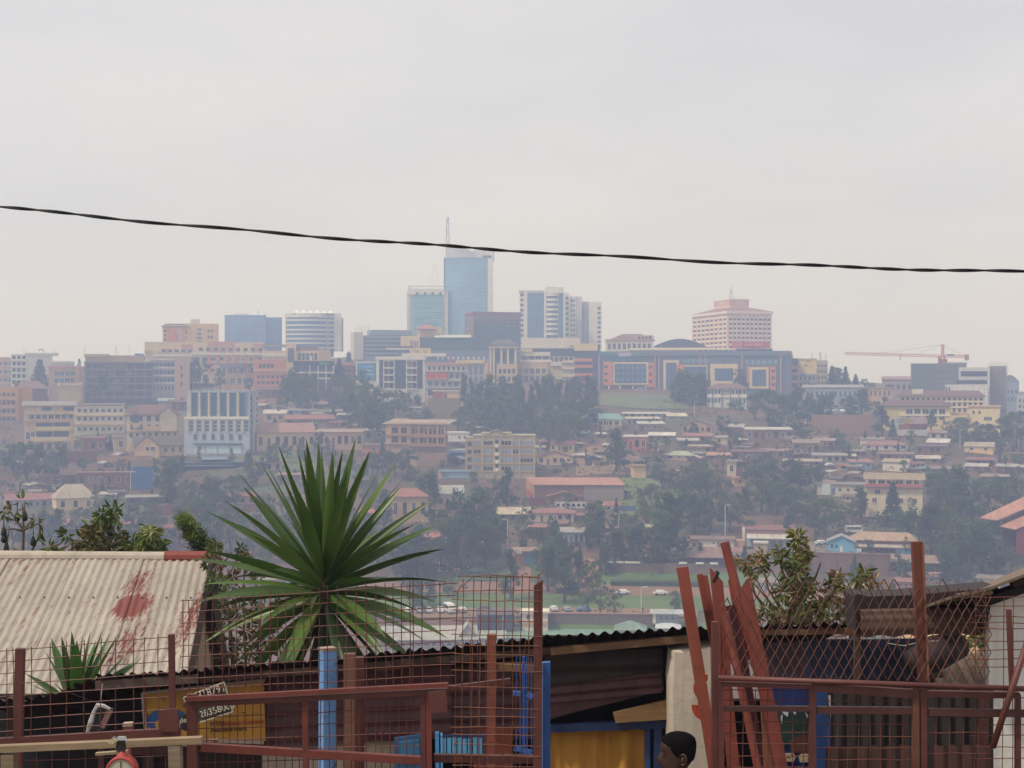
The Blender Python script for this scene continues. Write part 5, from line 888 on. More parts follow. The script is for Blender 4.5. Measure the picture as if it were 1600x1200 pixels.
 ('long red roofed house with a green grey veranda', 10, 82, 772, 782, 797, 'gable', '8c9088', 'a85a50', 6, 9, 3),
 ('cream strip house with a broken roof behind the long red roofed house', 48, 90, 765, 768, 776, 'shed', 'c4b08c', 'a88c80', 4, 7, None),
 ('low house with a grey sheet roof on pale posts', 198, 268, 773, 777, 790, 'shed', '54504e', 'a8a49c', 4, 8, None),
 ('small cream house with a torn white roof', 156, 180, 768, 772, 780, 'shed', 'c8b08c', 'd0c8b4', 1, 6, None),
 ('long raw red earth brick wall crossing the slope', 232, 398, 790, 791, 806, 'flat', '94503e', 'a06450', 0, .8, None),
 ('red tin house at the palm leaf tips', 342, 400, 770, 776, 790, 'shed', 'b4907c', 'a85248', 4, 8, None),
 ('small orange roofed house behind the avocado trees', 176, 213, 811, 818, 832, 'gable', '8c7c78', 'b85c48', 3, 8, 2),
 ('pink gabled house low among the trees', 101, 120, 812, 824, 840, 'gend', 'd0a48c', 'b05a4c', 1, 7, None),
 ('tiny house with a red roof among dark trees', 254, 268, 820, 824, 832, 'gable', 'b08070', 'b4503c', 1, 6, None),
 ('beige house end behind a dark round tree', 50, 67, 724, 729, 744, 'shed', 'c4a890', 'a48878', 1, 7, None),
 ('low red roofs beneath the grey banded office', 222, 294, 614, 618, 628, 'shed', B1, '8a4848', 5, 8, 2),
 ('shed with a green white sheet roof', 247, 270, 622, 626, 633, 'shed', '6c8484', 'b4c4b4', 1, 6, None),
 ('brown huts beside the pale blue office', 268, 294, 624, 628, 642, 'shed', '8a5448', '7c5450', 3, 7, 1),
 ('brick row on the terrace under the bare concrete frame', 56, 114, 618, 622, 631, 'shed', B1, R3, 4, 7, None),
 ('white tin shack beside the pale blue office', 412, 446, 640, 646, 660, 'shed', 'b0a08c', 'd0c8bc', 2, 7, None),
 ('light blue walled house among the shacks', 449, 490, 638, 641, 651, 'shed', '7a9cb4', 'a49c98', 3, 7, 2),
 ('long row of red tin roofs', 447, 523, 648, 655, 664, 'shed', '94604c', 'b06052', 6, 8, 3),
 ('shack row with grey roofs above the red tin row', 492, 537, 639, 643, 650, 'shed', '7e5a50', 'a09890', 3, 7, None),
 ('blue grey shack with a white roof edge', 527, 548, 645, 648, 660, 'shed', '5c7690', 'c8c4c0', 1, 6, None),
 ('long brick house under the tall pylon', 402, 464, 605, 609, 622, 'shed', 'a05e48', '8a5450', 5, 8, 2),
 ('salmon walled long house with a cream lower floor', 401, 492, 661, 676, 706, 'shed', 'c8ae8c', 'b0765c', 6, 10, 2),
 ('beige gallery house with three lit arched windows', 495, 566, 670, 675, 703, 'shed', 'b8987c', 'b0907c', 6, 9, 3),
 ('low white roofed store beside the beige gallery house', 568, 600, 669, 672, 690, 'shed', '7e7468', 'd4d0c8', 2, 8, None),
 ('salmon house end behind the palm tips', 568, 600, 694, 697, 708, 'flat', 'b8805c', 'a8785c', 1, 7, None),
 ('small house with a white roof over the orange brown gallery block', 608, 642, 654, 657, 664, 'shed', '9a6a58', 'c4b4a8', 2, 7, None),
 ('tan roofed hut under the terrace wall', 676, 705, 636, 640, 652, 'gend', 'a08468', 'b88c6c', 2, 7, 1),
 ('ruined grey house among trees', 746, 770, 644, 647, 664, 'flat', '9a8a84', '8c7c78', 2, 7, 1),
 ('blue tarpaulin stall beside the yellow five storey flats', 703, 726, 703, 707, 718, 'shed', '4a78b0', '5a88bc', 0, 5, None),
 ('brick shack between the yellow flats and the wood', 842, 860, 686, 690, 702, 'shed', B1, 'a05048', 2, 6, 1),
 ('brick hut glimpsed inside the wood', 790, 822, 652, 656, 668, 'shed', B2, R3, 2, 7, None),
 ('small brick house at the edge of the wood', 826, 866, 646, 650, 660, 'shed', '8a5c50', '6c5456', 3, 7, 2),
 ('low wall and hut below the orange brown gallery block', 400, 440, 718, 722, 738, 'shed', 'b89878', '9a7464', 2, 7, 1),
 ('dull brick house under the palm tips', 432, 480, 738, 742, 756, 'shed', '8a5c4c', 'a06a5c', 3, 7, None),
 ('red tile roof house below the tan orange roofed house', 540, 585, 795, 801, 812, 'gable', 'b49480', 'b8604c', 3, 8, None),
 # valley right
 ('small brick house beside the rusty roofed shed', 1400, 1440, 902, 908, 922, 'gable', 'a8745c', 'b06c50', 3, 7, 2),
 ('flat roofed brick house behind the mesh fence', 1300, 1352, 912, 916, 930, 'shed', '9a7464', 'a89080', 4, 7, 2),
 ('pale walled house in the bushes behind the mesh fence', 1180, 1232, 905, 909, 924, 'shed', 'b8a898', '9a8478', 4, 7, 2),
 ('small house with a pink orange roof behind the tall brown post', 1420, 1488, 893, 900, 912, 'gable', 'b48c74', 'b87860', 4, 8, 2),
 ('cream house corner by the white wall', 1524, 1560, 898, 902, 916, 'shed', 'd0c4a0', 'a89c8c', 2, 7, None),
]
for h in HS:
    lab, x0, x1, yr, ye, yb, kd, wc, rc, nw, dp, door = h
    wl = dp <= 1.3
    nm = 'garden_wall' if wl and 'wall' in lab else 'sheet_fence' if wl else 'shed' if ('shed' in lab.split(' with')[0] or 'stall' in lab or 'kiosk' in lab or 'shop' in lab) else 'house'
    b = house(lab, x0, x1, yr, ye, yb, kd, wc, rc, nw, dp, door, name=nm, cat='wall' if nm == 'garden_wall' else 'fence' if nm == 'sheet_fence' else nm, over=.5 if dp > 2 else .08, turn=0 if dp < 2 else None)
    if 'blue shutter' in lab: b.b('shutter', 819, 865, 838, 883, mat('4c7c98'), .15); b.b('sign_panel', 806, 857, 815, 865, WHITE, .6)
    if not wl: LAND.append(((x0 + x1)/2, yb, 'the ' + lab.replace(' facing the valley', '') if len(lab.split()) <= 8 else None))
LAND = [l for l in LAND if l[2]]
# ------------------------------------------------------------------ trees on the slope
def leafq(mb, p, s, d=None, mi=0, tilt=1.0):
    """one tuft of leaves: a small ragged facet that looks outward, so that clumps catch light on top and shade below"""
    nrm = Vector((rnd.gauss(0,1), rnd.gauss(0,1), rnd.gauss(0,1)))
    if d is not None: nrm = Vector(d).normalized() + nrm.normalized()*.75*tilt
    nrm.normalize(); r = Vector((rnd.gauss(0,1), rnd.gauss(0,1), rnd.gauss(0,1))); a = nrm.cross(r)
    if a.length < 1e-4: a = Vector((1,0,0))
    a.normalize(); c = nrm.cross(a); L_ = s * rnd.uniform(.6, 1.35); W_ = s * rnd.uniform(.3, .6); p = Vector(p); b_ = nrm*L_*.12
    mb.face([p - a*L_*.5 - b_, p + c*W_*.5 - a*L_*.05, p + a*L_*.5 - b_, p - c*W_*.5 + a*L_*.08], mi)
def crown_mesh(kind, seed):
    """a crown about 10 m tall (trunk base at 0) made of leaf tufts gathered in uneven clumps on limbs; returns crown, trunk meshes"""
    global rnd
    keep = rnd; rnd = random.Random(seed); mb = MB(); tr = MB(); clumps = []
    if kind == 'broad':
        for i in range(22):
            t = rnd.random(); a = rnd.uniform(0, 6.28); z = rnd.uniform(2.6, 9.2); r = 3.7 * math.sqrt(max(0, 1 - ((z - 5.6)/4.4)**2)) * rnd.uniform(.3, 1.0)
            clumps.append((Vector((r*math.cos(a), r*math.sin(a), z)), rnd.uniform(.7, 1.5), 78))
    elif kind == 'slim':
        z = 2.2
        while z < 10:
            r = (1.9 - .13*z) * rnd.uniform(.3, 1.15); a = rnd.uniform(0, 6.28)
            clumps.append((Vector((r*math.cos(a), r*math.sin(a), z)), rnd.uniform(.5, 1.0), 58)); z += rnd.uniform(.16, .36)
    elif kind == 'cedar':
        z = 1.2
        while z < 9.8:
            n = 6 if z < 7 else 4; r = (10.4 - z) * .27 * rnd.uniform(.75, 1.15)
            for i in range(n):
                a = 6.28*i/n + rnd.uniform(-.4, .4)
                for f in (.45, .85): clumps.append((Vector((r*f*math.cos(a), r*f*math.sin(a), z - .28*r*f)), .42 + .2*(1-f), 24))
            z += rnd.uniform(.55, .85)
        clumps.append((Vector((0, 0, 9.7)), .3, 20))
    elif kind == 'sparse':
        for i in range(17):
            a = rnd.uniform(0, 6.28); z = rnd.uniform(3.2, 9.6); r = rnd.uniform(.2, 3.0) * (1 - abs(z-6)/6)
            clumps.append((Vector((r*math.cos(a), r*math.sin(a), z)), rnd.uniform(.5, 1.05), 42))
    elif kind == 'bush':
        for i in range(20):
            a = rnd.uniform(0, 6.28); z = rnd.uniform(.8, 8.6); r = 5.2 * math.sqrt(max(.05, 1 - ((z - 3)/6.5)**2)) * rnd.uniform(.4, 1)
            clumps.append((Vector((r*math.cos(a), r*math.sin(a), z)), rnd.uniform(1.2, 2.2), 70))
    ls = {'broad': .62, 'slim': .5, 'cedar': .5, 'sparse': .5, 'bush': .9}[kind]
    for c, rad, n in clumps:
        for i in range(n):
            d = Vector((rnd.gauss(0,1), rnd.gauss(0,1), rnd.gauss(0,.75))).normalized(); p = c + d * rad * rnd.random()**.3
            leafq(mb, p, ls, d + Vector((0, 0, -.25 if kind in ('slim', 'cedar') else .1)))
    top = 9.4 if kind in ('slim', 'cedar') else 6.0; w = .26 if kind != 'slim' else .2
    lean = rnd.uniform(-.3, .3)
    tr.tube([(0,0,-1.5), (lean*.2, 0, 2), (lean*.6, .1, top*.6), (lean, 0, top)], [w*1.3, w, w*.65, w*.12], 6)
    for c, rad, n in clumps[::3]:
        if kind == 'cedar': continue
        z0 = max(1.6, c.z - rnd.uniform(1.5, 2.8)); tr.tube([(lean*z0/10, 0, z0), ((c.x)*.5, c.y*.5, (z0 + c.z)/2 + .1), tuple(c)], [w*.45, w*.3, w*.1], 4, cap=False)
    rnd = keep
    return mb, tr
TREEM = {'broad': mat('4a6030', 'leaf'), 'slim': mat('445c32', 'leaf'), 'cedar': mat('3a5230', 'leaf'), 'sparse': mat('566638', 'leaf'), 'bush': mat('4a642c', 'leaf')}
TREEM2 = {'broad': mat('3c542e', 'leaf'), 'slim': mat('3a5030', 'leaf'), 'cedar': mat('34482c', 'leaf'), 'sparse': mat('5a5a34', 'leaf'), 'bush': mat('4c5a2a', 'leaf')}
TRUNK = mat('5a4a3e', 'wood')
PROTO = {}
for kd, ns in (('broad', 4), ('slim', 4), ('cedar', 3), ('sparse', 2), ('bush', 2)):
    for i in range(ns):
        mb, tr = crown_mesh(kd, 100 + i * 7 + len(kd))
        PROTO[(kd, i)] = (mb.mesh('crown', (TREEM if i % 2 == 0 else TREEM2)[kd]), tr.mesh('trunk', TRUNK, True))
NPRO = {'broad': 4, 'slim': 4, 'cedar': 3, 'sparse': 2, 'bush': 2}
LOOK = {'broad': (['dense dark round tree', 'spreading bushy tree', 'wide leafy tree', 'rounded dark green tree'], 'tree'),
        'slim': (['tall slender dark tree', 'slim ragged tree', 'tall narrow gum tree', 'thin upright tree'], 'tree'),
        'cedar': (['dark pointed conifer', 'feathery conical tree', 'dark tiered conifer'], 'tree'),
        'sparse': (['sparse thin crowned tree', 'open branched yellowish tree'], 'tree'), 'bush': (['low dense green bush', 'low olive green bush'], 'bush')}
TNAME = {'broad': 'broadleaf_tree', 'slim': 'slender_tree', 'cedar': 'conifer_tree', 'sparse': 'sparse_tree', 'bush': 'bush'}
used_labels = set()
def tree_label(px, py, h, kind, look):
    size = 'very small ' if h < 15 else 'small ' if h < 28 else 'big ' if h > 70 else ''
    near = sorted(((math.hypot(lx - px, 1.4*(ly - py)), lx, ly, ph) for lx, ly, ph in LAND))[:40]
    cand = []
    for d, lx, ly, ph in near[:5]:
        rel = 'in front of' if py > ly + 3 else 'behind' if py < ly - 12 else 'beside'
        cand.append(f'{size}{look} {rel} {ph}')
    for i in range(5):
        for j in range(i + 1, 9):
            if j < len(near): cand.append(f'{size}{look} between {near[i][3]} and {near[j][3]}')
    for c in cand:
        if c not in used_labels and len(c.split()) <= 16: used_labels.add(c); return c
    for extra in ('east of', 'west of', 'uphill of', 'downhill of', 'farther east of', 'farther west of', 'farther uphill of', 'farther downhill of', 'close to', 'somewhat beyond', 'just short of', 'over the way from'):
        for d, lx, ly, ph in near:
            c = f'{size}{look} {extra} {ph}'
            ok = ('east' not in extra or px > lx) and ('west' not in extra or px < lx) and ('uphill' not in extra or py < ly) and ('downhill' not in extra or py > ly)
            if ok and c not in used_labels and len(c.split()) <= 16: used_labels.add(c); return c
    return cand[0]
TREES = []
def tree(px, yt, yb, kind='broad', wide=1.0, D=None, var=None):
    p = spot(px, yb) if D is None else P(px, yb, D)
    h = max(2.0, (yb - yt) / F * p.y); i = rnd.randrange(NPRO[kind]) if var is None else var
    cm, tm = PROTO[(kind, i)]
    s = h / 10.0; look = LOOK[kind][0][i % len(LOOK[kind][0])]
    g = 'bushes on the slope' if kind == 'bush' else 'trees on the hillside'
    t = thing(TNAME[kind], tree_label(px, yb, yb - yt, kind, look), LOOK[kind][1], (p.x, p.y, p.z - .3), rnd.uniform(0, 6.28), g)
    t.scale = (s * wide * rnd.uniform(.85, 1.15), s * wide * rnd.uniform(.85, 1.15), s)
    link('crown', cm, t); link('trunk', tm, t)
    TREES.append(t)
for a in [  # px, top, base, kind, width, depth
 (62,561,606,'cedar',1.6,840),(154,582,628,'broad',.8,790),(312,556,610,'broad',.9,830),(300,566,610,'slim',1.4,834),(124,560,574,'slim',1.2,880),(345,578,608,'broad',.9,800),(368,584,610,'bush',1),(388,588,612,'broad',.9,800),
 (466,572,640,'broad',.9,760),(482,580,648,'broad',.8,750),(448,590,640,'slim',1.3,765),(530,560,598,'cedar',1.4,825),(545,548,590,'cedar',1.2,950),(522,575,610,'slim',1.4,800),
 (532,582,650,'broad',.8,760),(548,590,655,'broad',.8),(566,574,620,'broad',.6,790),(560,600,668,'broad',.9),(576,595,680,'broad',.8),(600,608,665,'broad',.9),(622,606,650,'broad',.9),(640,608,640,'bush',1),(588,625,690,'broad',.8),(610,630,670,'broad',.8),(645,640,662,'broad',1),(665,636,665,'broad',1),(690,655,672,'bush',1.2),(715,640,672,'broad',1.1),(735,640,690,'broad',.8),(655,650,668,'bush',1.3),
 (1080,574,660,'broad',.9,790),(1070,580,655,'slim',1.8,800),(1095,585,662,'slim',1.6,785),(1154,574,606,'broad',.8,840),(1162,582,612,'cedar',1.3,830),(1180,612,655,'broad',1),(1200,606,660,'broad',1.1),(1222,614,668,'broad',1.0),(1245,606,672,'slim',1.7,770),(1262,612,670,'broad',.9),(1285,618,668,'slim',1.8),(1298,612,650,'slim',1.8,790),(1320,620,652,'broad',.9),(1208,640,676,'broad',1),(1240,645,680,'broad',1.1),(1150,622,640,'bush',1.2),(1130,646,684,'broad',1.0),(1148,655,676,'bush',1.2),(1086,660,680,'broad',.8),
 (1300,570,606,'cedar',1.3,860),(1308,574,606,'slim',2,862),(1321,572,605,'cedar',1.2,865),(1337,584,606,'cedar',1.4,865),(1350,590,606,'broad',1.2,866),(1362,596,610,'bush',1.2,866),(1388,598,612,'broad',1,850),
 (1346,608,650,'slim',1.9,780),(1330,618,660,'slim',1.8),(1378,634,682,'slim',1.6),(1370,625,655,'broad',.9),(1455,642,672,'slim',1.8,690),(1395,654,682,'cedar',1.1,680),(1304,668,690,'broad',1.1),(1262,668,684,'bush',1.6),(1500,650,688,'broad',1.1),(1518,654,700,'broad',1.1),(1480,655,680,'broad',1),(1540,660,700,'broad',1.2),(1565,650,704,'broad',1.0),(1588,640,700,'broad',1.0),(1492,668,690,'bush',1.6),(1535,672,690,'bush',1.6),(1412,630,650,'broad',1,735),(1436,625,650,'slim',1.4,735),(1384,620,650,'slim',1.6,760),
 (963,668,738,'slim',1.5),(955,690,725,'broad',.8),(1028,700,728,'broad',1.2),(1022,684,704,'broad',1.1),(1010,712,735,'broad',1),(1152,672,700,'broad',.9),(1105,684,698,'bush',1.2),(1105,730,775,'broad',1.0),(1035,722,765,'broad',1.1),(1055,735,770,'broad',1.2),(1080,722,780,'broad',1.1),(1095,715,770,'broad',1),(1120,720,775,'sparse',1),(1130,700,740,'sparse',1),(1128,745,790,'broad',1.1),(1175,712,758,'broad',1.2),(1200,716,770,'broad',1.2),(1225,712,775,'broad',1.2),(1250,716,770,'broad',1.1),(1275,722,765,'broad',1),(1190,745,800,'broad',1.2),(1215,750,805,'broad',1.2),(1240,755,815,'broad',1.1),(1165,760,805,'slim',1.6),(1262,760,820,'broad',1.0),(1140,765,830,'broad',1.1),(1110,770,830,'broad',1.1),(1085,770,835,'slim',1.8),(1058,765,825,'broad',1.1),(1045,770,880,'slim',1.5),(1018,752,800,'bush',.6),(1005,760,790,'bush',.8),
 (1232,800,850,'slim',1.3),(1290,775,835,'broad',1.0),(1278,795,838,'broad',1.1),(1312,785,822,'broad',1.1),(1332,775,820,'sparse',1),(1345,760,812,'slim',1.6),(1395,752,820,'cedar',1.1),(1378,796,824,'broad',.9),(1424,775,815,'sparse',1),(1436,790,850,'broad',1.1),(1455,780,870,'slim',1.6),(1412,795,850,'broad',.9),(1462,725,790,'broad',1.0),(1480,722,800,'broad',1.1),(1500,730,810,'slim',1.7),(1520,745,820,'broad',1.1),(1545,745,825,'broad',1.1),(1570,740,800,'broad',1.1),(1590,745,800,'broad',1.0),(1475,790,870,'broad',1.0),(1495,800,890,'broad',1.0),(1515,810,905,'broad',.9),(1535,820,900,'slim',1.7),(1556,835,905,'broad',.9),(1580,850,900,'sparse',1),(1478,850,915,'slim',1.6),(1500,870,920,'broad',.9),(1524,880,925,'sparse',1),(1545,800,860,'broad',1),
 (1335,866,908,'cedar',1.1),(1360,880,915,'slim',1.5),(1412,870,910,'broad',.9),(1440,880,912,'broad',.9),
 (598,700,742,'broad',1.1),(618,704,745,'broad',1.0),(638,698,748,'broad',1.0),(582,704,740,'broad',.9),(645,730,752,'bush',1.3),(672,735,800,'slim',1.5),(660,745,790,'slim',1.5),(792,734,800,'slim',1.4),(780,745,800,'broad',.7),(740,735,760,'broad',.8),(820,775,800,'sparse',.8),(758,770,800,'broad',1),(736,758,860,'broad',.95),(706,772,880,'broad',.9),(758,800,890,'broad',.8),(722,800,900,'broad',.8),(690,800,890,'broad',.8),(768,800,870,'slim',1.4),(780,810,850,'broad',1.1),(798,858,940,'slim',1.1),(822,790,862,'sparse',.9),(850,805,890,'broad',.75),(872,826,900,'broad',.8),(856,850,925,'slim',1.6),(882,858,944,'slim',1.4),(904,860,930,'slim',1.4),(928,778,855,'broad',.8),(936,795,850,'slim',1.6),(918,880,972,'sparse',.9),(938,900,972,'sparse',.8),(926,870,930,'broad',.8),(960,915,974,'sparse',.9),(962,826,890,'slim',1.6),(946,850,900,'slim',1.4),(996,818,890,'slim',1.5),(985,800,850,'broad',.9),(1010,790,850,'broad',1),(1036,800,890,'slim',1.6),(1055,920,954,'broad',.9),(886,798,815,'broad',1.1),(988,806,825,'broad',1.1),(968,800,820,'bush',1),(1020,845,895,'broad',.9),(640,850,912,'broad',.8),(652,820,900,'slim',1.6),(668,862,905,'broad',.9),(700,890,935,'broad',.8),(672,900,948,'slim',1.2),(640,905,945,'broad',.6),(655,905,960,'slim',1.2),
 (20,690,740,'broad',.9),(8,700,735,'broad',.9),(42,688,750,'broad',.9),(70,692,752,'broad',1.0),(86,690,756,'broad',.9),(60,700,735,'sparse',.9),(190,715,728,'bush',1.5),(255,712,774,'broad',.9),(266,726,790,'slim',1.4),(250,740,765,'broad',.9),(284,712,745,'slim',1.4),(312,694,730,'sparse',.8),(362,698,732,'sparse',.8),(296,745,805,'broad',.8),(322,742,810,'broad',.9),(345,745,800,'broad',.8),(368,740,795,'broad',.8),(386,730,780,'broad',.8),(396,700,760,'broad',.8),(410,718,742,'broad',.9),(425,690,735,'broad',.9),(500,672,712,'broad',.9),(470,690,722,'broad',.8),(520,700,740,'broad',.9),(545,706,745,'broad',.9),(562,715,760,'broad',.9),(150,755,815,'sparse',1),(130,790,845,'broad',1.0),(90,795,850,'slim',1.6),(70,790,845,'broad',.9),(170,770,830,'broad',1),(210,785,840,'broad',1),(235,775,830,'broad',.9),(310,775,850,'broad',.9),(330,790,862,'broad',.9),(280,790,850,'slim',1.5),(360,785,860,'broad',.8),(395,800,870,'broad',.9),(420,810,880,'broad',.9),(20,800,860,'broad',.9),(45,810,860,'broad',.9),(245,800,860,'broad',1),(190,820,870,'broad',1),(150,825,872,'broad',1),(560,790,860,'broad',.9),(590,810,880,'broad',.9),(615,820,890,'broad',1),(575,740,790,'broad',.9),(535,760,820,'broad',.9),(600,765,830,'slim',1.6),(440,770,850,'broad',1),(470,800,880,'broad',1),(415,850,905,'broad',.9),(630,845,915,'slim',1.6),
 ]: tree(a[0], a[1], a[2], a[3], a[4] if len(a) > 4 else 1.0, a[5] if len(a) > 5 else None)
for i in range(19):                              # the wood under the mall
    x = 728 + i * 11.2 + rnd.uniform(-3, 3); tree(x, 590 + rnd.uniform(-6, 14), 642 + rnd.uniform(-4, 6), rnd.choice(['slim', 'slim', 'broad']), rnd.uniform(.8, 1.4))
for i in range(12):
    x = 732 + i * 17 + rnd.uniform(-4, 4); tree(x, 622 + rnd.uniform(-8, 12), 668 + rnd.uniform(-5, 10), rnd.choice(['broad', 'broad', 'slim']), rnd.uniform(.8, 1.2))
for x, yt, yb in ((858, 640, 700), (872, 646, 705), (888, 640, 696), (842, 650, 692), (800, 650, 690), (766, 655, 690), (905, 652, 690), (780, 640, 676), (828, 655, 684)): tree(x, yt, yb, 'broad', .9)
def sprinkle(n, xa, xb, ya, yb, hmin, hmax):
    for i in range(n):
        y = rnd.uniform(ya, yb); x = rnd.uniform(xa, xb); h_ = rnd.uniform(hmin, hmax); tree(x, y - h_, y, rnd.choice(['broad', 'broad', 'slim', 'slim', 'sparse', 'cedar']), rnd.uniform(.7, 1.15))
sprinkle(22, 975, 1310, 660, 725, 12, 24); sprinkle(26, 1240, 1600, 690, 760, 12, 28); sprinkle(20, 10, 290, 690, 780, 14, 30); sprinkle(16, 400, 600, 630, 740, 14, 30); sprinkle(12, 840, 1000, 670, 735, 12, 24); sprinkle(14, 740, 990, 790, 880, 20, 40); sprinkle(12, 1000, 1420, 840, 930, 18, 40); sprinkle(8, 130, 300, 605, 640, 12, 24); sprinkle(10, 560, 740, 640, 740, 14, 30)
def bushes(n, xa, xb, ya, yb, hmin, hmax):
    for i in range(n):
        y = rnd.uniform(ya, yb); x = rnd.uniform(xa, xb); tree(x, y - rnd.uniform(hmin, hmax), y, 'bush', rnd.uniform(1.0, 1.7))
bushes(12, 950, 1240, 690, 735, 5, 9); bushes(10, 1240, 1590, 690, 745, 5, 9); bushes(12, 0, 280, 705, 770, 5, 10); bushes(9, 390, 600, 640, 720, 5, 9); bushes(8, 560, 760, 655, 720, 5, 9); bushes(9, 960, 1060, 745, 800, 4, 8); bushes(10, 1060, 1400, 860, 930, 6, 12); bushes(7, 620, 960, 880, 925, 5, 9); bushes(7, 840, 970, 700, 745, 4, 8)
# shacks that crowd between the larger houses
SH_W = ['8a4e3a', '94604a', '9a6850', '8a5c4c', 'a09080', 'b49c84', '7c6a60', 'a07256', 'c0ac90', '7e5244']; SH_R = ['8e4a3c', 'a05444', '7a4640', '9a8c84', 'b4aca4', '6a5450', 'a8745c', '5c5254', 'c4c0b8', '84604e']
SHN = {'8e4a3c': 'red', 'a05444': 'dull red', '7a4640': 'dark red', '9a8c84': 'grey', 'b4aca4': 'pale', '6a5450': 'brown', 'a8745c': 'rusty', '5c5254': 'dark', 'c4c0b8': 'whitish', '84604e': 'tan brown'}
def shacks(n, xa, xb, ya, yb):
    for i in range(n):
        x = rnd.uniform(xa, xb); y = rnd.uniform(ya, yb); w_ = rnd.uniform(10, 26); h_ = rnd.uniform(5, 8.5); rc = rnd.choice(SH_R); kd = rnd.choice(['shed', 'shed', 'shed', 'gable', 'gend'])
        look = {'shed': 'shack with a %s sheet roof', 'gable': 'little house with a %s ridged roof', 'gend': 'hut with a %s roof and gable front'}[kd] % SHN[rc]
        house(tree_label(x, y, 40, 'house', look), x - w_/2, x + w_/2, y - h_ - rnd.uniform(2, 4.5), y - h_, y, kd, rnd.choice(SH_W), rc, rnd.randint(1, 3), rnd.uniform(5, 8), rnd.choice([None, 1, 2]), group='shacks on the hillside', turn=rnd.uniform(-25, 25))
shacks(30, 975, 1310, 664, 724); shacks(34, 1240, 1605, 690, 758); shacks(18, 400, 565, 624, 668); shacks(5, 225, 292, 616, 640); shacks(20, 10, 240, 690, 778); shacks(16, 842, 1000, 676, 732); shacks(9, 600, 730, 640, 730); shacks(8, 740, 990, 800, 870); shacks(12, 730, 930, 645, 690); shacks(7, 1280, 1350, 735, 830); shacks(7, 360, 600, 730, 830); shacks(8, 990, 1180, 820, 860); shacks(6, 1180, 1500, 895, 925)
# scrub and creepers between the houses: ground cover nobody could count
mb = MB(); cnt = 0
while cnt < 4200:
    px = rnd.uniform(-60, 1660); py = rnd.uniform(612, 975) if rnd.random() < .75 else rnd.uniform(690, 900)
    if mnoise.noise(Vector((px*.012, py*.03, 7.7))) + rnd.uniform(-.35, .35) < -.02: continue
    if 905 < py < 958 and 540 < px < 1300: continue
    p = spot(px, py)
    if p.y > 800: continue
    r_ = rnd.uniform(.7, 2.0); mi = rnd.randrange(4); cnt += 1
    for i in range(11): leafq(mb, p + Vector((rnd.gauss(0, r_*.7), rnd.gauss(0, r_*.7), rnd.uniform(-.2, r_*.9))), rnd.uniform(.7, 1.3), (rnd.gauss(0, 1), rnd.gauss(-.4, 1), .7), mi)
tag(mb.build('undergrowth', [mat('34421f', 'leaf'), mat('43502a', 'leaf'), mat('2c3820', 'leaf'), mat('565630', 'leaf')]), kind='stuff')
# hedge bank
k = hedge_b; mb = MB()
for i in range(5200):
    x = rnd.uniform(0, k.W); y = rnd.uniform(0, 4); z = rnd.uniform(0, 1) * (1.5 + 1.4*(y/4)); leafq(mb, (x, y, z), .32, (rnd.gauss(0,1), -.6, 1))
stuff(mb.build('foliage', mat('4c6c2a', 'leaf'), k.root)); MB().box(0, k.W, .4, 4, -3, 1.4).build('core', mat('2c3a1e', 'grass'), k.root)

# ------------------------------------------------------------------ lamp posts, vehicles, people far off
pole_m = mat('c4c4c4', 'plain')
def lamp(px, yt, yb, label, arm=1):
    p = spot(px, yb); h = (yb - yt) / F * p.y
    t = thing('street_lamp', label, 'street lamp', p, 0, 'street lamps on the hillside')
    MB().tube([(0,0,-.5), (0,0,h*.7), (0,0,h)], [.17,.14,.1], 6).build('pole', pole_m, t); MB().tube([(0,0,h), (arm*.9,0,h+.25), (arm*1.7,0,h+.2)], [.09,.08,.07], 5).build('arm', pole_m, t); MB().box(arm*1.4 - .5, arm*1.4 + .5, -.18, .18, h + .1, h + .3).build('lamp_head', mat('d8d8d8', 'plain'), t)
for a in ((844, 688, 725, 'white lamp post beside the terrace of the house with a broad red gable'), (793, 812, 862, 'tall white pole in front of the long pale garden wall', -1), (967, 803, 842, 'white lamp post by the dark round tree below the small red roofed white house', -1), (1166, 711, 744, 'lamp post with an arm at the tall cream corner house'), (1133, 790, 838, 'lamp post in the trees above the low white house'), (1002, 918, 960, 'thin lamp post standing on the grass strip above the grey kiosk'), (1085, 628, 654, 'lamp post below the mall lawn'), (1275, 598, 628, 'white lamp post before the long low grey office'), (113, 687, 706, 'short lamp post under the white three storey block'), (1500, 672, 700, 'white pole among the trees under the cream annex'), (204, 738, 766, 'thin pole at the edge of the tall blue hoarding'), (552, 664, 690, 'pole behind the beige gallery house'), (619, 838, 862, 'thin pole between the trees by the palm tips')): lamp(*a[:4], arm=a[4] if len(a) > 4 else 1)
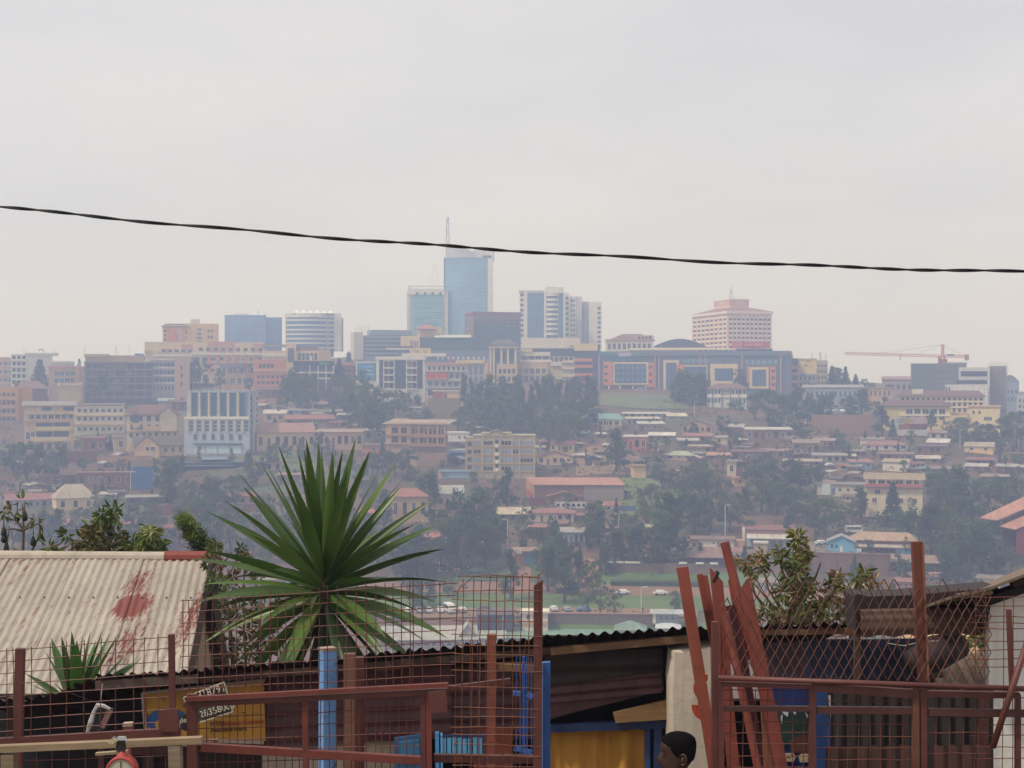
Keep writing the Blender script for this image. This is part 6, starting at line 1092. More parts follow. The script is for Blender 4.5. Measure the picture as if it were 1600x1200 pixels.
def car_mesh(col, kind='car'):
    L_, W_, H_ = (4.4, 1.75, 1.5) if kind == 'car' else (6.2, 2.1, 2.6)
    prof = [(-L_/2, .35), (-L_/2, .85), (-L_*.36, .95), (-L_*.2, H_), (L_*.22, H_), (L_*.42, .98), (L_/2, .85), (L_/2, .35)] if kind == 'car' else [(-L_/2, .4), (-L_/2, H_*.95), (-L_*.46, H_), (L_*.40, H_), (L_*.5, 1.3), (L_/2, .4)]
    body = MB(); n = len(prof); v = []
    for s_, ins in ((-1, 0), (1, 0)):
        for x, z in prof: v.append((x, s_ * (W_/2 - (.22 if z > 1.1 and kind == 'car' else .04)), z))
    body.v = v; body.f = [tuple(range(n - 1, -1, -1)), tuple(range(n, 2*n))] + [(i, (i+1) % n, n + (i+1) % n, n + i) for i in range(n)]; body.mi = [0]*len(body.f)
    g = MB()
    if kind == 'car':
        for s_ in (-1, 1): yy = s_*(W_/2 - .13); g.face([(-L_*.3, yy, 1.0), (L_*.34, yy, 1.0), (L_*.2, s_*(W_/2 - .2), H_ - .12), (-L_*.19, s_*(W_/2 - .2), H_ - .12)])
        g.face([(-L_*.345, -W_/2 + .2, 1.0), (-L_*.345, W_/2 - .2, 1.0), (-L_*.215, W_/2 - .3, H_ - .08), (-L_*.215, -W_/2 + .3, H_ - .08)]); g.face([(L_*.41, W_/2 - .2, 1.02), (L_*.41, -W_/2 + .2, 1.02), (L_*.235, -W_/2 + .3, H_ - .06), (L_*.235, W_/2 - .3, H_ - .06)])
    else:
        for s_ in (-1, 1):
            for i in range(5): x = -L_*.42 + i*L_*.17; g.box(x, x + L_*.14, s_*(W_/2) - .05, s_*(W_/2) + .03, 1.35, 2.2)
        g.box(L_*.43, L_*.47, -W_/2 + .2, W_/2 - .2, 1.4, 2.2)
    wh = []
    for x in (-L_*.3, L_*.3):
        for s_ in (-1, 1): wh.append((x, s_*(W_/2 - .1)))
    wm_ = MB().tube([(0, -.1, 0), (0, .1, 0)], .34, 10)
    return body.mesh('body', mat(col, 'plain')), g.mesh('windows', PANE), wm_.mesh('wheel', mat('1c1c1e', 'plain')), wh
_cars = {}
def car(px, py, col, label, ang=0, kind='car', group='cars in the valley', D=None):
    if (col, kind) not in _cars: _cars[(col, kind)] = car_mesh(col, kind)
    bm_, gm, wm_, wh = _cars[(col, kind)]; p = spot(px, py) if D is None else P(px, py, D); p.z += .35
    t = thing('parked_car' if kind == 'car' else 'minibus', label, 'car' if kind == 'car' else 'minibus', p, R(ang), group)
    link('body', bm_, t); stuff(link('glazing', gm, t))
    for x, y in wh: link('wheel', wm_, t, (x, y, .34))
for i, (x, d, c) in enumerate(((638, 'nearest the palm leaf tips', 'd0d0d0'), (655, 'second from the palm tips', 'd4d4d4'), (670, 'third from the palm tips', 'cccccc'), (687, 'fourth from the palm tips', 'd8d8d8'), (702, 'tallest, under the bent wire', 'dadada'), (722, 'last under the bent wire', 'c8c8c8'))): car(x, 958, c, 'white car in the valley row facing us, ' + d, -88 + 4*i, 'minibus' if i == 4 else 'car')
car(886, 957, '8c8c90', 'grey parked car behind the low stone wall', -70); car(912, 957, '5c7c98', 'blue parked car behind the low stone wall, under the sparse trees', 8); car(865, 956, 'c4c4c4', 'pale parked car near the small guard house', -80); car(756, 956, '4c5460', 'dark parked car behind the bent wire mesh', 10)
car(973, 930, 'd8d8d8', 'white car driving on the dirt road below the hedge bank', 5); car(1032, 931, 'd4d4d8', 'white estate car on the dirt road near the lone bush', 184); car(888, 926, '38405c', 'dark blue car on the dirt road behind the trees', 0)
car(742, 897, '5c7078', 'dark pickup parked at the busy market edge', 8); car(1283, 852, 'd0d4d8', 'white four wheel drive beside the blue gabled house', 200); car(962, 798, 'd8dce0', 'white car beside the small white house with a red roof', 10); car(960, 612, '9c4a48', 'red truck parked before the shop front of the mall', 0, 'minibus', D=868); car(1002, 613, 'b0b0bc', 'pale van parked before the shop front of the mall', 180, 'minibus', D=866); car(1296, 730, 'd0d4d8', 'white car on the slope above the big dark trees', 20)
car(1334, 834, 'd0d0c0', 'cream bus standing by the grey wall above the wide tan roofed house', 0, 'minibus')
for i, x in enumerate((1284, 1292, 1304, 1316)): car(x, 645, ('d4d4d4', 'c4c8d0', '9c9ca4', 'd8d8d8')[i], ('white car at the end of the row above the tall retaining wall', 'pale blue car second in the row above the tall retaining wall', 'grey car third in the row above the tall retaining wall', 'white car under the trees above the tall retaining wall')[i], -80, D=735)
# market people: a crowd that reads as one mass
mb = MB(); cols = ['b04a44', '4a5c8c', 'c8b48c', 'd0d0d0', '3c3c44', 'b07840', '6a8c5c']
for i in range(70):
    px = rnd.uniform(664, 736); py = rnd.uniform(885, 897); p = spot(px, py); c = rnd.randrange(len(cols)); x, y, z = p; h = rnd.uniform(1.5, 1.75)
    mb.tube([(x, y, z), (x, y, z + h*.5)], [.14, .17], 5, len(cols)); mb.tube([(x, y, z + h*.48), (x, y, z + h*.72), (x, y, z + h*.84)], [.19, .23, .1], 6, c); mb.tube([(x, y, z + h*.84), (x, y, z + h*.92), (x, y, z + h)], [.08, .11, .06], 6, len(cols) + 1); mb.tube([(x - .22, y, z + h*.8), (x - .28, y - .05, z + h*.45)], [.07, .05], 4, c); mb.tube([(x + .22, y, z + h*.8), (x + .28, y - .05, z + h*.45)], [.07, .05], 4, c)
tag(mb.build('crowd', [mat(c, 'cloth') for c in cols] + [mat('34343c', 'cloth'), mat('3c2820', 'skin')]), 'colourful crowd of market people between the trees by the dirt road', 'crowd', kind='stuff')
# ------------------------------------------------------------------ the near yard: stall, house, plants, welded grilles
GZ = -3.72                                   # level of the yard
OX = mat('5f322c', 'paint'); OXD = mat('4c2a27', 'paint'); OXB = mat('70352c', 'paint'); BRN = mat('684030', 'paint'); RUSTY = mat('6a4434', 'rust'); WIRE = mat('663428', 'paint'); RWIRE = mat('74452e', 'paint')
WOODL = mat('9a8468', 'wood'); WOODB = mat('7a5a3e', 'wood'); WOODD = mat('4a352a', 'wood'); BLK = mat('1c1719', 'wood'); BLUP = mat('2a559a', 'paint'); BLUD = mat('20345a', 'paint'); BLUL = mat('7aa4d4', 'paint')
class Near:
    """a thing near the camera, measured on the photograph at given depths; its parts are children"""
    def __init__(s, name, label, cat, px, py, D, group=None, ground=True):
        p = P(px, py, D)
        if ground: p.z = GZ
        s.o = p; s.D = D; s.root = thing(name, label, cat, p, 0, group)
    def p(s, px, py, D=None): return P(px, py, s.D if D is None else D) - s.o
    def g(s, px, D=None):
        q = s.p(px, 0, D); q.z = GZ - s.o.z; return q
    def bar(s, name, a, b, wpx, th=None, m=None, D=None, cut=0.0, da=0.0, db=0.0):
        d = s.D if D is None else D; wd = wpx * d / F
        d += rnd.uniform(-.005, .005)          # no two bars share a plane
        return MB().beam(s.p(*a, d + da), s.p(*b, d + db), wd, th or wd, cut=cut * wd).build(name, m, s.root)
    def slab(s, name, pts, th, m, D=None):                 # an outline on the photograph with a real thickness
        d = s.D if D is None else D; f = [s.p(x, y, d) for x, y in pts]; mb = MB(); n = len(f)
        mb.v = [tuple(q) for q in f] + [(q.x, q.y + th, q.z) for q in f]
        mb.f = [tuple(range(n - 1, -1, -1)), tuple(range(n, 2*n))] + [(i, (i+1) % n, n + (i+1) % n, n + i) for i in range(n)]; mb.mi = [0]*(n + 2)
        me = mb.mesh(name, m)
        import bmesh; bm = bmesh.new(); bm.from_mesh(me); bmesh.ops.recalc_face_normals(bm, faces=bm.faces); bm.to_mesh(me); bm.free()
        return link(name, me, s.root)
    def wire(s, a, b, r=.0026, m=WIRE, D=None, wob=.8, n=4, name='wire'):
        d = s.D if D is None else D; pts = []
        for i in range(n + 1):
            t = i / n; pts.append(s.p(a[0] + (b[0]-a[0])*t + rnd.uniform(-wob, wob), a[1] + (b[1]-a[1])*t + rnd.uniform(-wob, wob), d + rnd.uniform(-.006, .006)))
        return MB().tube(pts, r, 4, cap=False).build(name, m, s.root)
    def grid(s, xs, ys, top, bot, lft=None, rgt=None, **k):   # wires at xs (vertical) and ys (horizontal, as fractions between top and bottom lines)
        L0 = xs[0] - 4 if lft is None else lft; R0 = xs[-1] + 4 if rgt is None else rgt
        for x in xs:
            x2 = x + rnd.uniform(-1.5, 1.5); s.wire((x2, top(x2) - rnd.uniform(0, 5)), (x2 + rnd.uniform(-1.5, 1.5), bot(x2)), **k)
        for f in ys:
            s.wire((L0, top(L0) + (bot(L0) - top(L0))*f), (R0, top(R0) + (bot(R0) - top(R0))*f), n=6, **k)
def wavy_sheet(name, m, parent, o, a, b, depthv, pitch=.076, amp=.009, th=None, jag=0.0, sub=8, rows=2, mid=None):
    """corrugated sheet whose front edge runs from a to b (ribs run along depthv)"""
    a = Vector(a) - o; b = Vector(b) - o; dv = Vector(depthv); e = (b - a); L_ = e.length; e.normalize(); nrm = e.cross(dv).normalized()
    if nrm.z < 0: nrm = -nrm
    nc = max(8, int(L_ / pitch * sub)); v = []; f = []
    jj = [rnd.uniform(-jag, jag) for _ in range(nc + 2)]
    for i in range(nc + 1):
        s_ = L_ * i / nc; h = amp * math.sin(2*math.pi*s_/pitch)
        for r_ in range(rows + 1):
            t = r_ / rows; q = a + e*s_ + dv*(t + (jj[i // sub]*(1 - t))) + nrm*h; v.append(tuple(q))
    q = rows + 1
    for i in range(nc):
        for r_ in range(rows): f.append((i*q + r_, i*q + r_ + 1, (i+1)*q + r_ + 1, (i+1)*q + r_))
    me = bpy.data.meshes.new(name); me.from_pydata(v, [], f); me.materials.append(m); me.polygons.foreach_set('use_smooth', [True]*len(f))
    return link(name, me, parent)

# --- overhead cable: two black strands twisted together
rt = thing('power_cable', 'black twisted cable slung across the pale sky', 'cable', P(800, 391, 8.0)); o_ = P(800, 391, 8.0); CB = mat('121214', 'plain')
for ph in (0, math.pi):
    pts = []
    for i in range(-3000, 4601, 8):
        k_ = min(max(i, -300), 1900); y = 323 + .1075*k_ - .0000274*k_*k_ + (i - k_)*(.1075 - .0000548*k_); c = P(i, y, 8.0) - o_; t = i * .042 + ph + 1.5*math.sin(i*.009); pts.append((c.x, c.y + .0048*math.cos(t), c.z + .0048*math.sin(t) + .004*math.sin(i*.021)))
    MB().tube(pts, .0055, 6).build('strand', CB, rt, smooth=True)

# --- house with the patched corrugated roof
h = Near('tin_roof_house', 'house with a faded corrugated roof, its cream sheets blotched with red paint', 'house', 330, 868, 16.5)
def roof_mat():
    m = mat('c9b8a0', 'tinroof'); t = m.node_tree; n = t.nodes; l = t.links; b = n['Principled BSDF']; b.inputs['Roughness'].default_value = .6
    co = n.new('ShaderNodeTexCoord')
    def nz(scale, sx, sy, sz, det=6, rough=.65):
        mp = n.new('ShaderNodeMapping'); mp.inputs['Scale'].default_value = (sx, sy, sz); mp.inputs['Rotation'].default_value = (0, 0, R(8)); l.new(co.outputs['Object'], mp.inputs['Vector']); x = n.new('ShaderNodeTexNoise'); x.inputs['Scale'].default_value = scale; x.inputs['Detail'].default_value = det; x.inputs['Roughness'].default_value = rough; l.new(mp.outputs['Vector'], x.inputs['Vector']); return x.outputs['Fac']
    def rp(src, p0, p1, c0=(0,0,0,1), c1=(1,1,1,1)):
        x = n.new('ShaderNodeValToRGB'); x.color_ramp.elements[0].position = p0; x.color_ramp.elements[1].position = p1; x.color_ramp.elements[0].color = c0; x.color_ramp.elements[1].color = c1; l.new(src, x.inputs['Fac']); return x.outputs['Color']
    def mth(op, a, bb):
        x = n.new('ShaderNodeMath'); x.operation = op
        for i, q in enumerate((a, bb)):
            if isinstance(q, (int, float)): x.inputs[i].default_value = q
            else: l.new(q, x.inputs[i])
        return x.outputs[0]
    def mix(f, a, bb):
        x = n.new('ShaderNodeMixRGB'); l.new(f, x.inputs['Fac'])
        for i, q in ((1, a), (2, bb)):
            if isinstance(q, tuple): x.inputs[i].default_value = q
            else: l.new(q, x.inputs[i])
        return x.outputs['Color']
    base = rp(nz(1.2, 1, .4, .4), .3, .7, lin('948a7e'), lin('b4aa9c'))
    gr = rp(nz(5.0, 3.5, .3, .3, 8, .7), .42, .7); c0 = mix(mth('MULTIPLY', gr, .45), base, lin('7a6c5e'))
    st = rp(nz(9.0, 2.6, .3, .3, 9, .75), .565, .6); ar = rp(nz(.8, 1, .6, .6, 3), .42, .6); c1 = mix(mth('MULTIPLY', mth('MULTIPLY', st, ar), .8), c0, lin('78443a'))
    sp = rp(nz(26, 1.6, .45, .45, 6, .8), .585, .62); c2 = mix(mth('MULTIPLY', sp, .7), c1, lin('743c32'))
    def dist(px, py, D, sx_, sy_, rot=0.0):
        a = n.new('ShaderNodeMapping'); a.inputs['Location'].default_value = tuple(-x for x in (P(px, py, D) - h.o)); l.new(co.outputs['Object'], a.inputs['Vector'])
        b2 = n.new('ShaderNodeMapping'); b2.inputs['Rotation'].default_value = (0, 0, R(rot)); b2.inputs['Scale'].default_value = (sx_, sy_, 0); l.new(a.outputs['Vector'], b2.inputs['Vector'])
        v = n.new('ShaderNodeVectorMath'); v.operation = 'LENGTH'; l.new(b2.outputs['Vector'], v.inputs[0]); return v.outputs['Value']
    def worn(d, edge, amt, grain):
        x = mth('ADD', d, mth('MULTIPLY', mth('SUBTRACT', nz(7, 2.0, .6, .6, 8, .75), .5), amt)); x = mth('ADD', x, mth('MULTIPLY', mth('SUBTRACT', nz(22, 2.4, .25, .25, 8, .8), .5), grain)); return rp(x, edge, edge + .06, (1,1,1,1), (0,0,0,1))
    c3 = mix(worn(dist(200, 1000, 14.2, 2.4, .5, -8), .12, 1.0, 3.6), c2, lin('70352b')); c4 = mix(worn(dist(215, 915, 15.7, 2.6, .8, -8), .15, 1.0, 3.4), c3, lin('743a30')); c5 = mix(worn(dist(206, 944, 15.1, 4.6, 2.3), .78, 1.4, 2.2), c4, lin('783a2e')); c6 = mix(worn(dist(300, 940, 14.9, 4.0, .4, -8), .2, 1.0, 3.4), c5, lin('743e34')); l.new(c6, b.inputs['Base Color'])
    return m
RM = roof_mat()
rA = P(326, 872, 16.5); eA = P(279, 1100, 13.0); dvec = eA - rA; rd = Vector((-1, -.06, .012)).normalized()
for i in range(9):
    a0 = rA + rd*(.76*i - .02); a1 = rA + rd*(.76*(i + 1) + .03); lift = Vector((0, 0, .006*(i % 2)))
    wavy_sheet('roof_sheet', RM, h.root, h.o, a0 + lift, a1 + lift, dvec, .086, .0105, rows=4, sub=8)
nm_ = MB()
for i in range(26):
    q = rA + rd*(.258*i + .1) + dvec*.335 + Vector((0, 0, .022)) - h.o; nm_.box(q.x-.008, q.x+.008, q.y-.008, q.y+.008, q.z-.01, q.z+.006)
stuff(nm_.build('nail', mat('4a3a34', 'plain'), h.root))
CAPM = mat('c4b4a0', 'rust')
for i in range(5):
    a0 = rA + rd*(.5 + 1.35*i if i else .46) - h.o; a1 = rA + rd*(.5 + 1.35*(i+1) + .04) - h.o; MB().tube([tuple(a0), tuple(a1)], .072 + .004*(i % 2), 12).build('ridge_cap', mat('b4a898', 'wall'), h.root, smooth=False)
MB().tube([tuple(rA + rd*(-.03) - h.o), tuple(rA + rd*.5 - h.o)], .082, 12).build('ridge_cap', mat('803528', 'paint'), h.root)['label'] = 'red painted ridge cap'
fA = P(353, 1046, 20.4)                       # far eave of the gable end
MB().beam(rA + Vector((-.02, .06, -.11)) - h.o, fA + Vector((0, 0, -.1)) - h.o, .06, .2).build('barge_board', mat('2e2622', 'wood'), h.root); MB().beam(rA + Vector((.02, -.05, -.08)) - h.o, eA + Vector((.02, 0, -.06)) - h.o, .05, .12).build('barge_board', WOODD, h.root)
MB().face([tuple(rA - h.o), tuple(rA + rd*7 - h.o), tuple(fA + rd*7 - h.o), tuple(fA - h.o)]).build('back_roof', mat('8a7868', 'roof'), h.root)
z = rA.z - .2; ins = rd*.14
while z > fA.z - 1.2:
    t0 = min(1.0, max(0, (rA.z - z - .06) / -dvec.z)); t1 = min(1.0, max(0, (rA.z - z - .06) / (rA.z - fA.z)))
    q0 = rA + dvec*t0 + ins; q1 = rA + (fA - rA)*t1 + ins; q0.z = q1.z = z - .17
    MB().beam(q0 - h.o, q1 - h.o, .316, .03).build('plank', mat('8c7862', 'wood'), h.root)
    z -= .325
MB().beam(Vector((eA.x - .12, 13.2, GZ)) - h.o, Vector((eA.x - .12, 13.2, eA.z)) - h.o, .12).build('corner_post', WOODD, h.root); MB().box(-7 , eA.x - .2 - h.o.x, 13.35 - h.o.y, 13.45 - h.o.y, 0, eA.z - GZ - .05).build('front_wall', mat('7a6450', 'wall'), h.root)

# --- the big rosette
def blade(root, base, d, L_, W_, droop, m, fold=.35, n=9, twist=0.0, name='leaf'):
    d = Vector(d).normalized(); side = d.cross(Vector((0, 0, 1)))
    if side.length < .05: side = Vector((1, 0, 0))
    side.normalize(); up = side.cross(d).normalized()
    side, up = side*math.cos(twist) + up*math.sin(twist), up*math.cos(twist) - side*math.sin(twist)
    v = []; f = []; p = Vector(base); cur = Vector(d); ns = L_/n
    for i in range(n + 1):
        t = i / n; w = W_ * (0.35 + .65*math.sin(min(1, t/.42)*math.pi/2)) if t < .42 else W_ * max(.0, 1 - ((t - .42)/.58)**1.7)
        s2 = side; u2 = s2.cross(cur).normalized(); k = fold * (1 - .5*t); w = max(w, .0015)
        v += [tuple(p - s2*w*.5 + u2*w*k*.5), tuple(p - s2*w*.27 + u2*w*k*.14), tuple(p), tuple(p + s2*w*.27 + u2*w*k*.14), tuple(p + s2*w*.5 + u2*w*k*.5)]
        p = p + cur*ns; cur = (cur + Vector((0, 0, -droop*ns*(.3 + 1.4*t)))).normalized()
    for i in range(n):
        for j in range(4): f.append((i*5 + j, i*5 + j + 1, (i+1)*5 + j + 1, (i+1)*5 + j))
    me = bpy.data.meshes.new(name); me.from_pydata(v, [], f); me.materials.append(m); me.polygons.foreach_set('use_smooth', [True]*len(f)); return link(name, me, root)
LG = [mat('486430', 'blade'), mat('5a743c', 'blade'), mat('3c5628', 'blade'), mat('7c9064', 'blade')]
pm = Near('rosette_palm', 'big green palm like rosette of sword leaves rising behind the stall roof', 'palm', 506, 910, 12.5)
c = pm.p(506, 905); MB().tube([pm.g(509), pm.p(508, 1050), pm.p(507, 960), pm.p(506, 900)], [.11, .10, .085, .05], 9).build('trunk', mat('5a4a3a', 'wood'), pm.root, smooth=True)
NB = 108
for i in range(NB):
    t = i / (NB - 1); el = math.radians(86 - 150*t**1.05); az = i * 2.39996 + rnd.uniform(-.2, .2); stiff = max(0, math.sin(el))
    L_ = (1.22 - .12*rnd.random()) * (1.0 if el > .2 else .95) * (1 if t > .05 else .9); d = Vector((math.cos(el)*math.cos(az), math.cos(el)*math.sin(az), math.sin(el)))
    base = Vector(c) + Vector((0, 0, .05 - .32*t)) + d*.04
    if el < -.55: d = (d + Vector((0, 0, -.2))).normalized()
    blade(pm.root, base, d, L_, rnd.uniform(.09, .122), .08 if el > .75 else .22 if el > .2 else .45, rnd.choice(LG[:3]) if t < .8 else rnd.choice(LG[1:]), .4, twist=rnd.choice((-1, 1))*rnd.uniform(.1, .95))
for i in range(9):
    az = i*.7 + .2; d = Vector((.55*math.cos(az), .55*math.sin(az), -.6)); blade(pm.root, Vector(c) + Vector((0, 0, -.34)), d, rnd.uniform(.55, .8), rnd.uniform(.05, .08), 1.0, mat('8a7650', 'blade'), .5, twist=rnd.uniform(-1, 1))['label'] = 'withered brown leaf'
ag = Near('young_rosette_plant', 'young rosette of broad green sword leaves against the faded roof, behind the wire grille', 'plant', 118, 1098, 11.9)
MB().tube([ag.g(118), ag.p(118, 1100)], [.07, .06], 7).build('stem', mat('5a4a3a', 'wood'), ag.root)
AGT = [(80, 996, .6), (96, 994, .2), (112, 985, .1), (130, 990, 0), (142, 984, .1), (160, 985, -.1), (172, 988, .2), (187, 986, -.2), (70, 1016, -.2), (40, 1052, -.3), (38, 1064, .1), (205, 1015, .3), (222, 1026, .4), (60, 1086, .2), (228, 1048, .2), (84, 1066, -.4), (150, 1000, .4), (120, 1000, -.4)]
for tx, ty, dy in AGT:
    e = ag.p(tx, ty, 11.9 + dy*.6); bs = ag.p(118 + (tx - 118)*.12, 1100); d = e - bs; blade(ag.root, bs, d, d.length, rnd.uniform(.08, .11), .05, rnd.choice([mat('446a2c', 'blade'), mat('385a24', 'blade'), mat('507a36', 'blade')]), .3, twist=rnd.uniform(-.5, .5))

# --- bushes and fruit trees behind the house and the stall
def leafset(mb, p, n, rad, s, dro=.5, mi=0, flat=1.0):
    for i in range(n):
        d = Vector((rnd.gauss(0,1), rnd.gauss(0,1), rnd.gauss(0,1))).normalized(); q = p + Vector((d.x, d.y, d.z*flat))*rad*rnd.random()**.5; dd = (d + Vector((0, 0, -dro)) + Vector((rnd.gauss(0,.3), rnd.gauss(0,.3), rnd.gauss(0,.3)))).normalized()
        c_ = dd.cross(Vector((rnd.gauss(0,1), rnd.gauss(0,1), rnd.gauss(0,1)))).normalized(); L_ = s*rnd.uniform(.7, 1.3); W_ = L_*rnd.uniform(.28, .4); nn = dd.cross(c_)*L_*.1
        k = len(mb.v); mb.v += [tuple(q), tuple(q + dd*L_*.35 + c_*W_*.5 + nn), tuple(q + dd*L_*.7 + c_*W_*.38), tuple(q + dd*L_ - nn), tuple(q + dd*L_*.7 - c_*W_*.38), tuple(q + dd*L_*.35 - c_*W_*.5 + nn)]; mb.f += [(k, k+1, k+2, k+3), (k, k+3, k+4, k+5)]; mb.mi += [mi, mi]
def shrub(name, label, cat, base, D, stems, clumps, ls, mats, fruits=(), bark='6a5a48', r0=.05, dro=.5, n=36):
    s = Near(name, label, cat, base[0], base[1], D); s_z = ground(s.o.x, D); s.o.z = s_z; s.root.location.z = s_z
    tr = MB(); first = True
    for st in stems:
        pts = [s.p(x, y, D + (d if d else 0)) for x, y, d in st]
        if first: pts = [Vector((pts[0].x, pts[0].y, -.2))] + pts; first = False
        r1 = r0 if st is stems[0] else r0*.5
        tr.tube(pts, [r1*(1 - .8*i/(len(pts)-1)) + .003 for i in range(len(pts))], 6)
    stuff(tr.build('trunk', mat(bark, 'wood'), s.root, smooth=True)); mb = MB()
    for x, y, r, *k in clumps:
        mi = rnd.randrange(len(mats)) if not k else k[0]; leafset(mb, s.p(x, y, D + rnd.uniform(-.3, .3)), int(n * max(.35, r/10)), r*D/F, ls, dro, mi)
    mb.build('crown', [mat(m, 'leafn') for m in mats], s.root)
    for x, y in fruits:
        q = s.p(x, y); MB().tube([q + Vector((0,0,.085)), q + Vector((0,0,.06)), q + Vector((0,0,.02)), q + Vector((0,0,-.03)), q + Vector((0,0,-.055))], [.007, .024, .036, .04, .016], 8).tube([q + Vector((0,0,.08)), q + Vector((0,0,.22))], .006, 4).build('fruit', mat('1f2a1c', 'pane'), s.root, smooth=True)
    return s
AV = ['56662e', '465628', '60622f', '6a5c30']
shrub('avocado_tree', 'bare avocado tree with dark hanging fruit and a few yellowing leaf tufts', 'tree', (36, 900), 19, [[(34, 900, 0), (37, 828, 0), (35, 788, 0)], [(37, 828, 0), (25, 812, .2), (15, 798, .2), (13, 784, .2)], [(37, 828, 0), (50, 822, -.2), (66, 815, -.2)], [(48, 865, 0), (60, 840, 0), (62, 826, 0)], [(8, 868, 0), (12, 840, 0), (15, 822, 0)], [(37, 830, 0), (20, 826, .1), (8, 828, .1)], [(38, 828, 0), (48, 815, .2), (52, 808, .2)]],
      [(8, 797, 5, 2), (13, 786, 5, 3), (6, 806, 4, 2), (35, 783, 6, 0), (57, 812, 5, 2), (61, 820, 4, 3), (25, 803, 3, 2), (62, 832, 3, 0), (30, 862, 6, 0), (12, 866, 6, 3)], .12, AV, [(27, 809), (39, 808), (6, 832), (6, 842), (10, 856), (52, 847)], r0=.032, n=14)
shrub('avocado_tree', 'avocado tree with drooping leaf clusters rising over the faded roof ridge', 'tree', (168, 900), 18.5, [[(165, 900, 0), (170, 850, 0), (174, 825, 0), (178, 800, 0)], [(170, 848, 0), (158, 830, .3), (148, 820, .3)], [(168, 856, 0), (188, 845, -.2), (198, 838, -.2)], [(166, 862, 0), (145, 852, .2), (128, 846, .2)], [(118, 900, .3), (113, 852, .3), (105, 838, .3)], [(72, 858, .2), (82, 854, .2), (95, 849, .2)]],
      [(178, 796, 8), (176, 806, 6), (159, 806, 9), (157, 816, 10), (163, 822, 8), (139, 824, 9), (146, 834, 11), (152, 842, 9), (126, 846, 9), (132, 853, 9), (145, 854, 8), (184, 834, 7), (190, 845, 8), (180, 856, 10), (195, 855, 9), (205, 850, 9), (168, 858, 9), (211, 858, 9), (104, 836, 5, 0), (92, 858, 7, 2), (75, 856, 5, 0), (200, 862, 10), (150, 862, 10)], .125, AV, [(177, 814), (172, 832)], r0=.05, n=38)
shrub('avocado_tree', 'leafy avocado top with a drooping pointed crown near the red ridge cap', 'tree', (240, 900), 18.2, [[(242, 900, 0), (240, 860, 0), (233, 826, 0)]], [(231, 824, 5), (235, 832, 8), (229, 842, 9), (240, 842, 10), (246, 850, 10), (234, 854, 11), (225, 858, 9), (250, 859, 9), (243, 862, 10)], .115, ['6a7a34', '52642c', '7c8040'], n=70, dro=1.0)
fe = shrub('feathery_tree', 'leaning feathery plume of a young tree beside the red ridge cap', 'tree', (318, 900), 19, [[(328, 920, 0), (318, 850, 0), (302, 825, 0), (288, 812, 0)]], [], .1, ['6a7838'], r0=.04)
mb = MB()
for i in range(1500):
    t = rnd.random(); x = 288 + 34*t + rnd.gauss(0, 5.5 + 3*t); y = 812 + 52*t**1.1 + rnd.gauss(0, 5); q = fe.p(x, y, 19 + rnd.gauss(0, .08)); d = Vector((rnd.gauss(-.4, .6), rnd.gauss(0, .6), rnd.gauss(.5, .6))).normalized(); mb.tube([q, q + d*.11], [.006, .002], 3, 0 if rnd.random() > t*.9 else 1, cap=False)
mb.build('crown', [mat('7a8840', 'leafn'), mat('2c3820', 'leafn')], fe.root)
cl = [(x + rnd.uniform(-5, 5), y + rnd.uniform(-5, 5), rnd.uniform(6, 10)) for x, y in [(333, 850), (338, 862), (344, 880), (337, 898), (348, 905), (330, 878), (372, 862), (385, 876), (392, 890), (378, 884), (368, 898), (405, 905), (362, 925), (350, 940), (385, 930), (400, 945), (372, 955), (356, 970), (345, 1000), (365, 1010), (385, 985), (410, 975), (395, 1010), (415, 1000), (430, 980), (425, 1015), (350, 1025), (375, 1028), (402, 1030), (440, 1010), (360, 945), (390, 960), (420, 950), (340, 915), (408, 925), (432, 945)]]
shrub('shrub', 'tangled shrub with yellow green and pinkish tips between the plank gable and the big rosette', 'shrub', (380, 1060), 15.5, [[(365, 1060, 0), (362, 1000, 0), (352, 930, 0), (338, 855, 0)], [(385, 1060, 0), (380, 960, .2), (382, 880, .2)], [(340, 900, 0), (355, 905, .1), (372, 868, .1)], [(400, 1060, 0), (405, 980, -.2), (408, 910, -.2)], [(352, 965, 0), (335, 890, .3)], [(420, 1050, 0), (430, 960, .2)], [(330, 930, .2), (350, 880, .2), (362, 862, .2)]], cl, .068, ['5c6a32', '48562c', '745846', '3c4a26', '6a6438'], r0=.028, n=64, dro=.1)
cl = []
for x, y, r in ((1246, 838, 8), (1250, 848, 8), (1240, 856, 7), (1254, 862, 8), (1247, 872, 9), (1256, 882, 8), (1245, 892, 9), (1254, 902, 9), (1262, 912, 8), (1248, 918, 10), (1240, 934, 10), (1256, 940, 10), (1246, 955, 10), (1262, 965, 10), (1238, 970, 10), (1216, 866, 6), (1222, 878, 6), (1192, 868, 5), (1186, 876, 5), (1196, 882, 4), (1165, 878, 5), (1172, 888, 4), (1150, 880, 4), (1308, 900, 6), (1300, 912, 6), (1316, 918, 5), (1306, 935, 8), (1318, 950, 8), (1300, 962, 9), (1340, 902, 6), (1352, 895, 6), (1346, 912, 5), (1365, 908, 5), (1330, 968, 9), (1280, 950, 9), (1275, 970, 10), (1225, 950, 9), (1210, 968, 9), (1198, 955, 6), (1180, 965, 7), (1160, 950, 5), (1150, 968, 6), (1352, 940, 5), (1372, 955, 5), (1385, 925, 4), (1232, 905, 7), (1222, 925, 7), (1290, 930, 7), (1348, 975, 8)): cl.append((x, y, r)); cl.append((x + rnd.uniform(-9, 9), y + rnd.uniform(-9, 9), r*.5))
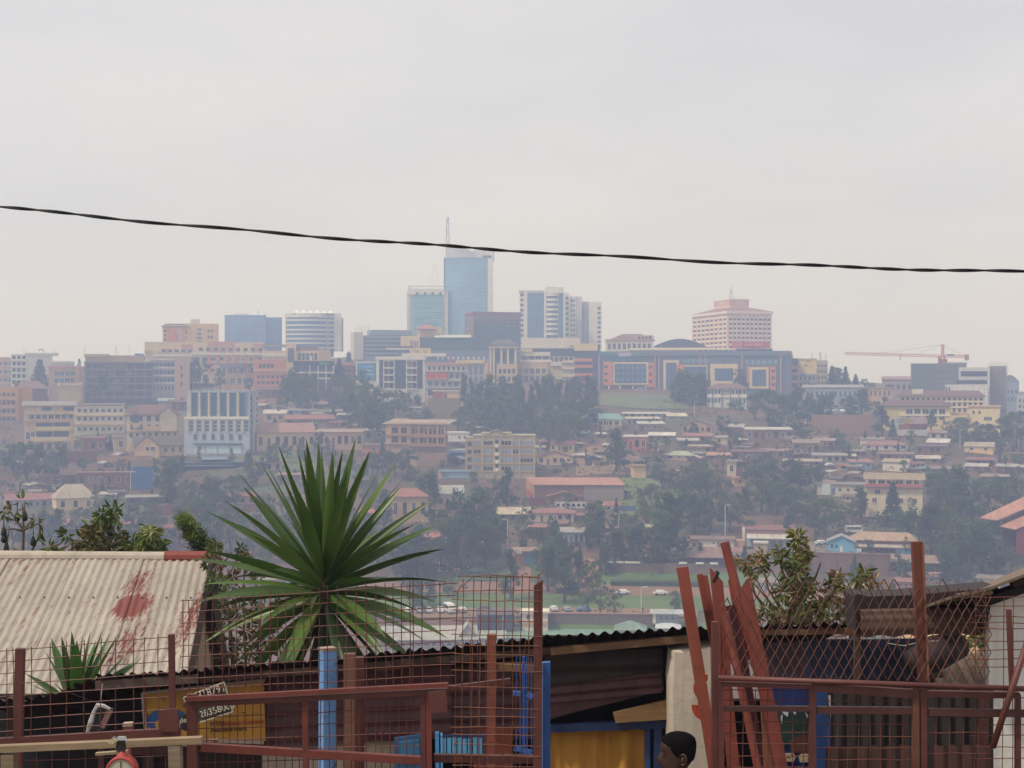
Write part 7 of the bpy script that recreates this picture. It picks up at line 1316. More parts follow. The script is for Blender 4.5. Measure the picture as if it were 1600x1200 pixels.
shrub('shrub', 'tall straggly shrub with browning leaves behind the diamond mesh', 'shrub', (1250, 1010), 13, [[(1252, 1010, 0), (1250, 930, 0), (1248, 870, 0), (1246, 832, 0)], [(1250, 960, 0), (1225, 900, .2), (1216, 862, .2)], [(1245, 990, 0), (1200, 920, .2), (1190, 866, .2)], [(1258, 1000, 0), (1300, 930, -.2), (1308, 895, -.2)], [(1260, 1005, 0), (1335, 940, .2), (1346, 895, .2)], [(1240, 1000, 0), (1180, 930, -.1), (1164, 872, -.1)], [(1255, 940, 0), (1275, 900, 0), (1282, 880, 0)], [(1250, 1000, 0), (1220, 960, .1), (1150, 880, .1)], [(1262, 1000, 0), (1350, 960, .1), (1385, 920, .1)]], cl, .08, ['5e6a34', '4e5a2e', '80684a', '6e7038', '8a7850'], r0=.026, n=34, dro=.35)
shrub('shrub', 'low green shrub glimpsed past the dark rolled sheet, beside the white wall', 'shrub', (1515, 1020), 12.5, [[(1515, 1020, 0), (1518, 995, 0)]], [(x, y, 7) for x, y in ((1500, 1000), (1512, 996), (1525, 1002), (1538, 998), (1532, 1008), (1508, 1008), (1544, 1004))], .07, ['5a6e34', '6c7a3c'], r0=.02, n=50)

# --- the stall: a long lean-to with a corrugated roof
st = Near('market_stall', 'long dark stall of boards and old sheets under a corrugated lean to roof', 'stall', 800, 1000, 10.0)
DK = mat('3a2c2a', 'rust')
edge = [(-60, 1092), (40, 1094), (100, 1078), (150, 1056), (230, 1052), (335, 1045), (430, 1036), (520, 1027), (600, 1020), (690, 1012), (760, 1004), (850, 995), (940, 990), (1010, 985), (1090, 981)]
for (xa, ya), (xb, yb) in zip(edge, edge[1:]):
    A = P(xa, ya, 10.0); B_ = P(xb + 5, yb, 10.0); wavy_sheet('roof_sheet', DK, st.root, st.o, A, B_, (0, 1.5 if xb < 340 else 2.4, -(.5 if xb < 340 else .72)), .08, .0125, jag=.02)
A = P(1090, 981, 10.0); B_ = P(1340, 975, 10.0); wavy_sheet('roof_sheet', DK, st.root, st.o, A, P(1215, 977, 10), (0, 2.4, -.7), .08, .0125, jag=.02); wavy_sheet('roof_sheet', DK, st.root, st.o, P(1210, 977, 10.005), B_, (0, 2.4, -.7), .08, .0125, jag=.02)
st.bar('beam', (860, 1017), (1092, 996), 11, .06, WOODB, 10.06); st.bar('beam', (1120, 988), (1345, 985), 9, .06, WOODB, 10.06); st.bar('beam', (300, 1062), (860, 1016), 10, .06, WOODD, 10.08); st.bar('beam', (150, 1070), (310, 1060), 13, .04, mat('5a4a42', 'wood'), 10.03); st.bar('beam', (590, 1043), (720, 1028), 9, .05, WOODB, 10.1)
back = MB().box(-6.5, 2.6, 2.2, 2.3, 0, 1.0).build('back_wall', BLK, st.root)  # unseen dark wall added so the stall inside stays shaded
X = lambda px, D=10.3: P(px, 0, D).x - st.o.x
Zs = lambda py, D=10.3: P(0, py, D).z - st.o.z
def panel(name, pts, m, D=10.3, th=.03): return st.slab(name, pts, th, m, D)
def ribbed(name, xa, xb, ya, yb, m, D=10.3, pitch=.08, amp=.012, tilt=0.0, horiz=False):
    """an upright old corrugated sheet; tilt in photo pixels across its width"""
    v = []; f = []; W_ = (xb - xa) * D / F; Hh = (yb - ya) * D / F; n = int((Hh if horiz else W_) / pitch * 6) + 2
    for i in range(n + 1):
        t = i / n; hh = amp * math.sin(2*math.pi*t*(Hh if horiz else W_)/pitch)
        for u in (0, .33, .66, 1):
            a_, b_ = (u, t) if horiz else (t, u); q = P(xa + (xb-xa)*a_, ya + (yb-ya)*b_ + tilt*a_, D) - st.o; v.append((q.x, q.y + hh, q.z))
    for i in range(n):
        for j in range(3): f.append((i*4 + j, i*4 + j + 1, (i+1)*4 + j + 1, (i+1)*4 + j))
    me = bpy.data.meshes.new(name); me.from_pydata(v, [], f); me.materials.append(m); me.polygons.foreach_set('use_smooth', [True]*len(f)); return link(name, me, st.root)
MAR = mat('5a3a3a', 'rust'); MAR2 = mat('643e3c', 'rust')
ribbed('wall_sheet', 410, 560, 1052, 1170, MAR, 10.3, .1, .012, -8, True); ribbed('wall_sheet', 555, 705, 1046, 1160, MAR2, 10.28, .1, .012, -6, True); ribbed('wall_sheet', 700, 850, 1042, 1158, MAR, 10.32, .1, .012, -4, True)
panel('wall_board', [(410, 1166), (572, 1160), (572, 1500), (410, 1500)], mat('b0a290', 'wall'), 10.35); panel('wall_board', [(572, 1150), (620, 1148), (620, 1500), (572, 1500)], mat('a89880', 'wall'), 10.33)
panel('door_panel', [(738, 1140), (800, 1136), (806, 1500), (748, 1500)], mat('80402c', 'paint'), 10.26)
ribbed('wall_sheet', 850, 1036, 1020, 1078, mat('473632', 'rust'), 10.3, .13, .012, -7, True)
panel('plank', [(852, 1074), (1032, 1050), (1038, 1078), (960, 1098), (900, 1112), (852, 1126)], mat('583634', 'rust'), 10.2, .03); ribbed('wall_sheet', 852, 1034, 1072, 1098, mat('5a3838', 'rust'), 10.19, .07, .012, -16, True)
panel('plank', [(958, 1114), (1044, 1094), (1046, 1124), (962, 1130)], mat('8a6844', 'wood'), 10.15, .04); panel('plank', [(1024, 1010), (1042, 1008), (1046, 1140), (1030, 1140)], BLK, 10.32, .04)
panel('dark_board', [(-80, 1085), (222, 1085), (222, 1500), (-80, 1500)], BLK, 10.9); panel('side_board', [(222, 1150), (412, 1158), (412, 1500), (222, 1500)], mat('3c2c2a', 'wood'), 10.5)  # the black panel stands in for the shaded stall interior
st.bar('post', (800, 1030), (800, 1640), 14, .07, WOODD, 10.4); st.bar('post', (235, 1060), (235, 1640), 14, .07, WOODD, 10.4); st.bar('post', (1335, 985), (1335, 1640), 14, .07, WOODD, 10.4); st.bar('post', (20, 1090), (20, 1640), 14, .07, WOODD, 10.4)
# blue door frame and curtain
fr = st.slab('door_frame', [(856, 1133), (1042, 1126), (1042, 1138), (856, 1145)], .06, BLUD, 10.2); st.slab('door_frame', [(1022, 1138), (1034, 1138), (1034, 1640), (1022, 1640)], .06, BLUD, 10.2); st.slab('door_frame', [(1008, 1139), (1016, 1139), (1014, 1640), (1006, 1640)], .04, mat('2e4878', 'paint'), 10.24)
cur = Near('curtain', 'yellow ochre cloth curtain hanging in the blue door frame', 'curtain', 935, 1140, 10.3, ground=False); v = []; f = []; n = 70
for i in range(n + 1):
    x = 858 + 153*i/n
    for j in range(7):
        t = j / 6; q = cur.p(x - 6*t*(i/n), 1140 + 480*t, 10.3); v.append((q.x, q.y + .035*math.sin(i*.21 + .9*math.sin(i*.11) + .3*t) * (.35 + .8*t) + .014*math.sin(i*.55 + 1.2*math.sin(i*.17) - .8*t)*(1 - .3*t) + .008*math.sin(i*.09)*math.sin(t*3), q.z))
for i in range(n):
    for j in range(6): f.append((i*7 + j, i*7 + j + 1, (i+1)*7 + j + 1, (i+1)*7 + j))
me = bpy.data.meshes.new('cloth'); me.from_pydata(v, [], f); me.materials.append(mat('c08a3a', 'cloth')); me.polygons.foreach_set('use_smooth', [True]*len(f)); link('cloth', me, cur.root); MB().tube([cur.p(855, 1138), cur.p(1014, 1135)], .006, 6).build('curtain_rail', mat('3a3a3c', 'plain'), cur.root)
MB().box(X(840), X(1120), 1.4, 1.45, 0, 1.7).build('added_inner_wall', BLK, st.root)  # dark wall added behind the doorway to shut out the bright background
# white mud pillar
pw = Near('wall_pillar', 'pale cracked plaster pillar between the curtain doorway and the leaning red bars', 'pillar', 1078, 1200, 10.0); v = []; f = []; prof = [(1042, 1114), (1041, 1112), (1043, 1113), (1045, 1114)]
n = 16; m_ = 12
for j in range(n + 1):
    y = 1012 + (1640 - 1012)*j/n
    for i in range(m_):
        t = 2*math.pi*i/m_; cx = 1077; a_ = 36; sq = lambda c: math.copysign(abs(c)**.35, c); q = pw.p(cx + a_*sq(math.cos(t)) + rnd.uniform(-1.2, 1.2) + (4 if j == 0 and math.cos(t) < 0 else 0), y + (rnd.uniform(-2, 3) if j == 0 else 0) - (5 if j == 0 and math.cos(t) > 0 else 0), 10.15); v.append((q.x, q.y + .14*sq(math.sin(t)), q.z))
for j in range(n):
    for i in range(m_): f.append((j*m_ + i, j*m_ + (i+1) % m_, (j+1)*m_ + (i+1) % m_, (j+1)*m_ + i))
f.append(tuple(range(m_))); me = bpy.data.meshes.new('plaster'); me.from_pydata(v, [], f); me.materials.append(mat('c4b6a4', 'wall')); link('plaster', me, pw.root); MB().box(pw.p(1052, 0).x, pw.p(1104, 0).x, .2, .3, 0, 1.75).build('core', mat('8a7866', 'wall'), pw.root)
# yellow sign and the number board
sg = Near('shop_sign', 'yellow painted shop sign in a pale frame on the stall front, partly hidden by grilles', 'sign', 318, 1110, 10.25, ground=False)
sg.slab('board', [(226, 1083), (412, 1064), (415, 1158), (232, 1152)], .02, mat('c08c34', 'paint'), 10.25)
for a, bb in (((222, 1083), (414, 1062)), ((223, 1082), (229, 1154)), ((229, 1153), (412, 1160))): sg.bar('frame', a, bb, 4.5, .03, mat('b0a090', 'wood'), 10.235)
def ellipse(mb, cx, cy, rx, ry, D, a0=0, a1=360):
    pts = [sg.p(cx + rx*math.cos(math.radians(a)), cy - ry*math.sin(math.radians(a)), D) for a in range(a0, a1 + 1, 12)]; mb.face([tuple(q) for q in pts]); return mb
ellipse(MB(), 262, 1126, 33, 19, 10.243).build('emblem', mat('2c5a94', 'plain'), sg.root); ellipse(MB(), 262, 1132, 20, 10, 10.241).build('emblem_centre', mat('c89a3c', 'plain'), sg.root)
lt = words('BOUTIQUE', .075, mat('2a201c', 'plain'), sg.root, sg.p(340, 1103, 10.24), (R(90), R(-5), 0), ext=.002); words('MTN', .05, mat('3a2a24', 'plain'), sg.root, sg.p(328, 1135, 10.24), (R(90), R(-4), 0), ext=.002); words('products & services', .047, mat('b03a2a', 'plain'), sg.root, sg.p(346, 1134, 10.24), (R(90), R(-4), 0), ext=.002, sx=.82); words('Available Here', .044, mat('2e2420', 'plain'), sg.root, sg.p(329, 1144, 10.24), (R(90), R(-3), 0), ext=.002)
nb = Near('number_board', 'tilted dark board hand painted with phone numbers, hung over the yellow sign', 'sign', 325, 1098, 9.7, ground=False)
nb.slab('board', [(287, 1091), (350, 1067), (364, 1112), (311, 1129)], .015, mat('4a4038', 'wood'), 9.7)
for a, bb in (((287, 1090), (350, 1066)), ((350, 1066), (364, 1112)), ((287, 1090), (300, 1126)), ((311, 1129), (364, 1112))): nb.bar('edge', a, bb, 1.6, .018, mat('b0a894', 'plain'), 9.695)
tl = R(-17); WP = mat('c8c0b0', 'plain'); words('318791', .07, WP, nb.root, nb.p(310, 1092, 9.685), (R(90), tl, 0), ext=.002, sx=.95); words('28358003', .066, WP, nb.root, nb.p(313, 1122, 9.685), (R(90), tl, 0), ext=.002, sx=.95)
db = Near('sign_board', 'small dark sign scrap with white brush letters beside the number board', 'sign', 288, 1128, 9.75, ground=False); db.slab('board', [(280, 1120), (296, 1113), (300, 1146), (284, 1140)], .012, mat('2c2a2a', 'wood'), 9.75); words('deN', .05, WP, db.root, db.p(281, 1130, 9.735), (R(90), R(-10), 0), ext=.002)
# blue shutters inside the stall front
bs = Near('window_frame', 'blue window frame with upright slats standing behind the gate', 'window', 720, 1170, 9.9)
for i in range(8): bs.bar('slat', (694 + i*8, 1152), (694 + i*8, 1178), 6.2, .02, mat('5a9ac0', 'paint'), 9.9)
bs.bar('rail', (686, 1150), (758, 1148), 3, .03, BLUD); bs.bar('rail', (686, 1180), (758, 1180), 4, .03, BLUD); bs.bar('stile', (683, 1144), (690, 1640), 6, .04, mat('4a8ac0', 'paint')); bs.bar('stile', (757, 1148), (757, 1640), 4, .04, BLUD); bs.bar('post', (690, 1146), (694, 1640), 3, .04, mat('6aa0d0', 'paint'))
bd = Near('door', 'dark blue door leaf leaning behind the gate', 'door', 638, 1180, 9.95); bd.slab('leaf', [(616, 1154), (660, 1148), (663, 1640), (616, 1640)], .04, mat('2c5478', 'paint')); bd.slab('panel', [(622, 1160), (655, 1156), (656, 1182), (622, 1184)], .02, mat('34688a', 'paint'), 9.93)
# upright posts of the yard
q = Near('square_post', 'pale blue square post with flaking paint before the stall', 'post', 512, 1013, 8.9); MB().beam(q.g(512), q.p(512, 1014), .088, .088).build('tube', mat('6f9bd0', 'paint'), q.root).rotation_euler = (0, 0, R(28)); MB().beam(q.p(512, 1016), q.p(512, 1012), .096, .096).build('cap', mat('a08878', 'rust'), q.root).rotation_euler = (0, 0, R(28))
q = Near('timber_post', 'rough brown timber post beside the pale blue square post', 'post', 545, 1020, 8.85); q.bar('timber', (546, 1640), (546, 1021), 17, .06, mat('7a5444', 'wood')); q = Near('steel_post', 'red oxide steel post behind the brown timber post', 'post', 562, 1025, 8.95); q.bar('tube', (563, 1640), (562, 1026), 13, .05, OX)
q = Near('steel_post', 'tall red brown post with a slanted tip at the end of the bent wire mesh', 'post', 841, 905, 8.0); MB().beam(q.g(838), q.p(841, 910), .05, .05, cut=-.035).build('tube', OX, q.root)
q = Near('timber_post', 'short reddish timber post seen through the bent wire mesh', 'post', 768, 990, 8.9); q.bar('timber', (766, 1640), (768, 991), 14, .06, mat('8a4c3c', 'wood')); q.bar('cross_board', (772, 1041), (838, 1044), 9, .03, WOODB)
bg_ = Near('window_grille', 'bundle of bright blue window bars hanging beside the tall post', 'grille', 825, 1110, 8.25, ground=False)
for x, ya, yb, wd in ((807, 1024, 1080, 1.4), (813, 1024, 1190, 1.6), (818, 1026, 1180, 4.5), (823, 1026, 1188, 2), (830, 1028, 1186, 2), (807, 1140, 1178, 1.4)): bg_.bar('bar', (x, ya), (x + .5, yb), wd, None, BLUP)
for x0, y0, x1, y1, wd in ((801, 1083, 814, 1084, 7), (824, 1084, 832, 1090, 8), (803, 1169, 815, 1170, 8), (816, 1172, 831, 1176, 7)): bg_.bar('bracket', (x0, y0), (x1, y1), wd, .02, mat('3a6cb8', 'paint'))
bg_.bar('hook', (818, 1024), (822, 1000), 1.2, None, RWIRE)
q = Near('door', 'edge of an open blue door beside the yellow curtain', 'door', 852, 1035, 8.4); q.slab('leaf', [(846, 1036), (860, 1035), (860, 1640), (846, 1640)], .05, mat('2f5a98', 'paint')); q.bar('edge', (845, 1640), (847, 1036), 2, .06, mat('7ca4d8', 'paint'), 8.39)

# --- grille on the left
g1 = Near('welded_grille', 'red oxide wire grille with a square lock plate, before the young rosette', 'grille', 150, 1100, 7.7)
t1 = lambda x: 1018 - (x + 40)*.085; b1 = lambda x: 1157 - x*.055
g1.bar('post', (17, 1640), (32, 1013), 13, .04, OX); g1.bar('post', (276, 1640), (268, 991), 9, .03, OX); g1.bar('rail', (-60, 1163), (282, 1143), 13, .03, OX)
g1.grid([-50, -36, -12, 10, 21, 50, 77, 104, 131, 158, 182, 208, 226, 248], [.02, .14, .27, .39, .52, .64, .77, .9], t1, b1, -60, 268, D=7.69)
g1.slab('lock_plate', [(247, 1110), (277, 1107), (279, 1143), (248, 1144)], .02, OX, 7.66)
g1.grid([-20, 8, 30, 56, 82, 108, 134, 176, 205, 232, 258], [.2, .45, .7, .95], lambda x: 1166 - x*.05, lambda x: 1290, -60, 280, D=7.72)
g1.bar('rail', (205, 1168), (282, 1166), 22, .03, OXD, 7.75); g1.bar('post', (155, 1640), (158, 1165), 7, .03, OX, 7.75)
wbn = Near('work_bench', 'weathered plank bench along the front of the yard', 'bench', 150, 1160, 7.3); wbn.bar('plank', (-80, 1173), (316, 1156), 10, .05, WOODL); wbn.bar('leg', (20, 1640), (14, 1178), 20, .06, mat('8a7860', 'wood')); wbn.bar('leg', (285, 1640), (274, 1164), 19, .06, mat('8c7c66', 'wood')); wbn.bar('brace', (150, 1178), (200, 1174), 4, .03, mat('a89474', 'wood'), 7.42)
sc_ = Near('hanging_scale', 'red rimmed dial scale hanging below the plank bench', 'scale', 190, 1203, 7.15, ground=False)
cz = sc_.p(190, 1205); rr = 24*7.15/F
MB().tube([cz + Vector((0, .05, 0)), cz + Vector((0, 0, 0)), cz + Vector((0, -.012, 0))], [rr*.96, rr, rr*.98], 40).build('case', mat('b84a42', 'paint'), sc_.root); MB().tube([cz + Vector((0, -.0125, 0)), cz + Vector((0, -.016, 0))], rr*.82, 40).build('dial', mat('b8b09a', 'plain'), sc_.root)
MB().tube([cz + Vector((0, -.014, 0)) + Vector((math.cos(t)*rr*.9, 0, math.sin(t)*rr*.9)) for t in [i*math.pi/20 for i in range(41)]], rr*.1, 8).build('rim', mat('b44840', 'paint'), sc_.root); MB().beam(cz + Vector((0, -.018, 0)), cz + Vector((.001, -.018, rr*.72)), .003).build('needle', mat('2a2420', 'plain'), sc_.root)
tk = MB()
for i in range(40): t = i*math.pi/20; tk.beam(cz + Vector((math.cos(t)*rr*.68, -.0172, math.sin(t)*rr*.68)), cz + Vector((math.cos(t)*rr*.78, -.0172, math.sin(t)*rr*.78)), .0016, .001)
stuff(tk.build('tick', mat('3a3430', 'plain'), sc_.root)); MB().tube([cz + Vector((0, .01, rr*.95)), cz + Vector((0, .01, rr*1.3))], [.03, .012], 10).build('neck', mat('b44840', 'paint'), sc_.root); MB().tube([cz + Vector((0, .01, rr*1.3)), sc_.p(187, 1168), sc_.p(184, 1160, 7.17), sc_.p(186, 1152, 7.2)], .004, 5).build('hook', mat('5a5048', 'plain'), sc_.root)
pk = Near('padlock', 'worn brass padlock lying on the plank bench', 'padlock', 176, 1157, 7.2, ground=False); pk.slab('body', [(168, 1161), (175, 1154), (182, 1156), (176, 1163)], .018, mat('c8b890', 'paint'), 7.2); MB().tube([pk.p(175, 1154), pk.p(178, 1151.5), pk.p(182, 1152), pk.p(182.5, 1156)], .003, 6).build('shackle', mat('8a8478', 'plain'), pk.root)
wc = Near('wire_coil', 'coil of bright and dark wire tied round the plank bench above the dial scale', 'wire', 190, 1156, 7.16, ground=False); MB().tube([wc.p(185 + i*.19 + 2.2*math.cos(i*.9), 1156 + 5.5*math.sin(i*.9), 7.16) for i in range(60)], .0024, 5).build('bright_wire', mat('c8c8c8', 'plain'), wc.root); MB().tube([wc.p(184 + i*.2 + 3*math.cos(i*.8), 1166 + 9*math.sin(i*.8), 7.15) for i in range(55)], .0028, 5).build('dark_wire', mat('2c2624', 'plain'), wc.root); MB().tube([wc.p(182, 1168), wc.p(181, 1178)], .003, 5).build('tie', mat('8a8070', 'plain'), wc.root)
hp = Near('hanging_mirror', 'small dark panel with a tinsel edge hanging from a wire under the stall eave', 'mirror', 158, 1120, 9.2, ground=False); hp.slab('board', [(150, 1104), (176, 1108), (163, 1143), (137, 1142)], .03, mat('20242a', 'plain')); hp.bar('side_strip', (172, 1110), (160, 1136), 8, .03, mat('7a5a54', 'paint'), 9.18); MB().tube([hp.p(137, 1144, 9.17), hp.p(142, 1128, 9.16), hp.p(147, 1112, 9.17), hp.p(153, 1102, 9.17), hp.p(162, 1103, 9.17), hp.p(172, 1108, 9.17)], [.012, .018, .012, .017, .014, .01], 6).build('tinsel', mat('a8a4a0', 'plain'), hp.root); MB().tube([hp.p(157, 1102), hp.p(160, 1068)], .003, 4).build('wire', mat('a8a4a0', 'plain'), hp.root)
sp_ = Near('stump_post', 'stub of a red post with a frayed pale top between grille and bench', 'post', 200, 1132, 8.6); sp_.bar('stub', (200, 1640), (200, 1134), 12, .045, mat('8a4a38', 'paint')); sp_.bar('frayed_top', (193, 1132), (208, 1131), 5, .05, mat('b0a08c', 'wood'))

# --- gate with the bent wire mesh
g2 = Near('welded_gate', 'red oxide wire gate with a tall bent mesh above its top rail', 'gate', 480, 1100, 8.0)
g2.bar('rail', (290, 1100), (700, 1079), 9, .04, OX); g2.bar('rail', (292, 1092), (700, 1070), 7, .03, OXB, 7.97); g2.bar('rail', (700, 1076), (798, 1064), 9, .03, OX, 8.06)
g2.bar('stile', (304, 1640), (300, 1084), 15, .04, OX); g2.bar('stile', (664, 1640), (661, 1082), 8, .04, OX); g2.bar('stile', (674, 1640), (670, 1082), 8, .04, OXB); g2.bar('stile', (482, 1640), (477, 1096), 9, .035, OXB)
g2.slab('lock_plate', [(668, 1081), (697, 1078), (699, 1112), (672, 1115)], .02, OX, 7.95); g2.bar('rail', (315, 1167), (660, 1188), 12, .04, OXB); g2.bar('rail', (678, 1184), (838, 1186), 12, .04, OX, 8.06); g2.bar('rail', (285, 1162), (340, 1158), 7, .03, mat('a07a68', 'wood'), 8.1)
tA = lambda x: 939 - (x - 283)*.0875 if x < 560 else 914 - (x - 560)*.02; bA = lambda x: 1090 - (x - 290)*.05
xs = [286, 296, 308, 321, 333, 346, 358, 371, 383, 396, 408, 421, 434, 447, 460, 473, 486, 500, 513, 527, 541, 556, 571, 587, 602, 614, 628, 641, 646, 660, 687]
g2.grid(xs, [.0, .115, .23, .345, .46, .575, .69, .8, .91], tA, bA, 282, 712)
g2.grid([312, 324, 336, 348, 360, 372, 384, 396, 408, 420, 432, 444, 456, 468, 490, 502, 514, 526, 538, 550, 562, 574, 586, 598, 610, 622, 634, 646], [.02, .13, .24, .35, .46, .57, .68, .8], lambda x: 1101 - (x - 300)*.05, lambda x: 1260, 308, 662, D=8.02)
tB = lambda x: 905 - (x - 710)*.055; bB = lambda x: 1255
for k, (x, tx, ty) in enumerate(((712, 716, 922), (723, 724, 905), (738, 741, 900), (750, 752, 906), (763, 766, 898), (775, 776, 898), (787, 790, 900), (801, 802, 898), (813, 816, 898), (826, 828, 900), (838, 841, 898))):
    g2.wire((tx, ty), (x, 1000), D=7.98, m=RWIRE, wob=1.0); g2.wire((x, 1000), (x - 2, 1260), D=7.98, m=RWIRE, wob=.8)
for i, y in enumerate([900, 921, 938, 954, 970, 990, 1007, 1021, 1035, 1048, 1073, 1104, 1118, 1134, 1148, 1163, 1178, 1194]): g2.wire((707 + rnd.uniform(-3, 3) + (8 if y < 915 else 0), y + rnd.uniform(-2, 2)), (843 + rnd.uniform(-2, 5), y + 3 + rnd.uniform(-2, 2) - (3 if y < 915 else 0)), D=7.975, m=RWIRE, n=6, wob=1.0)
g2.wire((716, 922), (740, 900), D=7.97, m=RWIRE); g2.wire((741, 900), (766, 898), D=7.97, m=RWIRE); g2.wire((766, 898), (845, 903), D=7.97, m=RWIRE, n=5); g2.wire((839, 903), (849, 892), D=7.97, m=RWIRE, n=2)
for x, ya, yb in ((735, 1000, 1200), (747, 1000, 1200), (759, 1000, 1200), (786, 1045, 1200), (806, 1060, 1200)): g2.wire((x, ya), (x - 1, yb + 60), D=8.05, m=WIRE)

# --- leaning steel bars
def lean(name, label, top, bot, wpx, D, m=OXB, cut=0.0, pipe=False, th=None):
    x0, y0 = top; x1, y1 = bot; q = Near(name, label, 'bar', x1, y1, D)
    k = (1636 - y0) / (y1 - y0); xb = x0 + (x1 - x0)*k; Db = D - .25
    wd = wpx*D/F; a = q.p(xb, 0, Db); a.z = 0; b_ = q.p(x0, y0, D)
    mb = MB()
    if pipe: mb.tube([a, b_], wd/2, 14)
    else: mb.beam(a, b_, wd, th or wd*.9, cut=cut*wd)
    q.body = mb.build('bar' if not pipe else 'pipe', m, q.root); return q
lean('steel_bar', 'thick red square bar leaning outermost, beside the pale plaster pillar', (1066, 886), (1113, 1200), 17, 8.6, mat('84402f', 'paint'))
lean('steel_bar', 'thin dark red angle bar leaning next to the outermost thick bar', (1093, 897), (1122, 1060), 9, 8.75, mat('843e32', 'paint')); lean('steel_bar', 'thin bright red bar leaning close to the thin dark red angle bar', (1102, 899), (1128, 1060), 6.5, 8.72, mat('84402f', 'paint'))
q = lean('steel_channel', 'red hollow channel with a slanted open top among the leaning bars', (1119, 898), (1136, 1100), 17, 8.55, mat('7c3a2c', 'paint'), cut=1.3); q.bar('hollow', (1113, 909), (1122, 893), 3.5, .07, BLK, 8.545)  # black bar in place of the shade inside the open end
lean('steel_pipe', 'red round pipe with a crushed top end leaning in the bundle', (1133, 956), (1183, 1200), 12.5, 8.35, mat('824034', 'paint'), pipe=True).bar('crushed_end', (1133, 960), (1130, 944), 6, .02, mat('824034', 'paint'), 8.35)
lean('steel_pipe', 'longest red tube, its rounded tip standing above all other bars', (1132, 847), (1190, 1080), 14.5, 8.45, mat('7e3c30', 'paint'), pipe=True)
lean('steel_plate', 'broad red flat bar with a stepped top in front of the longest tube', (1163, 912), (1192, 1060), 19, 8.4, mat('7c392d', 'paint'), cut=-1.0, th=.02)
lean('steel_plate', 'dark maroon sheet strip deep inside the leaning bundle', (1140, 946), (1160, 1060), 16, 8.65, mat('5a2e2c', 'paint'), th=.015); lean('steel_bar', 'slim red strip showing between the hollow channel and the longest tube', (1142, 905), (1166, 1060), 9, 8.7, mat('8a3e30', 'paint'))
lean('steel_bar', 'short brown bar low down between the leaning bundle and the blue boards', (1192, 1030), (1200, 1190), 14, 8.5, mat('80503a', 'paint'))
ck = Near('curved_plate', 'two red curved iron hooks hanging on the pale plaster pillar', 'hook', 1094, 1095, 8.75, ground=False)
def arcplate(cx, cy, r0, r1, a0, a1):
    mb = MB(); n = 12; d = 8.75; v = []
    for i in range(n + 1):
        t = math.radians(a0 + (a1 - a0)*i/n); v.append((ck.p(cx + r0*math.cos(t), cy - r0*math.sin(t)), ck.p(cx + r1*math.cos(t), cy - r1*math.sin(t))))
    for (a, b_), (c_, d_) in zip(v, v[1:]):
        mb.face([a, c_, d_, b_]); o2 = Vector((0, .02, 0)); mb.face([b_ + o2, d_ + o2, c_ + o2, a + o2]); mb.face([b_, d_, d_ + o2, b_ + o2]); mb.face([a + o2, c_ + o2, c_, a])
    return mb.build('hook', mat('b0442e', 'paint'), ck.root)
arcplate(1106, 1076, 12, 22, 90, 250); arcplate(1104, 1104, 9, 23, 175, 290); ck.bar('link', (1100, 1092), (1108, 1100), 4, .015, OXB, 8.76)
# --- right gate with the diamond mesh
g3 = Near('welded_gate', 'red oxide gate with diamond mesh over square wire, before the blue boards', 'gate', 1340, 1100, 8.0)
g3.bar('post', (1118, 1640), (1117, 971), 10, .04, OX, 8.02); g3.bar('stile', (1131, 1640), (1126, 1064), 8, .035, OX)
MB().tube([g3.p(1122, 1059, 7.96), g3.p(1620, 1077, 7.96)], .0155, 10).build('top_rail', OX, g3.root, smooth=True)
g3.bar('rail', (1122, 1068), (1268, 1072), 7, .035, OX); g3.bar('rail', (1268, 1073), (1432, 1084), 13, .04, mat('643830', 'rust'), 7.99); g3.bar('rail', (1436, 1083), (1592, 1086), 9, .035, OX)
g3.bar('rail', (1131, 1107), (1264, 1107), 8, .03, OXD); g3.bar('rail', (1276, 1109), (1426, 1110), 11, .03, OXD); g3.bar('rail', (1450, 1112), (1620, 1115), 11, .03, OXD)
for x in (1269, 1430, 1442): g3.bar('stile', (x + 2, 1640), (x, 1072), 10, .035, OX if x != 1430 else BRN)
g3.bar('post', (1443, 1064), (1432, 846), 16, .045, mat('6e3c2c', 'paint'), 8.1); g3.bar('flange', (1449, 1064), (1440, 850), 3, .05, mat('8a5a46', 'paint'), 8.09); g3.bar('post', (1581, 1076), (1576, 952), 6.5, .03, OX); MB().tube([g3.p(1551, 1168, 7.94), g3.p(1606, 1000, 7.94)], .0185, 10).build('brace', OX, g3.root, smooth=True); g3.bar('post', (1590, 1640), (1590, 1085), 8, .03, OX, 8.05)
dm = MB(); pw_, ph_ = 15.3, 29.0; topd = lambda x: 886 + max(0, x - 1180)*.075 + (max(0, 1180 - x)*.9) + 4*math.sin(x*.05)
nc = int((1545 - 1126) / pw_)
for i in range(nc + 1):
    for s_ in (-1, 1):
        pts = []; y = 1064.0; j = 0
        while y > 850:
            x = 1126 + i*pw_ + (s_*pw_/2 if j % 2 else 0) + 1.2*math.sin(y*.05 + i)
            if y < topd(x): break
            if 1122 < x < 1548: pts.append(g3.p(x + (y - 1064)*-.02, y, 8.06 + .012*math.sin(i*.7 + y*.03)))
            y -= ph_/2; j += 1
        if len(pts) > 1: dm.tube(pts, .0032, 4, cap=False)
stuff(dm.build('diamond_mesh', mat('60362a', 'paint'), g3.root))
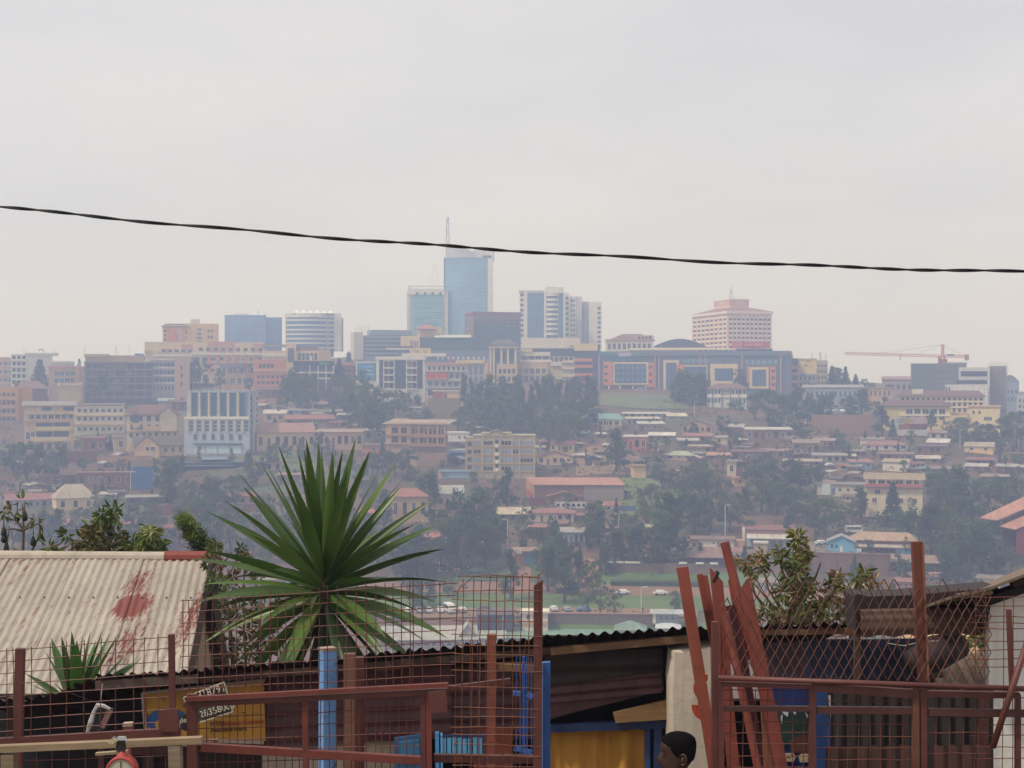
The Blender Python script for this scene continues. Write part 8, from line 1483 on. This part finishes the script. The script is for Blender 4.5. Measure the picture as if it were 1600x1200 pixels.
g3.grid([1141, 1160, 1180, 1200, 1220, 1240, 1256], [.0, .09, .19, .29, .39, .49, .6, .7, .8, .9], lambda x: 1078, lambda x: 1250, 1130, 1266, D=8.01); g3.grid([1293, 1308, 1324, 1343, 1359, 1375, 1390, 1412], [.07, .18, .29, .4, .51, .62, .75, .87], lambda x: 1084, lambda x: 1250, 1262, 1428, D=8.01); g3.grid([1462, 1482, 1507, 1528], [.2, .35, .55, .75], lambda x: 1088, lambda x: 1250, 1444, 1545, D=8.01)
for x, ya in ((1525, 926), (1540, 928), (1569, 932), (1584, 934)): g3.wire((x, ya), (x - 3, 1250), D=8.03, n=6)
for y in (933, 946, 962, 972, 981, 1001, 1016, 1030, 1043, 1090, 1108, 1120, 1133, 1150, 1166, 1185): g3.wire((1513 + rnd.uniform(-2, 12), y), (1620, y + rnd.uniform(-2, 3)), D=8.03, n=4)

# --- blue boards, rusty sheets and the white wall at the right
bb = Near('painted_board_wall', 'dark blue board wall with a worn mural behind the diamond mesh', 'wall', 1330, 1100, 10.1)
bb.slab('board', [(1196, 1004), (1262, 1002), (1262, 1064), (1196, 1066)], .03, mat('3a2a34', 'paint'), 10.1); bb.slab('board', [(1262, 1000), (1460, 998), (1460, 1088), (1262, 1086)], .03, mat('243048', 'paint'), 10.12); bb.slab('board', [(1198, 1066), (1268, 1064), (1268, 1640), (1198, 1640)], .03, mat('1e3066', 'paint'), 10.1)
bb.slab('board', [(1268, 1070), (1292, 1070), (1303, 1170), (1300, 1640), (1272, 1640)], .04, mat('28487c', 'paint'), 10.0)
bb.slab('mural_patch', [(1206, 1122), (1214, 1114), (1262, 1112), (1263, 1146), (1246, 1150), (1234, 1162), (1218, 1172), (1210, 1150)], .006, mat('213a33', 'paint'), 10.09); bb.slab('mural_patch', [(1234, 1158), (1246, 1150), (1264, 1148), (1264, 1176), (1236, 1176)], .006, mat('5a3830', 'paint'), 10.088)
for pts in ([(1223, 1180), (1228, 1177), (1240, 1177), (1244, 1183), (1240, 1190), (1226, 1190), (1223, 1186)], [(1248, 1182), (1252, 1178), (1263, 1178), (1263, 1191), (1250, 1191)]): bb.slab('mural_window', pts, .006, mat('b4a488', 'paint'), 10.084)
for pts in ([(1222, 1112), (1232, 1113), (1231, 1120), (1226, 1117)], [(1238, 1112), (1244, 1113), (1243, 1118)], [(1219, 1120), (1223, 1116), (1222, 1132)], [(1258, 1112), (1263, 1118), (1261, 1122)]): bb.slab('paint_chip', pts, .004, mat('b4b4bc', 'paint'), 10.083)
bb.bar('post', (1264, 1640), (1262, 1002), 6, .06, BLUD, 10.13)
rs = Near('rusty_sheet', 'dark old corrugated sheets leaning behind the square wire of the gate', 'sheet', 1365, 1150, 9.4); o_st = st
def ribsheet(near, name, xa, xb, ya, yb, m, D, pitch=.09, amp=.014, tilt=0):
    v = []; f = []; W_ = (xb - xa)*D/F; n = int(W_/pitch*7) + 2
    for i in range(n + 1):
        t = i/n
        for u in (0, .5, 1): q = near.p(xa + (xb-xa)*t, ya + (yb-ya)*u + tilt*t + (rnd.uniform(-1.5, 1.5) if u == 0 else 0), D - .15*u); v.append((q.x, q.y + amp*math.sin(2*math.pi*t*W_/pitch), q.z))
    for i in range(n):
        for j in range(2): f.append((i*3 + j, i*3 + j + 1, (i+1)*3 + j + 1, (i+1)*3 + j))
    me = bpy.data.meshes.new(name); me.from_pydata(v, [], f); me.materials.append(m); me.polygons.foreach_set('use_smooth', [True]*len(f)); return link(name, me, near.root)
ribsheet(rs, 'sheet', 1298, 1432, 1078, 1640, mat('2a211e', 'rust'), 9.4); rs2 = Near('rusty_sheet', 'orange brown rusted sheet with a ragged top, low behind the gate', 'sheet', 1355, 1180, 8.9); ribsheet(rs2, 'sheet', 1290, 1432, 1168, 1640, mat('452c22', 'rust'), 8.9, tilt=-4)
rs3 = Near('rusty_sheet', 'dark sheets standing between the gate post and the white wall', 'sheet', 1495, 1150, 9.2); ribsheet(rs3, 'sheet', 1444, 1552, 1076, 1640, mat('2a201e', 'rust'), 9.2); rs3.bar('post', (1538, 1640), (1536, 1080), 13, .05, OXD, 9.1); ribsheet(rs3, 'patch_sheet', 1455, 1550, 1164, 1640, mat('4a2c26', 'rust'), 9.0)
gu = Near('gutter_sheet', 'old rusted sheet bent like a gutter under a dark roof edge', 'sheet', 1440, 960, 9.6, ground=False)
v = []; f = []; n = 24
for i in range(n + 1):
    t = i/n; x = 1342 + 206*t
    for j in range(11):
        a = -.6 + 2.5*j/10; q = gu.p(x, 978 - 4*t - 26*math.sin(a*1.0) + (2*math.sin(i*1.3) if j in (0, 10) else 0), 9.6); v.append((q.x, q.y - .06*math.cos(a) + .012*math.sin(j*2.4), q.z))
for i in range(n):
    for j in range(10): f.append((i*11 + j, (i+1)*11 + j, (i+1)*11 + j + 1, i*11 + j + 1))
me = bpy.data.meshes.new('sheet'); me.from_pydata(v, [], f); me.materials.append(mat('5e4436', 'rust')); me.polygons.foreach_set('use_smooth', [True]*len(f)); link('sheet', me, gu.root)
gu.slab('roof_edge', [(1334, 932), (1340, 928), (1356, 932), (1420, 930), (1560, 918), (1560, 950), (1344, 958), (1338, 985), (1336, 960)], .3, mat('2c2022', 'rust'), 9.68); gu.bar('support', (1339, 1640), (1339, 950), 9, .05, WOODD, 9.75)
rl = Near('rolled_sheet', 'dark rolled up sheet lying on the stall roof end by the brown post', 'sheet', 1470, 1010, 9.5); MB().tube([rl.p(1425, 1040, 9.5), rl.p(1462, 1020, 9.55), rl.p(1500, 1008, 9.65)], [.1, .12, .085], 12).build('roll', mat('332425', 'rust'), rl.root, smooth=True); MB().tube([rl.p(1440, 1052, 9.5), rl.p(1472, 1054, 9.55)], [.05, .02], 8).build('torn_end', mat('4a3428', 'rust'), rl.root); rl.bar('support', (1455, 1640), (1452, 1040), 8, .05, WOODD, 9.6); MB().tube([rl.p(1386, 1005, 9.4), rl.p(1412, 1009, 9.4), rl.p(1440, 1003, 9.4), rl.p(1465, 1001, 9.4)], .003, 4).build('tie_wire', mat('a09080', 'plain'), rl.root)
tr_ = Near('low_roof', 'low sandy coloured sheet roof with brown streaks, beside the white wall', 'roof', 1500, 1040, 12.0); A = tr_.p(1440, 1078, 11.2); B_ = tr_.p(1570, 1072, 11.2); wavy_sheet('roof_sheet', mat('c0a07c', 'rust'), tr_.root, Vector((0, 0, 0)), A, B_, (.35, 2.1, .12), .12, .012, rows=3); tr_.bar('post', (1455, 1640), (1455, 1082), 12, .1, WOODD, 11.3); tr_.bar('post', (1560, 1640), (1560, 1078), 12, .1, WOODD, 11.3)
wh = Near('white_house', 'house end with a rough white wall under a slanting brown roof edge', 'house', 1640, 1000, 9.4)
wh.slab('wall', [(1545, 940), (1560, 934), (2100, 740), (2100, 1640), (1545, 1640)], .08, mat('ece8de', 'wall'), 9.4)
o9 = wh.o; A = P(1486, 931, 8.95) - o9; A2 = P(1550, 916, 8.95) - o9; B9 = P(2150, 684, 8.95) - o9; bk = Vector((0, 3.2, -.82)); dn = Vector((0, 0, -.02))
q = MB(); 
for s0, s1 in ((A, A2), (A2, B9)):
    k = len(q.v); q.v += [tuple(x) for x in (s0, s1, s1 + bk, s0 + bk, s0 + dn, s1 + dn, s1 + bk + dn, s0 + bk + dn)]; q.f += [(k,k+1,k+2,k+3),(k+7,k+6,k+5,k+4),(k,k+4,k+5,k+1),(k+1,k+5,k+6,k+2),(k+2,k+6,k+7,k+3),(k+3,k+7,k+4,k)]; q.mi += [0]*6
q.build('roof', mat('7a6656', 'rust'), wh.root); wh.bar('rafter', (1498, 932), (1548, 924), 6, .08, mat('8a7458', 'wood'), 9.05); wh.bar('rafter', (1580, 912), (1640, 893), 9, .08, WOODD, 9.1); wh.slab('eave_shade', [(1522, 942), (1560, 928), (2100, 733), (2100, 746), (1548, 946), (1540, 990)], .12, mat('2c2422', 'wood'), 9.27)  # the last dark slab paints the shade under the roof edge

# --- the man in profile
pe = Near('person', 'man with close cropped black hair seen in profile, walking past the curtain', 'person', 1057, 1200, 8.15); SK = mat('402820', 'skin'); mb = MB(); rows = []
hz = P(0, 1145, 8.15).z - GZ                  # top of the head above the ground
prof = [(-.235, -.030, .058, .052), (-.222, -.062, .052, .056), (-.208, -.082, .056, .058), (-.190, -.088, .064, .061), (-.172, -.086, .080, .064), (-.150, -.087, .092, .067), (-.128, -.089, .099, .069), (-.108, -.087, .103, .071), (-.092, -.092, .105, .0725), (-.075, -.094, .106, .074), (-.055, -.090, .105, .0745), (-.038, -.080, .099, .072), (-.022, -.062, .084, .063), (-.009, -.036, .058, .043), (0.0, -.006, .018, .012)]
ns = 64
for z, fr_, bk_, hw in prof:
    ring = []
    for i in range(ns):
        t = 2*math.pi*i/ns; c_, s_ = math.cos(t), math.sin(t); cx = (fr_ + bk_)/2; rx = (bk_ - fr_)/2; x = cx + rx*c_; y = hw*math.copysign(abs(s_)**.9, s_)
        a = abs(math.atan2(s_, -c_))                       # 0 at the front of the face
        if a < .5:
            k = math.cos(a/.5*math.pi/2)
            if -.178 < z < -.105: x -= k**2.2 * .026 * max(0, 1 - abs(z + .150)/.045) ** .8 + (k**3*.004)
            if -.205 < z < -.180: x -= k*.009
        if .22 < a < .55 and -.132 < z < -.105: x += .007  # eye sockets
        ring.append((x + .002, y, hz + z))
    rows.append(ring)
neck = []
for z, cx, r in ((-.62, .035, .10), (-.40, .045, .072), (-.33, .042, .060), (-.27, .036, .057), (-.245, .025, .053)):
    neck.append([(cx + r*1.05*math.cos(2*math.pi*i/ns), r*math.sin(2*math.pi*i/ns), hz + z) for i in range(ns)])
rows = neck + rows
for rg in rows: mb.v += rg
for j in range(len(rows) - 1):
    for i in range(ns): mb.f.append((j*ns + i, j*ns + (i+1) % ns, (j+1)*ns + (i+1) % ns, (j+1)*ns + i)); mb.mi.append(0)
mb.f.append(tuple(range((len(rows)-1)*ns, len(rows)*ns))); mb.mi.append(0)
# torso and limbs grow out of the neck as lofted sections
def loft(secs, n=14):
    k0 = len(mb.v)
    for c_, rx, ry, ax in secs:
        c_ = Vector(c_)
        for i in range(n):
            t = 2*math.pi*i/n
            mb.v.append(tuple(c_ + (Vector((rx*math.cos(t), ry*math.sin(t), 0)) if ax == 'z' else Vector((rx*math.cos(t), 0, ry*math.sin(t))))))
    for j in range(len(secs) - 1):
        for i in range(n): mb.f.append((k0 + j*n + i, k0 + j*n + (i+1) % n, k0 + (j+1)*n + (i+1) % n, k0 + (j+1)*n + i)); mb.mi.append(0)
H_ = hz
loft([((.02, 0, .86), .10, .16, 'z'), ((.02, 0, .98), .105, .165, 'z'), ((.02, 0, 1.12), .10, .15, 'z'), ((.025, 0, 1.30), .115, .18, 'z'), ((.03, 0, H_ - .33), .10, .19, 'z'), ((.035, 0, H_ - .29), .075, .12, 'z'), ((.04, 0, H_ - .26), .06, .07, 'z')])
for s_ in (-1, 1):
    sw = .10*s_
    mb.tube([(.02, s_*.09, .92), (-.03 - sw*.6, s_*.10, .62), (-.02 - sw, s_*.10, .48), (.03 - sw*.4, s_*.10, .28), (.04 - sw, s_*.10, .07)], [.095, .078, .058, .055, .038], 12); mb.tube([(.06 - sw, s_*.10, .04), (-.02 - sw, s_*.10, .045), (-.15 - sw, s_*.10, .028)], [.035, .042, .028], 10)
    mb.tube([(.035, s_*.17, H_ - .33), (.04, s_*.215, H_ - .45), (.03 + sw*.5, s_*.235, H_ - .62), (-.02 + sw, s_*.235, H_ - .74), (-.07 + sw, s_*.23, H_ - .86)], [.05, .052, .042, .036, .027], 10)
    hx, hy, hz2 = -.08 + sw, s_*.23, H_ - .88; mb.tube([(hx, hy, hz2), (hx - .03, hy, hz2 - .05), (hx - .045, hy, hz2 - .09)], [.024, .036, .03], 8)
    for q_, (dx, ln) in enumerate(((-.028, .068), (-.01, .078), (.008, .074), (.024, .06))): mb.tube([(hx - .045 + dx, hy, hz2 - .085), (hx - .05 + dx, hy, hz2 - .085 - ln*.55), (hx - .044 + dx*.9, hy - s_*.012, hz2 - .085 - ln)], [.0095, .0085, .006], 6)
    mb.tube([(hx - .05, hy, hz2 - .04), (hx - .082, hy - s_*.006, hz2 - .065), (hx - .092, hy - s_*.012, hz2 - .095)], [.012, .0105, .007], 6)
# ears
for s_ in (-1, 1):
    ec = Vector((.012, s_*.073, H_ - .135)); mb.tube([ec + Vector((.017*math.cos(t) + .004, s_*.008*(1 + math.cos(t)), .030*math.sin(t))) for t in [-2.2 + i*.52 for i in range(10)]], [.005, .007, .007, .007, .0075, .008, .008, .007, .006, .004], 7); mb.tube([ec + Vector((-.008, 0, -.02)), ec + Vector((.004, s_*.008, -.004)), ec + Vector((.004, s_*.006, .014))], [.007, .01, .006], 7)
bm_ = mb.build('body', SK, pe.root, smooth=True)
hr = MB(); hrow = []
for j, (z, fr_, bk_, hw) in enumerate(prof):
    if z < -.18: continue
    ring = []
    for i in range(ns):
        t = 2*math.pi*i/ns; c_, s_ = math.cos(t), math.sin(t); cx = (fr_ + bk_)/2; rx = (bk_ - fr_)/2; a = abs(math.atan2(s_, -c_)); g_ = .007
        tab_ = ((0, -.052), (.6, -.055), (.9, -.066), (1.1, -.098), (1.3, -.125), (1.42, -.13), (1.5, -.105), (1.75, -.10), (1.95, -.15), (3.2, -.175))
        g_ = max(-.006, min(.007, (z - _lerp(tab_, a)) * .9))
        ring.append((cx + (rx + g_)*c_ + .002, (hw + g_)*math.copysign(abs(s_)**.9, s_), H_ + z + (g_*.9 if z > -.04 else 0)))
    hrow.append(ring)
for rg in hrow: hr.v += rg
for j in range(len(hrow) - 1):
    for i in range(ns): hr.f.append((j*ns + i, j*ns + (i+1) % ns, (j+1)*ns + (i+1) % ns, (j+1)*ns + i)); hr.mi.append(0)
hr.f.append(tuple(range((len(hrow)-1)*ns, len(hrow)*ns))); hr.mi.append(0); hr.build('hair', mat('120f0e', 'hair'), pe.root, smooth=True)
ey = MB()
for s_ in (-1, 1): ey.tube([(-.079, s_*.032 - .004, H_ - .120), (-.084, s_*.032, H_ - .120), (-.079, s_*.032 + .004, H_ - .120)], [.004, .0075, .004], 8)
stuff(ey.build('eyes', mat('2a2220', 'pane'), pe.root, smooth=True))
mb = MB(); loft([((.02, 0, .80), .128, .19, 'z'), ((.02, 0, .98), .122, .182, 'z'), ((.02, 0, 1.12), .116, .168, 'z'), ((.025, 0, 1.30), .13, .196, 'z'), ((.03, 0, H_ - .34), .115, .205, 'z'), ((.035, 0, H_ - .285), .085, .135, 'z'), ((.04, 0, H_ - .262), .068, .075, 'z')])
for s_ in (-1, 1): mb.tube([(.035, s_*.16, H_ - .33), (.04, s_*.22, H_ - .45), (.03 + .05*s_, s_*.238, H_ - .60)], [.062, .066, .058], 12, cap=False)
mb.build('shirt', mat('3c4450', 'cloth'), pe.root, smooth=True); mb = MB(); loft([((.02, 0, .74), .115, .175, 'z'), ((.02, 0, .86), .122, .182, 'z'), ((.02, 0, .98), .116, .174, 'z')])
for s_ in (-1, 1): sw = .10*s_; mb.tube([(.02, s_*.09, .92), (-.03 - sw*.6, s_*.10, .62), (-.02 - sw, s_*.10, .48), (.03 - sw*.4, s_*.10, .28), (.04 - sw, s_*.10, .10)], [.11, .094, .076, .072, .07], 12, cap=False)
mb.build('trousers', mat('2c2c34', 'cloth'), pe.root, smooth=True)
pe.root.rotation_euler = (0, 0, R(8))

# ------------------------------------------------------------------ the hazy air: one closed box round everything
hz_m = bpy.data.materials.new('haze'); hz_m.use_nodes = True; t = hz_m.node_tree
for n_ in list(t.nodes):
    if n_.type != 'OUTPUT_MATERIAL': t.nodes.remove(n_)
pv = t.nodes.new('ShaderNodeVolumePrincipled'); pv.inputs['Density'].default_value = HAZE_DENSITY; pv.inputs['Color'].default_value = (*HAZE_COLOR, 1); pv.inputs['Anisotropy'].default_value = 0.2; pv.inputs['Absorption Color'].default_value = (1, 1, 1, 1)
t.links.new(pv.outputs['Volume'], [n_ for n_ in t.nodes if n_.type == 'OUTPUT_MATERIAL'][0].inputs['Volume'])
bpy.context.view_layer.update()
zlo = 1e9; zhi = -1e9
for o in sc.objects:
    if o.type == 'MESH':
        for c_ in o.bound_box:
            z = (o.matrix_world @ Vector(c_)).z; zlo = min(zlo, z); zhi = max(zhi, z)
hb = MB().box(-1300, 1300, -120, 1900, zlo - 1.0, zhi + 2.0).build('haze', hz_m); hb['kind'] = 'stuff'
